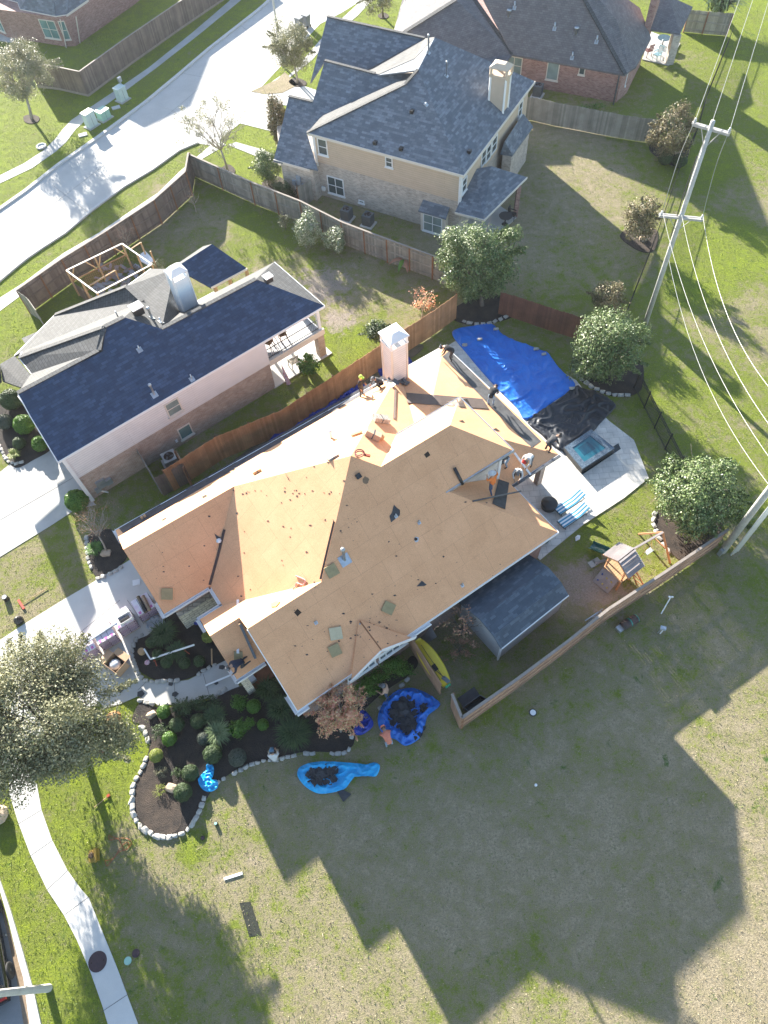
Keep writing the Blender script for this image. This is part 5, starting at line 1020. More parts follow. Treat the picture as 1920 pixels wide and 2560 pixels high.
tag(obj('drain_ring',lathe(P(104,367,0),[(.45,0),(.45,.12),(.33,.12),(.3,.05),(.01,.05)],18),CONC_W,smooth=False),'round concrete ring with bare soil on the upper left lawn','drain')
MH=M('rusty_iron_cover',(.085,.05,.055),(.06,.038,.045),.6,6,30,bump=.4,metal=.3)
mh=P(244,2404,.03); c=empty('manhole_cover',mh,0,'round dark red brown manhole cover in the pavement','manhole cover'); obj('cover',lathe(mh,[(.40,-.01),(.40,.012),(.36,.018),(.36,.012),(.01,.014)],28),MH,c,uv=False)
for dx in (-.26,.26): obj('lift_hole',lathe(mh+Vector((dx,dx*.15,.012)),[(.03,0),(.03,.005)],10),HOLE,c,uv=False)
def disc(x,y,r,h,m,label,name='cleanout_lid',cat='lid',rim=None):
    p=P(x,y,.0); o=empty(name,p,0,label,cat); obj('ring',lathe(p,[(r,0),(r,h),(r*.78,h)],18),rim or DARK,o,uv=False); obj('lid',lathe(p+Vector((0,0,h-.02)),[(r*.78,0),(r*.76,.03),(.01,.035)],18),m,o,uv=False)
disc(1332,1782,.19,.06,WHITE,'white round lid with dark ring on the lower lawn below the tan fence'); disc(320,2402,.16,.05,CAB2,'pale green valve lid in the grass right of the manhole cover',rim=CAB2); disc(541,2060,.09,.16,CAB2,'small pale green capped pipe in the grass by the front bed')
disc(340,2383,.17,.03,MH,'flat dark valve lid beside the pale green valve lid',rim=MH); disc(507,2095,.1,.03,MH,'small dark lid flush in the lawn below the front bed',rim=MH)
disc(17,1498,.16,.3,WHITE,'white and dark bucket on the left lawn','bucket','bucket')
# air conditioners, bins
def acunit(x,y,s,a,label,m=None,pad=True):
    p=P(x,y,0); c=empty('air_conditioner',p,0,label,'air conditioner'); m=m or M('ac_case',(.16,.18,.20),(.12,.135,.15),.5,4,30)
    if pad: obj('pad',box(p+Vector((0,0,.05)),(s[0]+.3,s[1]+.3,.1),a),CONC_W,c)
    obj('case',box(p+Vector((0,0,.1+s[2]/2)),s,a),m,c); L=[]
    ax=axz(a)
    for k in range(9): L.append(boxv(p+Vector((0,0,.2+k*s[2]*.1)),ax,(s[0]+.03,s[1]+.03,.02)))
    obj('grille_slats',join(*L),LEADM,c); t=p+Vector((0,0,.1+s[2])); obj('fan_guard',lathe(t,[(s[0]*.46,0),(s[0]*.46,.03),(s[0]*.40,.04),(s[0]*.38,.0)],20),m,c,uv=False)
    f=obj('fan',lathe(t+Vector((0,0,.005)),[(s[0]*.38,0),(.09,.01),(.09,.04),(.01,.045)],20),HOLE,c,uv=False)
    obj('fan_blade',join(*[boxv(t+Vector((math.cos(k*2.1),math.sin(k*2.1),0))*.17+Vector((0,0,.02)),axz(math.degrees(k*2.1)+20),(.26,.12,.01)) for k in range(3)]),LEADM,f); return c
acm=M('ac_case',(.16,.18,.20),(.12,.135,.15),.5,4,30); ACB=M('ac_case_beige',(.55,.55,.52),(.48,.48,.46),.5,4,30)
acunit(868,548,(.72,.72,.85),-32,'left of two dark air conditioners along the tan house',acm); acunit(921,562,(.72,.72,.85),-32,'right of two dark air conditioners along the tan house',acm); acunit(1343,240,(.75,.75,.9),-28,'dark air conditioner in the shade of the red brick house',acm); acunit(432,1160,(.85,.85,.75),25,'pale air conditioner beside the blue roofed house',ACB)
def bin_(x,y,h,r,a,m,label):
    p=P(x,y,0); c=empty('wheeled_bin',p,0,label,'bin'); ax=axz(a); t=p+Vector((0,0,h))
    lo=[p+ax[0]*i*r*.75+ax[1]*j*r*.8+Vector((0,0,.08)) for i,j in ((-1,-1),(1,-1),(1,1),(-1,1))]; hi=[t+ax[0]*i*r+ax[1]*j*r*1.15 for i,j in ((-1,-1),(1,-1),(1,1),(-1,1))]
    obj('body',(lo+hi,[[3,2,1,0],[4,5,6,7]]+[[i,(i+1)%4,(i+1)%4+4,i+4] for i in range(4)]),m,c); obj('lid',boxv(t+Vector((0,0,.04)),ax,(r*2.15,r*2.5,.07)),m,c)
    for s in (-1,1): obj('wheel',lathe(p+ax[0]*s*r*.8-ax[1]*r*.8+Vector((0,0,.12)),[(.12,-.03),(.12,.03)],12,[ax[1],Vector((0,0,1)),ax[0]]),DARK,c,uv=False)
bin_(756,502,1.0,.3,-32,DARK,'black trash bin by the meter boxes of the tan house'); BG_=M('grey_plastic',(.22,.24,.26),(.18,.2,.22),.5,3,30)
bin_(750,75,1.1,.3,50,BG_,'left grey bin on the drive behind the olive green tree'); bin_(768,68,1.1,.3,50,BG_,'right grey bin on the drive behind the olive green tree')
# ------------------------------------------------------------------ tarps
def tarp(outline,m,label,z=.06,amp=.09,rim=0.,rimh=0.,n=60,rings=16,sc_=1.6,name='tarp',hfun=None,sag=0.,cat='tarp',center=None,thin=.012,grp=None):
    sp=smooth_path([P(x,y,0) for x,y in outline],6,True); sp=resample(sp+[sp[0]],sum((sp[i]-sp[i-1]).length for i in range(len(sp)))/n)[:n]; n=len(sp)
    c=P(*center,0) if center else sum(sp,Vector((0,0,0)))/n; V=[];F=[]
    for i in range(rings+1):
        f=i/rings
        for k in range(n):
            p=c.lerp(sp[k],f); q=Vector((p.x*sc_,p.y*sc_,0)); q2=q+Vector(noise.noise_vector(q*.7))*.5; w_=1-min(1,abs(noise.noise(q2*1.3+Vector((3,1,z))))*3.2); w_=max(w_,.7-abs(noise.noise(q2*3.1+Vector((9,4,0))))*4.,.45-abs(noise.noise(q2*6.3))*4.,0)
            h=z+amp*(w_**1.6)+amp*.3*noise.noise(q*.6)
            if rim: h+=rimh*math.exp(-((f-rim)/.13)**2)*(.7+.5*noise.noise(q*2.))
            h-=sag*(1-f*f)
            if f>.999: h=z-.03
            if hfun: h=hfun(p,f,h)
            V.append(Vector((p.x,p.y,h)))
    for i in range(rings):
        for k in range(n):
            k2=(k+1)%n; F.append([i*n+k,i*n+k2,(i+1)*n+k2,(i+1)*n+k][::-1])
    o=mesh(name,V,F,m,None,True); return tag(o,label,cat,grp)
pt=tarp([(1130,832),(1190,815),(1230,812),(1262,842),(1330,868),(1358,880),(1370,885),(1400,925),(1438,966),(1385,1005),(1318,1052),(1290,1020),(1230,960),(1170,890)],TARP,'large bright blue tarp stretched over the swimming pool',.10,.085,sc_=.62,n=220,rings=60)
tarp([(1318,1052),(1385,1008),(1438,968),(1455,972),(1500,985),(1538,1012),(1530,1030),(1515,1045),(1500,1060),(1478,1085),(1440,1105),(1410,1130),(1380,1115),(1350,1085)],TARP_K,'black tarp spread beside the blue pool tarp and the hot tub',.11,.13,sc_=.9,n=160,rings=44)
for i,(x,y) in enumerate(((1240,822),(1200,848),(1162,862),(1341,872),(1360,885),(1430,970))):
    o=bpy.data.objects.new('tarp_weight',stones[i]); col.objects.link(o); o.location=P(x,y,.22); o.scale=(.36,.26,.3); tag(o,'pale stone weighing down the edge of the blue pool tarp','stone','stones on the blue pool tarp')
tarp([(520,1910),(532,1912),(536,1925),(534,1940),(530,1950),(545,1952),(545,1970),(528,1980),(510,1976),(498,1960),(500,1942),(515,1928)],TARP_L,'small crumpled light blue tarp scrap in the front bed on the edging stones',.1,.16,sc_=2.2,n=90,rings=22)
tarp([(744,1928),(755,1915),(790,1905),(850,1905),(905,1910),(930,1912),(935,1906),(950,1915),(938,1942),(900,1932),(880,1950),(862,1972),(830,1982),(795,1984),(765,1968),(746,1945)],TARP_L,'light blue tarp with dark shingle scraps on the open lawn',.07,.13,rim=.75,rimh=.13,sc_=1.5,n=150,rings=34,center=(820,1945))
tarp([(945,1790),(960,1755),(990,1730),(1025,1720),(1060,1730),(1085,1745),(1100,1758),(1095,1770),(1070,1790),(1062,1815),(1050,1845),(1015,1865),(990,1850),(965,1840),(948,1820)],TARP,'large crumpled blue tarp ring piled with black shingle debris on the lawn',.08,.2,rim=.78,rimh=.34,sc_=1.7,n=180,rings=44,center=(1010,1790))
tarp([(890,1800),(905,1775),(925,1790),(933,1815),(905,1838),(885,1832)],TARP_D,'dark blue crumpled tarp under the red crepe myrtle',.1,.25,sc_=2.2,n=46,rings=10)
tarp([(672,1105),(700,1080),(760,1045),(830,1015),(880,985),(895,975),(900,990),(850,1020),(790,1050),(730,1085),(680,1112)],TARP_D,'long royal blue tarp on the ground between cedar fence and house',.12,.3,sc_=2.2,n=70,rings=8)
tarp([(820,1012),(850,998),(905,962),(910,975),(870,1000),(830,1022)],TARP_D,'short dark blue tarp piece farther along the cedar fence',.12,.3,sc_=2.2,n=50,rings=8)
tarp([(945,915),(960,898),(1000,895),(1030,905),(1018,925),(975,945),(950,940)],TARP_D,'blue tarp bunched behind the tall white chimney',.1,.3,sc_=2.,n=90,rings=22)
tarp([(536,1552),(552,1560),(548,1580),(560,1592),(548,1600),(530,1585),(524,1565)],TARP_D,'blue tarp strip on the brick floor of the porch',.16,.15,sc_=2.2,n=40,rings=8); tarp([(484,1535),(500,1540),(505,1560),(490,1565),(478,1548)],TARP_D,'blue tarp crumpled at the garage wall corner',.2,.2,sc_=2.2,n=40,rings=8)
PLAS=M('clear_plastic_sheet',(.62,.66,.70),(.50,.55,.60),.25,4,30,fa=.2); tarp([(378,1545),(395,1538),(410,1550),(414,1560),(400,1568),(388,1572),(376,1576),(365,1568)],PLAS,'crumpled clear plastic sheet on the driveway by the island bed',.08,.18,sc_=3,n=44,rings=10,name='plastic_sheet',cat='plastic sheet')
# shingle debris
DEB=islandmat('torn_shingle_pieces',(.022,.024,.03),(.05,.052,.06))
def debris(cpx,r,n,label,h=.25,s=.28):
    c=P(*cpx,.1); L=[]
    for i in range(n):
        a=rnd.uniform(0,6.3); q=rnd.random()**.6; p=c+Vector((math.cos(a)*r[0]*q,math.sin(a)*r[1]*q,.08+h*(1-q)*rnd.random())); e=Euler((rnd.uniform(-.4,.4),rnd.uniform(-.4,.4),rnd.uniform(0,3)))
        R3=e.to_matrix(); k=s*rnd.uniform(.5,1.2); m_=rnd.randint(4,6); pl=[p+R3@Vector((math.cos(j*6.283/m_)*k*rnd.uniform(.6,1),math.sin(j*6.283/m_)*k*.6*rnd.uniform(.6,1),0)) for j in range(m_)]
        V=pl+[v-R3@Vector((0,0,.012)) for v in pl]; L.append((V,[list(range(m_)),list(range(m_,2*m_))[::-1]]+[[j,(j+1)%m_,(j+1)%m_+m_,j+m_] for j in range(m_)]))
    tag(obj('shingle_debris',join(*L),DEB,uv=False),label,'debris',kind='stuff')
debris((1005,1780),(.75,.85),190,'heap of torn black shingles in the middle of the blue tarp ring',.4,.3); debris((1030,1825),(.5,.35),60,'torn black shingles on the lower part of the blue tarp ring',.2,.3); debris((808,1938),(.75,.42),110,'torn black shingles on the light blue tarp',.12,.26); debris((1062,1772),(.3,.25),25,'dark scraps in the side pocket of the blue tarp ring',.2,.2)
tag(obj('felt_square',vprism([P(838,1970,.07),P(860,1975,.05),P(878,1985,.07),P(858,2005,.03)],Vector((0,0,1)),-.02),FELT),'black square of felt at the lower edge of the light blue tarp','felt sheet')
tag(obj('dark_patch',vprism([P(598,2257,.012),P(626,2254,.012),P(654,2337,.012),P(623,2342,.012)],Vector((0,0,1)),-.01),M('olive_patch',(.04,.045,.032),(.028,.032,.024),.95,6,30,bump=.5,fa=.4)),'dark rectangular mat lying on the sunny lower lawn','mat')  # thin dark rectangle laid on the grass
for x,y,s,lb in ((352,1735,.22,'shingle scrap on the outer edge of the curved path'),(437,1735,.2,'dark shingle scrap on the path joint'),(428,1710,.16,'dark shingle scrap by the white stones of the path'),(555,1668,.2,'black shingle square on the path at the porch end'),(540,1708,.14,'small dark shingle scrap near the porch step'),(300,1722,.25,'dark scrap under the oak branches by the cardboard box')):
    p=P(x,y,.045); tag(obj('shingle_scrap',vprism([p+Vector((math.cos(a)*s*rnd.uniform(.6,1.1),math.sin(a)*s*rnd.uniform(.6,1),.01)) for a in (0,1.2,2.5,3.6,5)],Vector((0,0,1)),-.02),FELT),lb,'shingle scrap')
# ------------------------------------------------------------------ pool deck things
TILE=brickmat('glass_mosaic_tile',(.06,.10,.15),(.16,.22,.28),(.08,.10,.13),.06,.06,.006,rough=.25,bump=.1,vs=4); DKT=brickmat('dark_tile',(.03,.035,.04),(.05,.055,.06),(.02,.02,.02),.15,.15,.006,rough=.3)
WATER=glassmat('spa_water',(.018,.12,.17),.05); WATER2=glassmat('spa_deep_water',(.01,.06,.10),.05)
ht=empty('hot_tub',P(1475,1150),0,'square raised hot tub with blue water and mosaic rim on the patio','hot tub')
oc=[P(1411,1118,.55),P(1478,1073,.55),P(1537,1120,.55),P(1456,1172,.55)]; m4=sum(oc,Vector((0,0,0)))/4; ic=[m4+(q-m4)*.66 for q in oc]
obj('shell',prism([(q.x,q.y) for q in [m4+(q-m4)*.995 for q in oc]],0,.46),DKT,ht)
rim=[[oc[i],oc[(i+1)%4],ic[(i+1)%4],ic[i]] for i in range(4)]; obj('rim',slab(rim,.1),TILE,ht)
obj('water',slab([[Vector((q.x,q.y,.515)) for q in [m4+(q-m4)*.67 for q in oc]]],.04),WATER,ht); dq=m4+(ic[0]-m4)*.25; obj('footwell',slab([[Vector((q.x,q.y,.52)) for q in [dq+(q-dq)*.55 for q in ic]]],.02),WATER2,ht)
obj('basin_channel',slab([[P(1400,1122,.06),P(1412,1112,.06),P(1460,1160,.06),P(1546,1108,.06),P(1552,1122,.06),P(1457,1186,.06)]],.02),M('channel_water',(.03,.04,.045),None,.15),ht)
def lounger(x,y,a,label):
    p=P(x,y,0); t=empty('sun_lounger',p,0,label,'sun lounger','striped sun loungers on the patio'); ax=axz(a)
    def L(u,v,z): return p+ax[0]*u+ax[1]*v+Vector((0,0,z))
    obj('frame',join(*[bar(L(-.95,s*.3,.3),L(.95,s*.3,.3),.04) for s in (-1,1)],bar(L(.95,-.3,.3),L(.95,.3,.3),.04),bar(L(-.95,-.3,.3),L(-.95,.3,.3),.04)),LEADM,t)
    for u in (-.8,.8):
        for s in (-1,1): obj('leg',bar(L(u,s*.28,.3),L(u,s*.3,0),.035),LEADM,t)
    V=[];F=[];st=[(-.95,.42),(-.5,.40),(0,.40),(.35,.40),(.95,.72)]
    pts=smooth_path([Vector((u,0,z)) for u,z in st],5); n=len(pts)
    for q in pts: V+=[L(q.x,-.29,q.z-.08),L(q.x,-.29,q.z),L(q.x,.29,q.z),L(q.x,.29,q.z-.08)]
    for i in range(n-1):
        for k in range(4): F.append([i*4+k,i*4+(k+1)%4,i*4+4+(k+1)%4,i*4+4+k])
    F+=[[0,1,2,3][::-1],[n*4-4,n*4-3,n*4-2,n*4-1]]
    o=mesh('cushion',V,F,STRIPE,t,False,uv=False); uvl=o.data.uv_layers.new(name='UVMap')
    for pl in o.data.polygons:
        for li in pl.loop_indices: k=o.data.loops[li].vertex_index; uvl.data[li].uv=((0,0,1,1)[k%4]*.58,(k//4)*.1)
    return t
STRIPE,_n,_b=newmat('blue_white_stripes'); _u=coords(_n,'UV'); _s=N(_n,'ShaderNodeSeparateXYZ'); _n.links.new(_u,_s.inputs[0]); _m=N(_n,'ShaderNodeMath',operation='MULTIPLY'); _m.inputs[1].default_value=5.2*2*math.pi/1.0; _n.links.new(_s.outputs[0],_m.inputs[0]); _w=N(_n,'ShaderNodeMath',operation='SINE'); _n.links.new(_m.outputs[0],_w.inputs[0]); _n.links.new(mix(_n,ramp(_n,_w.outputs[0],-.1,.1),(.75,.76,.76),(.03,.25,.42)),_b.inputs['Base Color']); _b.inputs['Roughness'].default_value=.7
lounger(1420,1265,31,'striped lounger nearer the pool, its foot end in sun'); lounger(1430,1298,31,'striped lounger nearer the lawn edge, fully in shade')
def cyl(name,x,y,prof,m,label,cat,n=24,z=0): return tag(obj(name,lathe(P(x,y,z),prof,n),m,uv=False,smooth=False),label,cat)
cyl('fire_pit',1371,1268,[(.42,0),(.42,.4),(.48,.42),(.48,.46),(.40,.52),(.1,.60),(.02,.6)],DARK,'round black covered fire pit beside the striped loungers','fire pit')
cyl('plant_pot',1362,1352,[(.2,0),(.26,.35),(.22,.35),(.2,.3),(.01,.3)],M('green_pot',(.03,.10,.08),None,.4),'dark green pot at the shaded corner of the stripped house','pot'); cyl('plant_pot',1343,1364,[(.14,0),(.18,.25),(.15,.25),(.01,.2)],M('red_pot',(.35,.06,.05),None,.5),'small red pot beside the dark green pot','pot')
cyl('plant_pot',772,922,[(.25,0),(.38,.5),(.33,.5),(.3,.42),(.01,.42)],M('terracotta',(.42,.20,.12),None,.8),'terracotta pot holding the leafy patio plant','pot')
# balcony and patio furniture of the neighbour
WICK=M('brown_wood_furniture',(.30,.15,.06),(.22,.11,.05),.6,5,30)
def chair(p,a,label,m,s=1.,grp=None,name='chair'):
    t=empty(name,p,0,label,'chair',grp); ax=axz(a)
    def L(u,v,z): return p+(ax[0]*u+ax[1]*v+Vector((0,0,z)))*s
    obj('seat',boxv(L(0,0,.45),ax,(.5*s,.48*s,.05*s)),m,t); obj('backrest',join(*[bar(L(-.2+.1*i,-.24,.47),L(-.2+.1*i,-.34,1.0),.04*s) for i in range(5)],bar(L(-.24,-.34,1.0),L(.24,-.34,1.0),.05*s)),m,t)
    for u in (-.22,.22):
        for v in (-.21,.21): obj('leg',bar(L(u,v,.45),L(u*1.1,v*1.1,0),.04*s),m,t)
        obj('armrest',bar(L(u*1.15,-.28,.68),L(u*1.15,.2,.66),.05*s),m,t)
    return t
chair(F1_(14.1,31.5,2.35),150,'left brown wooden chair on the upstairs balcony',WICK); chair(F1_(15.2,31.5,2.35),200,'right brown wooden chair on the upstairs balcony',WICK)
tb=F1_(14.6,31.9,2.35); t=empty('table',tb,0,'small brown wooden table between the balcony chairs','table'); obj('tabletop',lathe(tb,[(.3,.68),(.32,.72),(.01,.72)],16),WICK,t,uv=False); 
for i in range(3): obj('leg',bar(tb+Vector((0,0,.68)),tb+Vector((math.cos(i*2.1)*.25,math.sin(i*2.1)*.25,0)),.04),WICK,t)
WR=M('wicker',(.33,.29,.24),(.25,.22,.18),.7,8,40); chair(P(735,915,.07),35,'grey brown wicker armchair on the ground floor patio',WR,1.1)
PW=M('white_plastic',(.72,.75,.77),(.66,.70,.73),.4,3,30); PB=M('pale_blue_plastic',(.35,.55,.62),(.30,.5,.58),.4,3,30); PR_=M('dark_red_wood',(.16,.05,.05),None,.6)
chair(P(1637,132,.08),60,'white garden chair on the patio of the red brick house',PW,1.1); chair(P(1662,140,.08),-60,'second white garden chair by the brick column',PW,1.0); chair(P(1640,150,.08),120,'pale blue garden chair at the patio edge',PB,1.1); chair(P(1618,140,.08),20,'dark red chair against the brick house wall',PR_,1.1)
t=empty('table',P(1655,115),0,'dark glass round table on the patio of the red brick house','table'); obj('tabletop',lathe(P(1655,115,0),[(.6,.7),(.62,.74),(.01,.74)],20),glassmat('dark_table_glass',(.03,.06,.06),.1),t,uv=False); obj('leg',lathe(P(1655,115,0),[(.25,0),(.05,.1),(.05,.7)],10),DARK,t,uv=False)
t=empty('table',P(1268,565,.08),0,'black metal patio table under the tan house patio roof','table'); q=P(1262,560,.08); obj('tabletop',lathe(q,[(.5,.7),(.52,.74),(.01,.74)],18),DARK,t,uv=False); obj('leg',lathe(q,[(.25,0),(.05,.1),(.05,.7)],10),DARK,t,uv=False); chair(P(1280,548,.08),-120,'black metal chair beside the patio table of the tan house',DARK)
t=empty('umbrella',P(723,958,.07),0,'folded red and white patio umbrella leaning at the brick wall','umbrella'); q=P(722,960,.1); obj('canopy',tube([q,q+Vector((-.12,.2,.5)),q+Vector((-.25,.4,1.3))],[.16,.14,.03],8),M('red_white_fabric',(.55,.12,.18),(.75,.70,.70),.8,6,40),t,uv=False); obj('pole',tube([q-Vector((0,0,.1)),q+Vector((-.27,.44,1.45))],.02,6),WHITE,t,uv=False)
# ------------------------------------------------------------------ play set
py=Fr(33); ps=empty('play_set',P(1570,1450),0,'wooden play set with plank roof, climbing wall, green slide and swing beam','play set')
cc=P(1563,1394,2.35); u0_,v0_=py.uv(cc)
def PL(u,v,z=0): return py(u0_+u,v0_+v,z)
for a in (-.5,.5):
    for b in (-.55,.55): obj('post',bar(PL(a,b,0),PL(a,b,2.15),.09),PLAYW,ps)
obj('deck',join(*[bar(PL(-.62,-.6+i*.14,1.2),PL(.62,-.6+i*.14,1.2),.13,.03) for i in range(9)]),LUMBER,ps)
GP=islandmat('grey_roof_planks',(.42,.37,.35),(.31,.27,.26))
L=[]
for s in (-1,1):
    for i in range(7):
        f0=i/7; v=s*(.05+.13*i); z=2.62-.085*i; L.append(bar(PL(-.6,v,z),PL(.6,v,z),.15,.022))
obj('plank_roof',join(*L),GP,ps,uv=False)
obj('roof_frame',join(*[bar(PL(u,0,2.55),PL(u,s*.9,1.98),.06,.08) for u in (-.56,.56) for s in (-1,1)]),PLAYW,ps)
w_=[PL(-.62,-.72,1.2),PL(.55,-.72,1.2),PL(.55,-1.75,.05),PL(-.62,-1.75,.05)]
w_=[P(1482,1452,.05),P(1520,1484,.05),P(1556,1438,1.25),P(1520,1403,1.25)]
cwall=obj('climbing_wall',vprism(w_,Vector((0,0,1)),-.05),GP,ps)
RK=[M('climbing_hold_blue',(.03,.08,.3),None,.5),M('climbing_hold_yellow',(.6,.45,.1),None,.5)]
for i in range(9):
    a,b=.18+.3*(i%3),.15+.3*(i//3); q=(w_[0]*(1-a)+w_[1]*a)*(1-b)+(w_[3]*(1-a)+w_[2]*a)*b; obj('climbing_hold',box(q+Vector((0,0,.04)),(.1,.07,.06),20*i),RK[0 if i%3==0 else 1],cwall)
obj('railing',join(*[bar(PL(.62,-.55+i*.12,1.25),PL(.62,-.55+i*.12,1.85),.03) for i in range(10)],bar(PL(.62,-.6,1.85),PL(.62,.6,1.85),.05),bar(PL(-.62,-.6,1.85),PL(-.62,.6,1.85),.05)),PLAYW,ps)
SLG=M('green_slide_plastic',(.01,.12,.10),(.012,.10,.085),.3,3,20); sp=smooth_path([P(1534,1393,1.15),P(1518,1383,.85),P(1501,1375,.55),P(1488,1370,.3),P(1477,1365,.2)],6); V=[];F=[]
for i,p in enumerate(sp):
    d=(sp[min(i+1,len(sp)-1)]-sp[max(i-1,0)]).normalized(); s=d.cross(Vector((0,0,1))).normalized(); n_=s.cross(d)
    for a,h in ((-.3,.16),(-.24,.14),(-.2,0),(.2,0),(.24,.14),(.3,.16)): V.append(p+s*a+n_*h*1)
for i in range(len(sp)-1):
    for k in range(5): F.append([i*6+k,i*6+k+1,i*6+7+k,i*6+6+k])
mesh('slide',V,F,SLG,ps,True,uv=False)
tpx=P(1657,1331,2.35); bw_=PL(.7,.1,2.3); obj('swing_beam',bar(bw_,tpx,.10,.12),GP,ps,uv=False)
f1=P(1597,1335,0); f2=P(1675,1408,0); obj('swing_leg',bar(tpx,f1,.09),PLAYW,ps); obj('swing_leg',bar(tpx,f2,.09),PLAYW,ps); obj('cross_tie',bar(tpx.lerp(f1,.55),tpx.lerp(f2,.55),.06),PLAYW,ps)
sw_=bw_.lerp(tpx,.5); YR=M('yellow_rope',(.6,.5,.12),None,.7); SE_=P(1622,1378,.5)
obj('swing_seat',box(SE_,(.5,.25,.04),30),M('white_swing_seat',(.6,.68,.7),None,.4),ps)
for f,s in ((.35,-1),(.62,1)): obj('swing_rope',tube([bw_.lerp(tpx,f),SE_+Vector((s*.2,s*.12,0))],.016,5),YR,ps,uv=False)
obj('glider_bar',bar(bw_.lerp(tpx,.75),P(1600,1395,.5),.03),YR,ps,uv=False)
tl=P(1600,1442,0); obj('ladder',join(bar(PL(.68,-.2,1.2),P(1618,1480,0),.06),bar(PL(.68,.25,1.2),P(1592,1462,0),.06),*[bar(PL(.68,-.2,1.2).lerp(P(1618,1480,0),t),PL(.68,.25,1.2).lerp(P(1592,1462,0),t),.045) for t in (.2,.4,.6,.8)]),PLAYW,ps)
obj('seat_bench',bar(P(1488,1408,.45),P(1515,1400,.5),.16,.04),GP,ps)
for x,y in ((1481,1410),(1492,1403)): tag(obj('paver',box(P(x,y,.03),(.38,.38,.05),25),CONC),'left' and ('grey paver beside the slide, nearer the patio' if x<1485 else 'grey paver beside the slide, nearer the play set'),'paver')
# ladder leaning behind the fence
AL=M('aluminium',(.60,.62,.64),(.50,.52,.54),.35,3,30,metal=.6)
def ladder(a0,a1,b0,b1,n,label,m=AL):
    t=empty('ladder',a0,0,label,'ladder'); obj('rail',bar(a0,a1,.06,.03),m,t); obj('rail',bar(b0,b1,.06,.03),m,t); 
    obj('rungs',join(*[bar(a0.lerp(a1,(i+.5)/n),b0.lerp(b1,(i+.5)/n),.03) for i in range(n)]),m,t)
ladder(P(1466,1560,.1),P(1506,1522,1.4),P(1478,1566,.1),P(1507,1540,1.4),5,'aluminium ladder leaning behind the tan fence')
tag(obj('lumber_piece',join(bar(P(1463,1552,.1),P(1496,1530,.5),.05),bar(P(1478,1541,.3),P(1505,1542,.3),.05)),GALV),'loose pale metal bars beside the leaning ladder','metal bar')
# paddleboard + paddle
pbd=empty('paddleboard',P(1085,1680),0,'yellow paddleboard with black lines leaning on the tan gate panel','paddleboard')
cA,cB=P(1042,1600,1.25),P(1118,1712,1.0); ax_=(cB-cA); Lb=ax_.length; ax_.normalize(); sd=Vector((.80,.45,.42)).normalized(); sd=(sd-ax_*sd.dot(ax_)).normalized(); nn=sd.cross(ax_); nn=nn if nn.z>0 else -nn
YB=M('yellow_board',(.72,.56,.05),(.66,.50,.045),.4,2,30,fa=.05); V=[];F=[]; K=18
for i in range(K+1):
    f=i/K; w_=.47*min(1,math.sin(math.pi*(.06+.86*f))**.55+.02); c=cA+ax_*(Lb*f)
    for a,h in ((-1,0),(-.8,.05),(0,.07),(.8,.05),(1,0),(.8,-.04),(-.8,-.04)): V.append(c+sd*(a*w_)+nn*h)
for i in range(K):
    for k in range(7): F.append([i*7+k,i*7+(k+1)%7,i*7+7+(k+1)%7,i*7+7+k])
F+=[list(range(7)),list(range(K*7,K*7+7))[::-1]]
mesh('board',V,F,YB,pbd,True,uv=False)
for s in (-.14,.06): obj('deck_stripe',bar(cA+ax_*.35+sd*s+nn*.075,cA+ax_*(Lb-.35)+sd*s+nn*.075,.025,.006),DARK,pbd,uv=False)
obj('tail_pad',boxv(cA+ax_*(Lb*.62)+nn*.085,[ax_,sd,nn],(.35,.22,.02)),DARK,pbd); obj('fin',boxv(cB+ax_*.05-nn*.05,[ax_,sd,nn],(.12,.3,.12)),M('green_fin',(.05,.4,.2),None,.4),pbd)
pd=empty('paddle',P(1100,1700),0,'dark paddle with grey blade lying on the yellow paddleboard','paddle'); q1,q2=cA+ax_*(Lb*.6)+sd*-.1+nn*.1,cA+ax_*(Lb*.88)+sd*.12+nn*.1
obj('shaft',bar(q1,q2,.03),DARK,pd); obj('blade',boxv(q2+ax_*.1,[(q2-q1).normalized(),sd,nn],(.42,.22,.02)),M('grey_blade',(.18,.21,.25),None,.5),pd)
tag(obj('plywood_sheet',vprism([P(1052,1595,.1),P(1078,1566,1.2),P(1092,1592,1.2),P(1062,1612,.1)],Vector((.3,.2,1)).normalized(),-.03),M('grey_panel',(.36,.38,.40),None,.7)),'grey panel leaning on the house wall near the paddleboard tip','panel')
# black trailer-like storage frame behind the fence
sb=empty('storage_box',P(1190,1770),0,'black open storage box with metal frame inside the tan fence corner','storage box'); k0=P(1155,1790,.0); 
oc=[P(1158,1790,.75),P(1148,1758,.75),P(1202,1722,.75),P(1222,1742,.75)]
oc=[P(1158,1768,.7),P(1200,1738,.7),P(1224,1752,.7),P(1180,1785,.7)]
obj('floor',slab([[Vector((q.x,q.y,.25)) for q in oc]],.05),DARK,sb); obj('side_panel',join(*[vprism([Vector((oc[i].x,oc[i].y,.2)),Vector((oc[(i+1)%4].x,oc[(i+1)%4].y,.2)),oc[(i+1)%4],oc[i]],Vector((0,0,1)).cross((oc[(i+1)%4]-oc[i])).normalized(),.03) for i in range(4)]),DARK,sb)
lid=[oc[0],oc[1],oc[1]+Vector((-.25,.4,.2)),oc[0]+Vector((-.25,.4,.2))]; obj('lid',slab([lid],.04),FELT,sb); obj('frame_rail',join(*[bar(oc[i]+Vector((0,0,.03)),oc[(i+1)%4]+Vector((0,0,.03)),.03) for i in range(4)]),LEADM,sb)
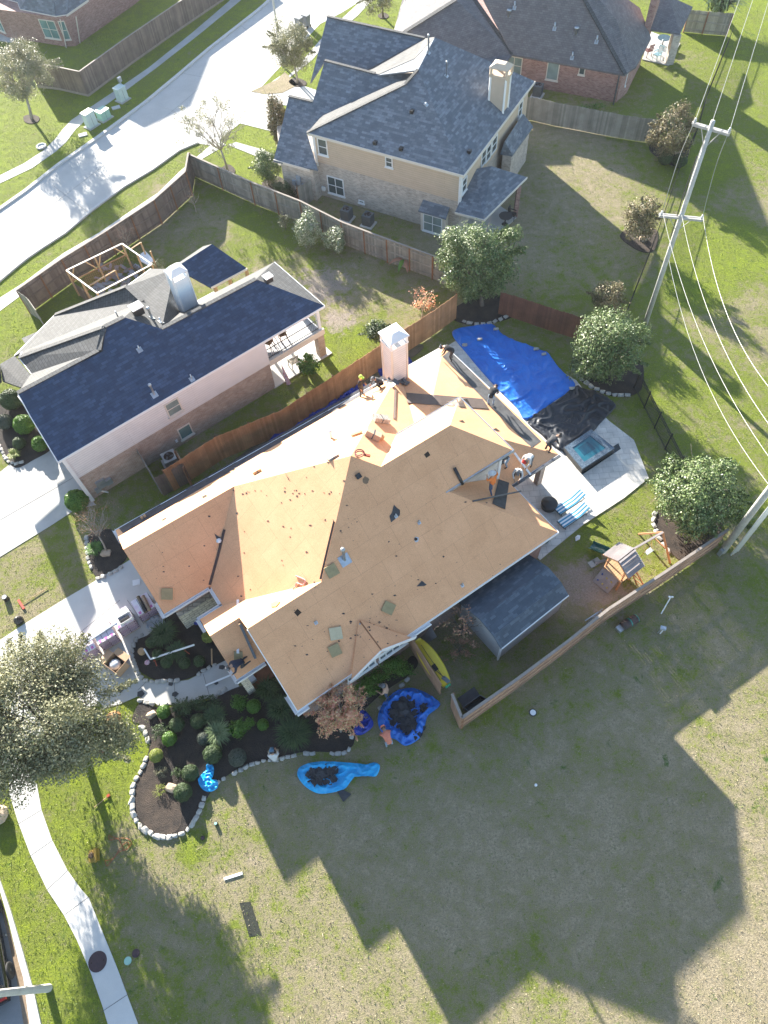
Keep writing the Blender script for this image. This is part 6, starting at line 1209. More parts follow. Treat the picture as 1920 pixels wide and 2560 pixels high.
# barrel, pipes, toy etc. on the lawn
br=empty('barrel_smoker',P(1573,1556),0,'dark rusty barrel with green band lying outside the tan fence','barrel'); p,q=P(1556,1566,.28),P(1590,1546,.28); obj('drum',tube([p,q],.24,16),M('rusty_dark_metal',(.10,.05,.05),(.05,.05,.05),.7,4,30),br,True,uv=False); obj('band',tube([p.lerp(q,.48),p.lerp(q,.56)],.25,16),M('teal_band',(.02,.22,.18),None,.5),br,True,uv=False); obj('end_cap',tube([q,q+(q-p).normalized()*.03],.245,16),M('teal_band2',(.02,.25,.22),None,.5),br,uv=False)
obj('stand',box(p+Vector((-.1,-.05,-.15)),(.35,.35,.2),30),GALV,br)
def sprink(x,y,x2,y2,h,label):
    a=P(x,y,0); t=empty('standpipe',a,0,label,'pipe'); z_=h; obj('pipe',tube([a,P(x2,y2,z_)],.03,8),WHITE,t,uv=False); obj('pipe_head',box(P(x2,y2,z_+.03),(.25,.07,.06),-10),WHITE,t)
sprink(1653,1534,1677,1492,.9,'tall thin white standpipe with a T head in the shaded lawn')
vb=P(1650,1584,0); t=empty('valve_post',vb,0,'short white valve box on two legs in the shaded lawn','post'); obj('leg',bar(vb,vb+Vector((.05,.02,.55)),.05),WHITE,t); obj('leg',bar(vb-Vector((.1,-.05,0)),vb+Vector((-.05,.07,.55)),.05),GALV,t); obj('head_box',box(vb+Vector((.0,.05,.62)),(.28,.18,.16),-20),GUT,t)
tag(obj('board',box(P(583,2190,.03),(.85,.12,.04),12),WHITE),'white board lying on the sunny grass above the dark mat','board')
tag(obj('paper_cup',lathe(P(1339,1964,0),[(.05,0),(.07,.14),(.06,.14),(.01,.1)],10),WHITE,uv=False),'small white cup on the shaded lower lawn','cup')
tag(obj('crumpled_paper',rockm:=([P(1444,1345,.08)+Vector(v) for v in ((-.15,-.2,0),(.1,-.1,.02),(.18,.12,.04),(.05,.2,0),(-.02,.02,.12),(-.14,.05,.03))],[[0,1,4],[1,2,4],[2,3,4],[3,5,4],[5,0,4],[0,5,3,2,1]]),WHITE,uv=False),'white crumpled paper on the grass near the patio edge','paper')
ty=empty('leaf_blower',P(238,2140),0,'yellow and brown tool box on the lawn beside the orange cord','tool'); a=P(238,2140,.0); YT=M('dull_yellow_plastic',(.45,.28,.04),(.36,.22,.04),.6,4,30); obj('body',box(a+Vector((0,0,.12)),(.42,.5,.24),10),YT,ty); obj('handle',box(a+Vector((.12,0,.3)),(.1,.62,.1),10),YT,ty); obj('motor',lathe(a+Vector((-.08,0,.22)),[(.13,0),(.13,.1),(.08,.14)],12),M('brown_plastic',(.16,.09,.04),None,.6),ty,uv=False)
CORD=M('orange_cord',(.50,.09,.04),None,.5); ck=[(262,2152),(285,2145),(300,2120),(318,2105),(322,2118),(310,2125),(298,2100),(280,2092),(272,2088),(276,2100),(300,2095),(322,2098),(328,2110),(315,2124),(298,2130),(280,2150),(268,2165),(262,2152)]
tag(obj('extension_cord',tube(smooth_path([P(x,y,.03) for x,y in ck],6),.010,5),CORD,uv=False),'tangled orange extension cord on the lower left lawn','cord')
t=empty('push_broom',P(80,1490),0,'red headed push broom lying on the left lawn','broom'); obj('handle',tube([P(58,1508,.05),P(118,1470,.05)],.018,6),LUMBER,t,uv=False); obj('head',bar(P(46,1500,.06),P(60,1522,.06),.12,.08),M('red_plastic',(.6,.08,.05),None,.5),t)
t=empty('push_broom',P(255,2000),0,'pole tool with orange head lying in the oak shade','tool'); obj('handle',tube([P(236,2018,.05),P(268,1992,.05)],.02,6),LUMBER,t,uv=False); obj('head',box(P(271,1989,.06),(.15,.12,.08),30),CORD,t)
tag(obj('trash_bag',rockm2:=lathe(P(49,1553,0),[(.22,0),(.27,.12),(.22,.28),(.07,.36),(.09,.42)],10),DARK,uv=False,smooth=True),'black bag on the sunny lawn beside the driveway','bag')
for x,y,x2,y2,lb in ((486,1612,376,1648,'long pale downspout lying over the island bed shrubs'),(376,1648,360,1622,'short pale downspout elbow at the tree stump')):
    tag(obj('downspout',bar(P(x,y,.75 if x==486 else .35),P(x2,y2,.35),.08,.06),WHITE),lb,'downspout')
tag(obj('downspout',bar(P(514,1714,.08),P(578,1687,.25),.08,.06),WHITE),'pale downspout lying on the path at the porch','downspout'); tag(obj('wood_stake',bar(P(529,1622,.1),P(530,1662,.1),.07,.04),LUMBER),'upright wooden board in the island bed near the porch','board')
tag(obj('orange_tool',join(bar(P(387,1650,.08),P(392,1665,.08),.05),box(P(387,1651,.1),(.14,.1,.05),60)),CORD),'orange hand tool on the dark mulch of the island bed','tool'); tag(obj('orange_tool',join(bar(P(462,1626,.4),P(474,1635,.4),.04),box(P(462,1626,.42),(.12,.1,.05),20)),CORD),'orange hand tool on the grass clump in the island bed','tool')
tag(obj('wrapper',lathe(P(368,1656,.05),[(.16,0),(.12,.06),(.01,.08)],7),M('pink_white_plastic',(.75,.62,.68),(.6,.2,.3),.4,9,30),uv=False),'pink and white wrapper on the island bed mulch','wrapper')
t=empty('wrapped_bundle',P(620,1685),0,'white plastic wrapped bundle under the porch roof corner','bundle'); obj('bundle',join(*[boxv(P(622,1690,.22),axz(-55),(.9,.42,.4))]),PLAS,t); obj('strap',boxv(P(622,1690,.22),axz(-55),(.06,.44,.42)),GALV,t)
tag(obj('cardboard_sheet',box(P(341,1456,.05),(.42,.36,.03),10),WHITE),'white square of board on the shaded driveway','board')
# pallets of shingles
WRAP=brickmat('pink_white_wrap',(.80,.72,.80),(.72,.48,.66),(.10,.05,.09),.9,.11,.034,rough=.35,bump=.5,var=(.8,1.1),stain=.1)
WRAPT=M('wrap_top',(.80,.78,.82),(.70,.58,.72),.35,3,12,fa=.08); PINK=M('pink_print',(.72,.22,.52),(.60,.16,.45),.4,6,30)
def pallet(x,y,L_,h,label,lines=3):
    p=P(x,y,0); t=empty('shingle_pallet',p,0,label,'pallet','wrapped shingle pallets on the driveway'); ax=axz(31); obj('pallet_base',join(*[boxv(p+ax[1]*v+Vector((0,0,.07)),ax,(L_,.1,.12)) for v in (-.45,0,.45)]),LUMBER,t); obj('wrapped_stack',boxv(p+Vector((0,0,.13+h/2)),ax,(L_,1.05,h)),WRAP,t); obj('wrap_top',boxv(p+Vector((0,0,.15+h)),ax,(L_-.02,1.03,.04)),WRAPT,t)
    obj('seam',join(*[boxv(p+ax[0]*(L_*((i+1)/(lines)-.5))+Vector((0,0,.175+h)),ax,(.02,.95,.01)) for i in range(lines-1)]),LEADM,t)
    for i in range(3): obj('pink_print',boxv(p+ax[0]*(L_*(i+.5)/3-L_/2)-ax[1]*.4+Vector((0,0,.175+h)),ax,(L_*.14,.16,.012)),PINK,t)
    return t
pallet(226,1628,.98,.75,'wrapped shingle pallet nearest the oak tree'); pallet(275,1598,.98,.85,'wrapped shingle pallet in the middle, half in sun'); pallet(322,1564,.98,.95,'wrapped shingle pallet loaded with an open box and black rolls'); pallet(370,1527,.98,.75,'wrapped shingle pallet under the garage roof corner, with two rolls on top')
def roll(a,b,r,m,label,core=None):
    t=empty('felt_roll',(a+b)/2,0,label,'roll'); obj('roll',tube([a,b],r,14),m,t,True,uv=False); obj('core',tube([a-(b-a).normalized()*.006,a],r*.4,10),core or LUMBER,t,uv=False)
roll(P(365,1530,1.05),P(345,1492,1.05),.1,DARK,'black felt roll on the pallet under the garage corner'); roll(P(374,1526,1.05),P(357,1490,1.05),.1,M('kraft_roll',(.38,.27,.20),None,.8),'brown paper roll on the pallet under the garage corner')
t=empty('open_box',P(313,1549,1.05),0,'open white carton with black rolls on the loaded pallet','box'); ax=axz(31); q=P(316,1548,1.1); obj('carton',join(*[boxv(q+ax[0]*a+ax[1]*b+Vector((0,0,.12)),ax,s) for a,b,s in ((0,.22,(.7,.02,.25)),(0,-.22,(.7,.02,.25)),(.35,0,(.02,.44,.25)),(-.35,0,(.02,.44,.25)))]),WHITE,t); obj('carton_floor',boxv(q,ax,(.7,.44,.02)),LUMBER,t); obj('black_contents',tube([q-ax[0]*.3+Vector((0,0,.1)),q+ax[0]*.2+Vector((0,0,.1))],.09,10),DARK,t,uv=False); obj('flap',boxv(q+ax[1]*.4+Vector((0,0,.22)),ax,(.7,.3,.015)),WHITE,t)
tag(obj('downspout',bar(P(163,1640,1.0),P(292,1556,1.1),.12,.1),GUT),'long blue grey gutter length lying across the pallets','gutter')
cbx=empty('cardboard_box',P(298,1668),0,'open brown cardboard box with white plastic inside, beside the path','box'); q=P(298,1668,0); ax=axz(-38); CB=M('cardboard',(.50,.32,.20),(.44,.28,.17),.8,3,30,fa=.08)
obj('side_panel',join(*[boxv(q+ax[0]*a+ax[1]*b+Vector((0,0,.35)),ax,s) for a,b,s in ((0,.36,(.9,.02,.7)),(0,-.36,(.9,.02,.7)),(.45,0,(.02,.72,.7)),(-.45,0,(.02,.72,.7)))]),CB,cbx); obj('flap',boxv(q-ax[0]*.68+Vector((0,0,.62)),[(ax[0]+Vector((0,0,.3))).normalized(),ax[1],Vector((0,0,1))],(.45,.72,.015)),CB,cbx); obj('flap',boxv(q+ax[1]*.55+Vector((0,0,.68)),ax,(.9,.35,.015)),CB,cbx)
v_=lathe(q+Vector((-.05,-.02,.35)),[(.32,0),(.3,.2),(.18,.3),(.04,.32)],9); obj('plastic_filling',v_,PLAS,cbx,True,uv=False); obj('box_floor',boxv(q+Vector((0,0,.3)),ax,(.9,.72,.02)),DARK,cbx)
# lattice pen at the left
pen=empty('garden_pen',P(290,690),0,'roofless wooden pen with lattice wall and white top rail beside the blue roofed house','pen'); ZP=2.3
k=[P(166,676,ZP),P(305,609,ZP),P(380,661,ZP),P(243,733,ZP)]
obj('top_rail',join(*[bar(k[i],k[(i+1)%4],.10,.05) for i in range(4)]),TRIM,pen)
g0=[Vector((q.x,q.y,0)) for q in k]
for q in g0+[g0[0].lerp(g0[1],.5),g0[1].lerp(g0[2],.5),g0[0].lerp(g0[3],.5)]: obj('post',bar(q,q+Vector((0,0,ZP)),.11),LUMBER,pen)
L=[]; a,b=g0[0],g0[1]; d=(b-a); n=24; Hh=1.25
for i in range(n):
    x0=i/n
    for s in (-1,1):
        p=a+d*x0+Vector((0,0,.1)); e=p+d.normalized()*(s*Hh)+Vector((0,0,Hh)); f_=(e-a).dot(d)/d.length_squared
        if -.02<=f_<=1.02: L.append(bar(p,e,.035,.01))
obj('lattice_panel',join(*L),PLAYW,pen,uv=False); obj('lattice_frame',join(bar(a+Vector((0,0,1.35)),b+Vector((0,0,1.35)),.06),bar(a+Vector((0,0,.1)),b+Vector((0,0,.1)),.06)),PLAYW,pen)
obj('brace',join(*[bar(a.lerp(b,f)+Vector((0,0,1.4)),a.lerp(b,f2)+Vector((0,0,ZP-.05)),.07) for f,f2 in ((.02,.12),(.45,.33),(.5,.6),(.98,.85))]),LUMBER,pen)
obj('board_wall',join(*[bar(g0[0].lerp(g0[3],i/14)+Vector((0,0,0)),g0[0].lerp(g0[3],i/14)+Vector((0,0,1.3)),.13,.02) for i in range(15)]),FEN_OLD,pen,uv=False); obj('board_wall',join(*[bar(g0[1].lerp(g0[2],i/14),g0[1].lerp(g0[2],i/14)+Vector((0,0,.8)),.13,.02) for i in range(15)]),FEN_OLD,pen,uv=False)
obj('cross_rail',bar(P(222,715,1.7),P(288,676,1.7),.1,.06),LUMBER,pen); obj('inner_post',bar(P(300,705,0),P(288,676,1.7),.1),LUMBER,pen)
L=[]
for i in range(70):
    p=P(rnd.uniform(235,360),rnd.uniform(665,740),.06); L.append(box(p+Vector((0,0,rnd.uniform(0,.15))),(rnd.uniform(.3,.9),rnd.uniform(.15,.35),.05),rnd.uniform(0,180)))
tag(obj('rubble',join(*L),islandmat('grey_rubble',(.42,.44,.48),(.22,.19,.17)),uv=False),'pile of grey boards and plastic scraps inside the lattice pen','debris',kind='stuff')
dk=empty('deck',P(365,640),0,'small white deck with wooden rails beside the lattice pen','deck'); dq=[P(350,650,.9),P(342,640,.9),P(362,625,.9),P(384,648,.9),P(372,662,.9)]
obj('deck_floor',prism([(q.x,q.y) for q in dq],.75,.85),WHITE,dk)
for x,y in ((352,606),(376,628)): q=P(x,y,1.9); obj('post',bar(Vector((q.x,q.y,0)),q,.1),LUMBER,dk)
for z in (1.3,1.75): q,r_=P(352,606,z),P(328,622,z); obj('rail',bar(q,r_,.09,.05),LUMBER,dk)
# parked car, bottom left
fd=(P(0,2255,0)-P(62,2582,0)).normalized(); cw_=P(20,2428,.36); rt=Vector((fd.y,-fd.x,0)); cc_0=Vector((cw_.x,cw_.y,0))-rt*.86+fd*1.35
car=empty('parked_car',cc_0,0,'black car parked at the kerb, cut by the left picture edge','car'); CP=M('black_car_paint',(.012,.012,.014),None,.15,3,30,fa=.02,spec=.8)
def CL_(f,r,z): return cc_0+fd*f+rt*r+Vector((0,0,z))
prof=[(2.35,.35,.55),(2.3,.75,.8),(1.2,.95,.86),(.5,1.0,.88),(-.2,1.02,.9),(-1.6,1.0,.9),(-2.2,.95,.84),(-2.4,.6,.7),(-2.35,.35,.7)]
V=[];F=[]
for f,z,w_ in prof: V+=[CL_(f,-w_,.3),CL_(f,-w_-.03,z*.6+.1),CL_(f,-w_+.06,z),CL_(f,w_-.06,z),CL_(f,w_+.03,z*.6+.1),CL_(f,w_,.3)]
for i in range(len(prof)-1):
    for kk in range(6): F.append([i*6+kk,i*6+(kk+1)%6,i*6+6+(kk+1)%6,i*6+6+kk])
F+=[list(range(6)),list(range(len(prof)*6-6,len(prof)*6))[::-1]]
mesh('body',V,F,CP,car,True,uv=False); V=[]; cab=[(1.1,.96,.78),(.35,1.42,.66),(-1.1,1.45,.64),(-1.95,.99,.74)]
for f,z,w_ in cab: V+=[CL_(f,-w_,z),CL_(f,w_,z)]
V+= [CL_(1.1,-.8,.9),CL_(1.1,.8,.9),CL_(-1.95,-.78,.9),CL_(-1.95,.78,.9)]
mesh('cabin',V,[[0,1,3,2],[2,3,5,4],[4,5,7,6],[0,2,4,6],[7,5,3,1],[0,8,9,1],[6,7,11,10],[8,0,6,10],[1,9,11,7]],CP,car,False,uv=False)
mesh('windscreen',[CL_(1.03,-.7,1.02),CL_(1.03,.7,1.02),CL_(.42,.62,1.4),CL_(.42,-.62,1.4)],[[0,1,2,3]],GLASS,car,uv=False); mesh('rear_window',[CL_(-1.88,-.68,1.05),CL_(-1.88,.68,1.05),CL_(-1.18,.6,1.43),CL_(-1.18,-.6,1.43)],[[0,1,2,3]],GLASS,car,uv=False)
for s in (-1,1):
    obj('side_window',vprism([CL_(.9,s*.80,1.04),CL_(.3,s*.70,1.36),CL_(-1.0,s*.69,1.38),CL_(-1.6,s*.79,1.06)],rt*s,.02),GLASS,car,uv=False)
    obj('tail_light',boxv(CL_(-2.32,s*.62,.72),[fd,rt,Vector((0,0,1))],(.12,.28,.16)),M('red_lens',(.55,.03,.02),None,.2),car); obj('headlight',boxv(CL_(2.22,s*.6,.62),[fd,rt,Vector((0,0,1))],(.15,.3,.12)),WHITE,car)
    for f in (1.4,-1.35):
        wh=obj('wheel',lathe(CL_(f,s*.88,.36),[(.2,-.12),(.33,-.12),(.36,-.08),(.36,.08),(.33,.12),(.22,.12),(.2,.09)],24,[fd,Vector((0,0,1)),rt*s]),M('tyre_rubber',(.03,.03,.032),None,.8),car,True,uv=False); obj('rim',lathe(CL_(f,s*.88,.36),[(.2,.07),(.19,.09),(.06,.07),(.05,.1),(.01,.1)],12,[fd,Vector((0,0,1)),rt*s]),LEADM,wh,uv=False)
obj('bumper',boxv(CL_(-2.4,0,.45),[fd,rt,Vector((0,0,1))],(.12,1.5,.22)),CP,car)
tag(obj('beige_rock',rk:=lathe(P(2,2040,0),[(.35,0),(.5,.25),(.4,.5),(.1,.6)],9),BOUL,uv=False),'large beige boulder at the left edge below the oak','rock')
t=bpy.data.objects['beige_rock']; t.name='boulder'
tag(obj('crushed_can',lathe(P(16,2338,.03),[(.05,0),(.06,.08),(.03,.12)],8),M('crushed_tin',(.5,.5,.5),(.1,.1,.1),.3,12,30),uv=False),'small crushed litter in the dirty gutter at the bottom left','litter')
tag(obj('garden_pot_heap',lathe(P(288,1800,0),[(.3,0),(.42,.25),(.3,.45),(.05,.5)],12),M('rust_cover',(.33,.17,.06),None,.7),uv=False),'rust brown mound under the oak branches','mound'); bpy.data.objects['garden_pot_heap'].name='mulch_mound'
tag(obj('lawn_toy',join(box(P(262,1872,.1),(.5,.2,.14),20),),WHITE),'white piece beside a red one under the oak tree','toy'); tag(obj('lawn_toy',lathe(P(255,1878,0),[(.12,0),(.14,.15),(.05,.2)],10),M('red_toy',(.6,.05,.06),None,.4),uv=False),'small red piece under the oak tree','toy')
# ------------------------------------------------------------------ things lying on the roof
def dirpx(x,y,x2,y2,z=4): a,b=P(x,y,z),P(x2,y2,z); return math.degrees(math.atan2((b-a).y,(b-a).x))
BRF=M('brown_felt_sheet',(.105,.075,.062),(.13,.095,.08),.7,2,30)
tag(obj('felt_sheet',sheet_on([(1016,983),(1206,998),(1222,1023),(1017,1008)],14,.04),BRF,uv=False),'long dark brown felt strip across the valley behind the upper roof','felt sheet')
tag(obj('felt_sheet',sheet_on([(1246,1199),(1272,1208),(1262,1274),(1230,1260)],8,.04),FELT,uv=False),'black felt strip beside the orange shirted worker','felt sheet')
tag(obj('long_pole',bar(hit(1179,1253,.12)[0],hit(1295,1238,.3)[0],.07,.05),LEADM),'long dark bar lying on the roof below the orange shirted worker','bar')
roll(hit(1134,1170,.1)[0],hit(1154,1208,.1)[0],.085,DARK,'black felt roll lying on the roof by the white gable edge')
tag(obj('downspout',bar(hit(1284,1134,.12)[0],hit(1326,1187,.12)[0],.11,.08),WHITE),'white gutter length between the two roof corners near the red capped worker','gutter')
tag(obj('downspout',join(bar(hit(598,1500,.1)[0],hit(594,1632,.1)[0],.12,.08)),WHITE),'long white gutter length lying on the porch roof','gutter')
tag(obj('long_pole',bar(hit(600,1560,.1)[0],hit(638,1645,.1)[0],.12,.06),LEADM),'dark metal valley strip lying on the porch roof','bar'); tag(obj('board',bar(hit(581,1528,.12)[0],hit(598,1560,.12)[0],.08,.04),LUMBER),'short wooden board on the sunlit porch roof','board')
FOAM=M('greenish_foam_board',(.36,.29,.16),(.29,.24,.13),.9,5,30,bump=.3,fa=.15); FOAML=M('pale_foam_board',(.52,.46,.32),(.47,.41,.28),.9,5,30,fa=.1)
def sq(cx_,cy_,r,a): return [(cx_+r*math.cos(R(a+90*i)),cy_+r*math.sin(R(a+90*i))) for i in range(4)]
for x,y,r,a,m,lb in ((830,1427,21,15,FOAM,'greenish padding square below the dark valley strip'),(972,1520,20,70,FOAM,'greenish padding square above the gabled window'),(840,1584,22,35,FOAML,'pale padding square, the lighter of the two side by side'),(838,1626,20,20,FOAM,'dull padding square just below the pale one'),(418,1485,20,45,FOAM,'padding square near the garage eave'),(596,1640,15,45,FOAM,'padding under the navy shirted worker on the porch roof')):
    tag(obj('padding_square',patch_on(sq(x,y,r,a),.08,.07),m),lb,'padding square')
tag(obj('torn_felt',patch_on([(985,1262),(993,1270),(1000,1275),(1000,1288),(990,1296),(978,1306),(974,1290),(980,1282)],.02,.015),FELT),'torn black felt flap around a small vent pipe','felt scrap')
tag(obj('torn_felt',patch_on([(1055,1452),(1067,1462),(1060,1465),(1042,1466)],.02,.015),FELT),'triangular black felt scrap on the wide shaded slope','felt scrap')
tag(obj('roof_vent',patch_on(sq(897,1190,9,10),.12,.1),DARK),'black square vent cover lying beside a dark stain','vent cover')
obj('soot_stain',patch_on(scr(12,914,1200,9),.008,.006),M('dark_stain',(.20,.13,.085),(.26,.17,.10),.9),hs); 
L=[]
SCR=islandmat('felt_scraps',(.03,.03,.035),(.10,.07,.055))
for i in range(150):
    x,y=rnd.choice([(rnd.uniform(700,1300),rnd.uniform(1180,1500)),(rnd.uniform(700,1000),rnd.uniform(1450,1680)),(rnd.uniform(320,640),rnd.uniform(1280,1500)),(rnd.uniform(600,900),rnd.uniform(1150,1420)),(rnd.uniform(870,1000),rnd.uniform(1540,1600)),(rnd.uniform(560,860),1235-(rnd.uniform(0,1)*10))])
    l,n_,_,_=BV.ray_cast(Vector((0,0,H)),ray(x,y).normalized())
    if l is None: continue
    r=rnd.choice((1.2,1.6,2.2,3.2)); a0=rnd.uniform(0,6)
    try: L.append(patch_on([(x+r*math.cos(a0+q)*rnd.uniform(.5,1.6),y+r*math.sin(a0+q)*rnd.uniform(.3,1.)) for q in (0,1.6,3.1,4.7)],.015,.01))
    except Exception: pass
tag(obj('roof_litter',join(*L),SCR,uv=False),'small torn shingle scraps scattered over the bare roof boards','litter',kind='stuff')
def bundle(x,y,s,a,m,label,name='shingle_bundle',cat='bundle'):
    p,n=hit(x,y,s[2]/2+.02); e1=Vector((math.cos(R(a)),math.sin(R(a)),0)); e1=(e1-n*e1.dot(n)).normalized(); e2=n.cross(e1); t=empty(name,p,0,label,cat); obj('wrapped_bundle',boxv(p,[e1,e2,n],s),m,t); obj('strap',boxv(p,[e1,e2,n],(.06,s[1]+.02,s[2]+.02)),LEADM,t)
bundle(950,1052,(.95,.45,.25),20,M('printed_carton',(.55,.50,.44),(.25,.2,.18),.6,9,14),'printed carton on the sunlit back slope by the valley'); bundle(930,1092,(.8,.5,.3),-10,M('insulation_pink_tan',(.62,.42,.28),(.55,.36,.24),.9,5,20),'bulky tan bundle below the printed carton'); bundle(944,1094,(.5,.35,.25),10,LUMBER,'small tan bundle right of the bulky one')
tag(obj('board',bar(hit(880,1092,.1)[0],hit(906,1083,.1)[0],.14,.1),LUMBER),'short wooden block on the white sunlit slope','board'); bundle(360,1295,(.3,.25,.12),31,LUMBER,'small wooden block on the left eave slope'); bundle(644,1182,(.45,.25,.14),31,LUMBER,'wooden block on the left slope above the eave')
bundle(834,1146,(.55,.3,.1),31,M('grey_tin_vent',(.30,.28,.26),None,.5),'flat grey vent box on the ridge'); 
t=empty('nail_gun',hit(897,1142,.1)[0],0,'red and black coil of hose and nail gun on the ridge','tool'); q=hit(897,1142,.12)[0]; obj('hose_coil',tube(smooth_path([q+Vector((math.cos(i*.9)*.22,math.sin(i*.9)*.2,.02*i)) for i in range(14)],4),.03,6),M('dark_red_hose',(.20,.03,.03),None,.5),t,uv=False); obj('gun_body',box(q+Vector((.35,-.1,.05)),(.3,.1,.12),-20),CORD,t)
tag(obj('hose_tangle',tube(smooth_path([hit(x,y,.05)[0] for x,y in ((741,1440),(752,1444),(765,1452),(758,1462),(744,1458),(740,1466),(733,1474))],6),.035,6),M('pink_white_hose',(.6,.45,.42),(.5,.1,.1),.5,9,30),uv=False),'tangled pale hose on the sunlit ridge slope','hose')
tag(obj('yellow_board',patch_on([(676,1508),(690,1502),(700,1504),(690,1516),(678,1517)],.05,.04),M('ochre_board',(.55,.33,.1),None,.8)),'ochre board lying on the white sunlit front slope','board')  # ochre is the board's own colour
def lathe_on(x,y,prof,m,label,name,cat): p,n=hit(x,y,0); tag(obj(name,lathe(p-Vector((0,0,.05)),prof,12),m,uv=False),label,cat)
lathe_on(828,1095,[(.07,0),(.07,.55),(.12,.56),(.12,.68),(.02,.72)],WHITE,'white capped vent pipe standing on the sunlit left slope','vent_pipe','pipe')
t=empty('felt_heap',hit(1000,960,.05)[0],0,'crumpled grey felt around the base of the white chimney','felt heap'); L=[]
for i in range(9):
    q=hit(rnd.uniform(972,1018),rnd.uniform(950,966),.08)[0]; L.append(boxv(q,[Vector(v) for v in Euler((rnd.uniform(-.5,.5),rnd.uniform(-.5,.5),rnd.uniform(0,3))).to_matrix()],(.4,.28,.03)))
obj('felt_piece',join(*L),LEADM,t,uv=False); t['kind']='stuff'
tag(obj('cloth_scrap',lathe(hit(547,1352,.02)[0],[(.15,0),(.12,.08),(.02,.12)],7),WHITE,uv=False),'white cloth scrap beside the dark garage valley','cloth'); tag(obj('torn_felt',patch_on([(536,1334),(545,1340),(552,1344),(548,1352),(541,1346)],.03,.02),FELT),'dark flap above the white cloth scrap at the garage valley','felt scrap')
tag(obj('downspout',bar(P(836,1022,2.9),P(893,990,2.9),.08,.06),GUT),'grey downspout piece at the left eave above the blue tarp','downspout')
# ------------------------------------------------------------------ people
SKIN=M('skin',(.42,.25,.17),(.38,.22,.15),.6,6,40,fa=.05); BOOT=M('work_boots',(.05,.035,.025),None,.7)
cloth=lambda n,c: M('cloth_'+n,c,tuple(x*.8 for x in c),.85,6,50,fa=.15)
C={'black':cloth('black',(.022,.022,.026)),'charcoal':cloth('charcoal',(.05,.052,.06)),'jeans':cloth('denim',(.06,.10,.19)),'paleblue':cloth('pale_denim',(.30,.38,.48)),'white':cloth('white',(.66,.66,.66)),'orange':cloth('orange',(.80,.22,.05)),'coral':cloth('coral',(.75,.25,.16)),'tan':cloth('tan',(.55,.36,.26)),'navy':cloth('navy',(.02,.03,.06)),'grey':cloth('grey',(.17,.18,.20)),'red':cloth('red',(.65,.04,.03)),'neon':cloth('neon',(.55,.80,.12)),'khaki':cloth('khaki',(.32,.25,.17)),'stripe':brickmat('striped_knit',(.55,.58,.6),(.1,.2,.3),(.1,.2,.3),3.,.05,.01)}
POSE={
 'stand':dict(pel=(0,0,.96),chest=(0,.02,1.28),neck=(0,.03,1.48),head=(0,.06,1.64),el=(.27,.02,1.16),ha=(.27,.16,.95),kn=(.12,.04,.52),an=(.13,0,.09)),
 'walk':dict(pel=(0,0,.94),chest=(0,.05,1.26),neck=(0,.08,1.46),head=(0,.12,1.62),el=(.28,.12,1.18),ha=(.2,.36,1.12),kn=(.12,.12,.52),an=(.13,-.05,.09)),
 'bend':dict(pel=(0,-.08,.86),chest=(0,.26,1.02),neck=(0,.44,1.07),head=(0,.58,1.03),el=(.25,.42,.78),ha=(.16,.58,.50),kn=(.14,.08,.46),an=(.15,-.05,.09)),
 'crouch':dict(pel=(0,-.14,.40),chest=(0,.10,.68),neck=(0,.24,.84),head=(0,.35,.93),el=(.27,.32,.55),ha=(.14,.52,.38),kn=(.20,.24,.46),an=(.15,-.05,.09)),
 'kneel':dict(pel=(0,-.12,.34),chest=(0,.20,.52),neck=(0,.38,.60),head=(0,.52,.62),el=(.26,.40,.34),ha=(.16,.56,.08),kn=(.16,.10,.08),an=(.15,-.36,.09)),
 'sit':dict(pel=(0,0,.2),chest=(0,.06,.50),neck=(0,.12,.70),head=(0,.20,.86),el=(.25,.16,.46),ha=(.14,.38,.40),kn=(.22,.36,.46),an=(.2,.46,.09)),
}
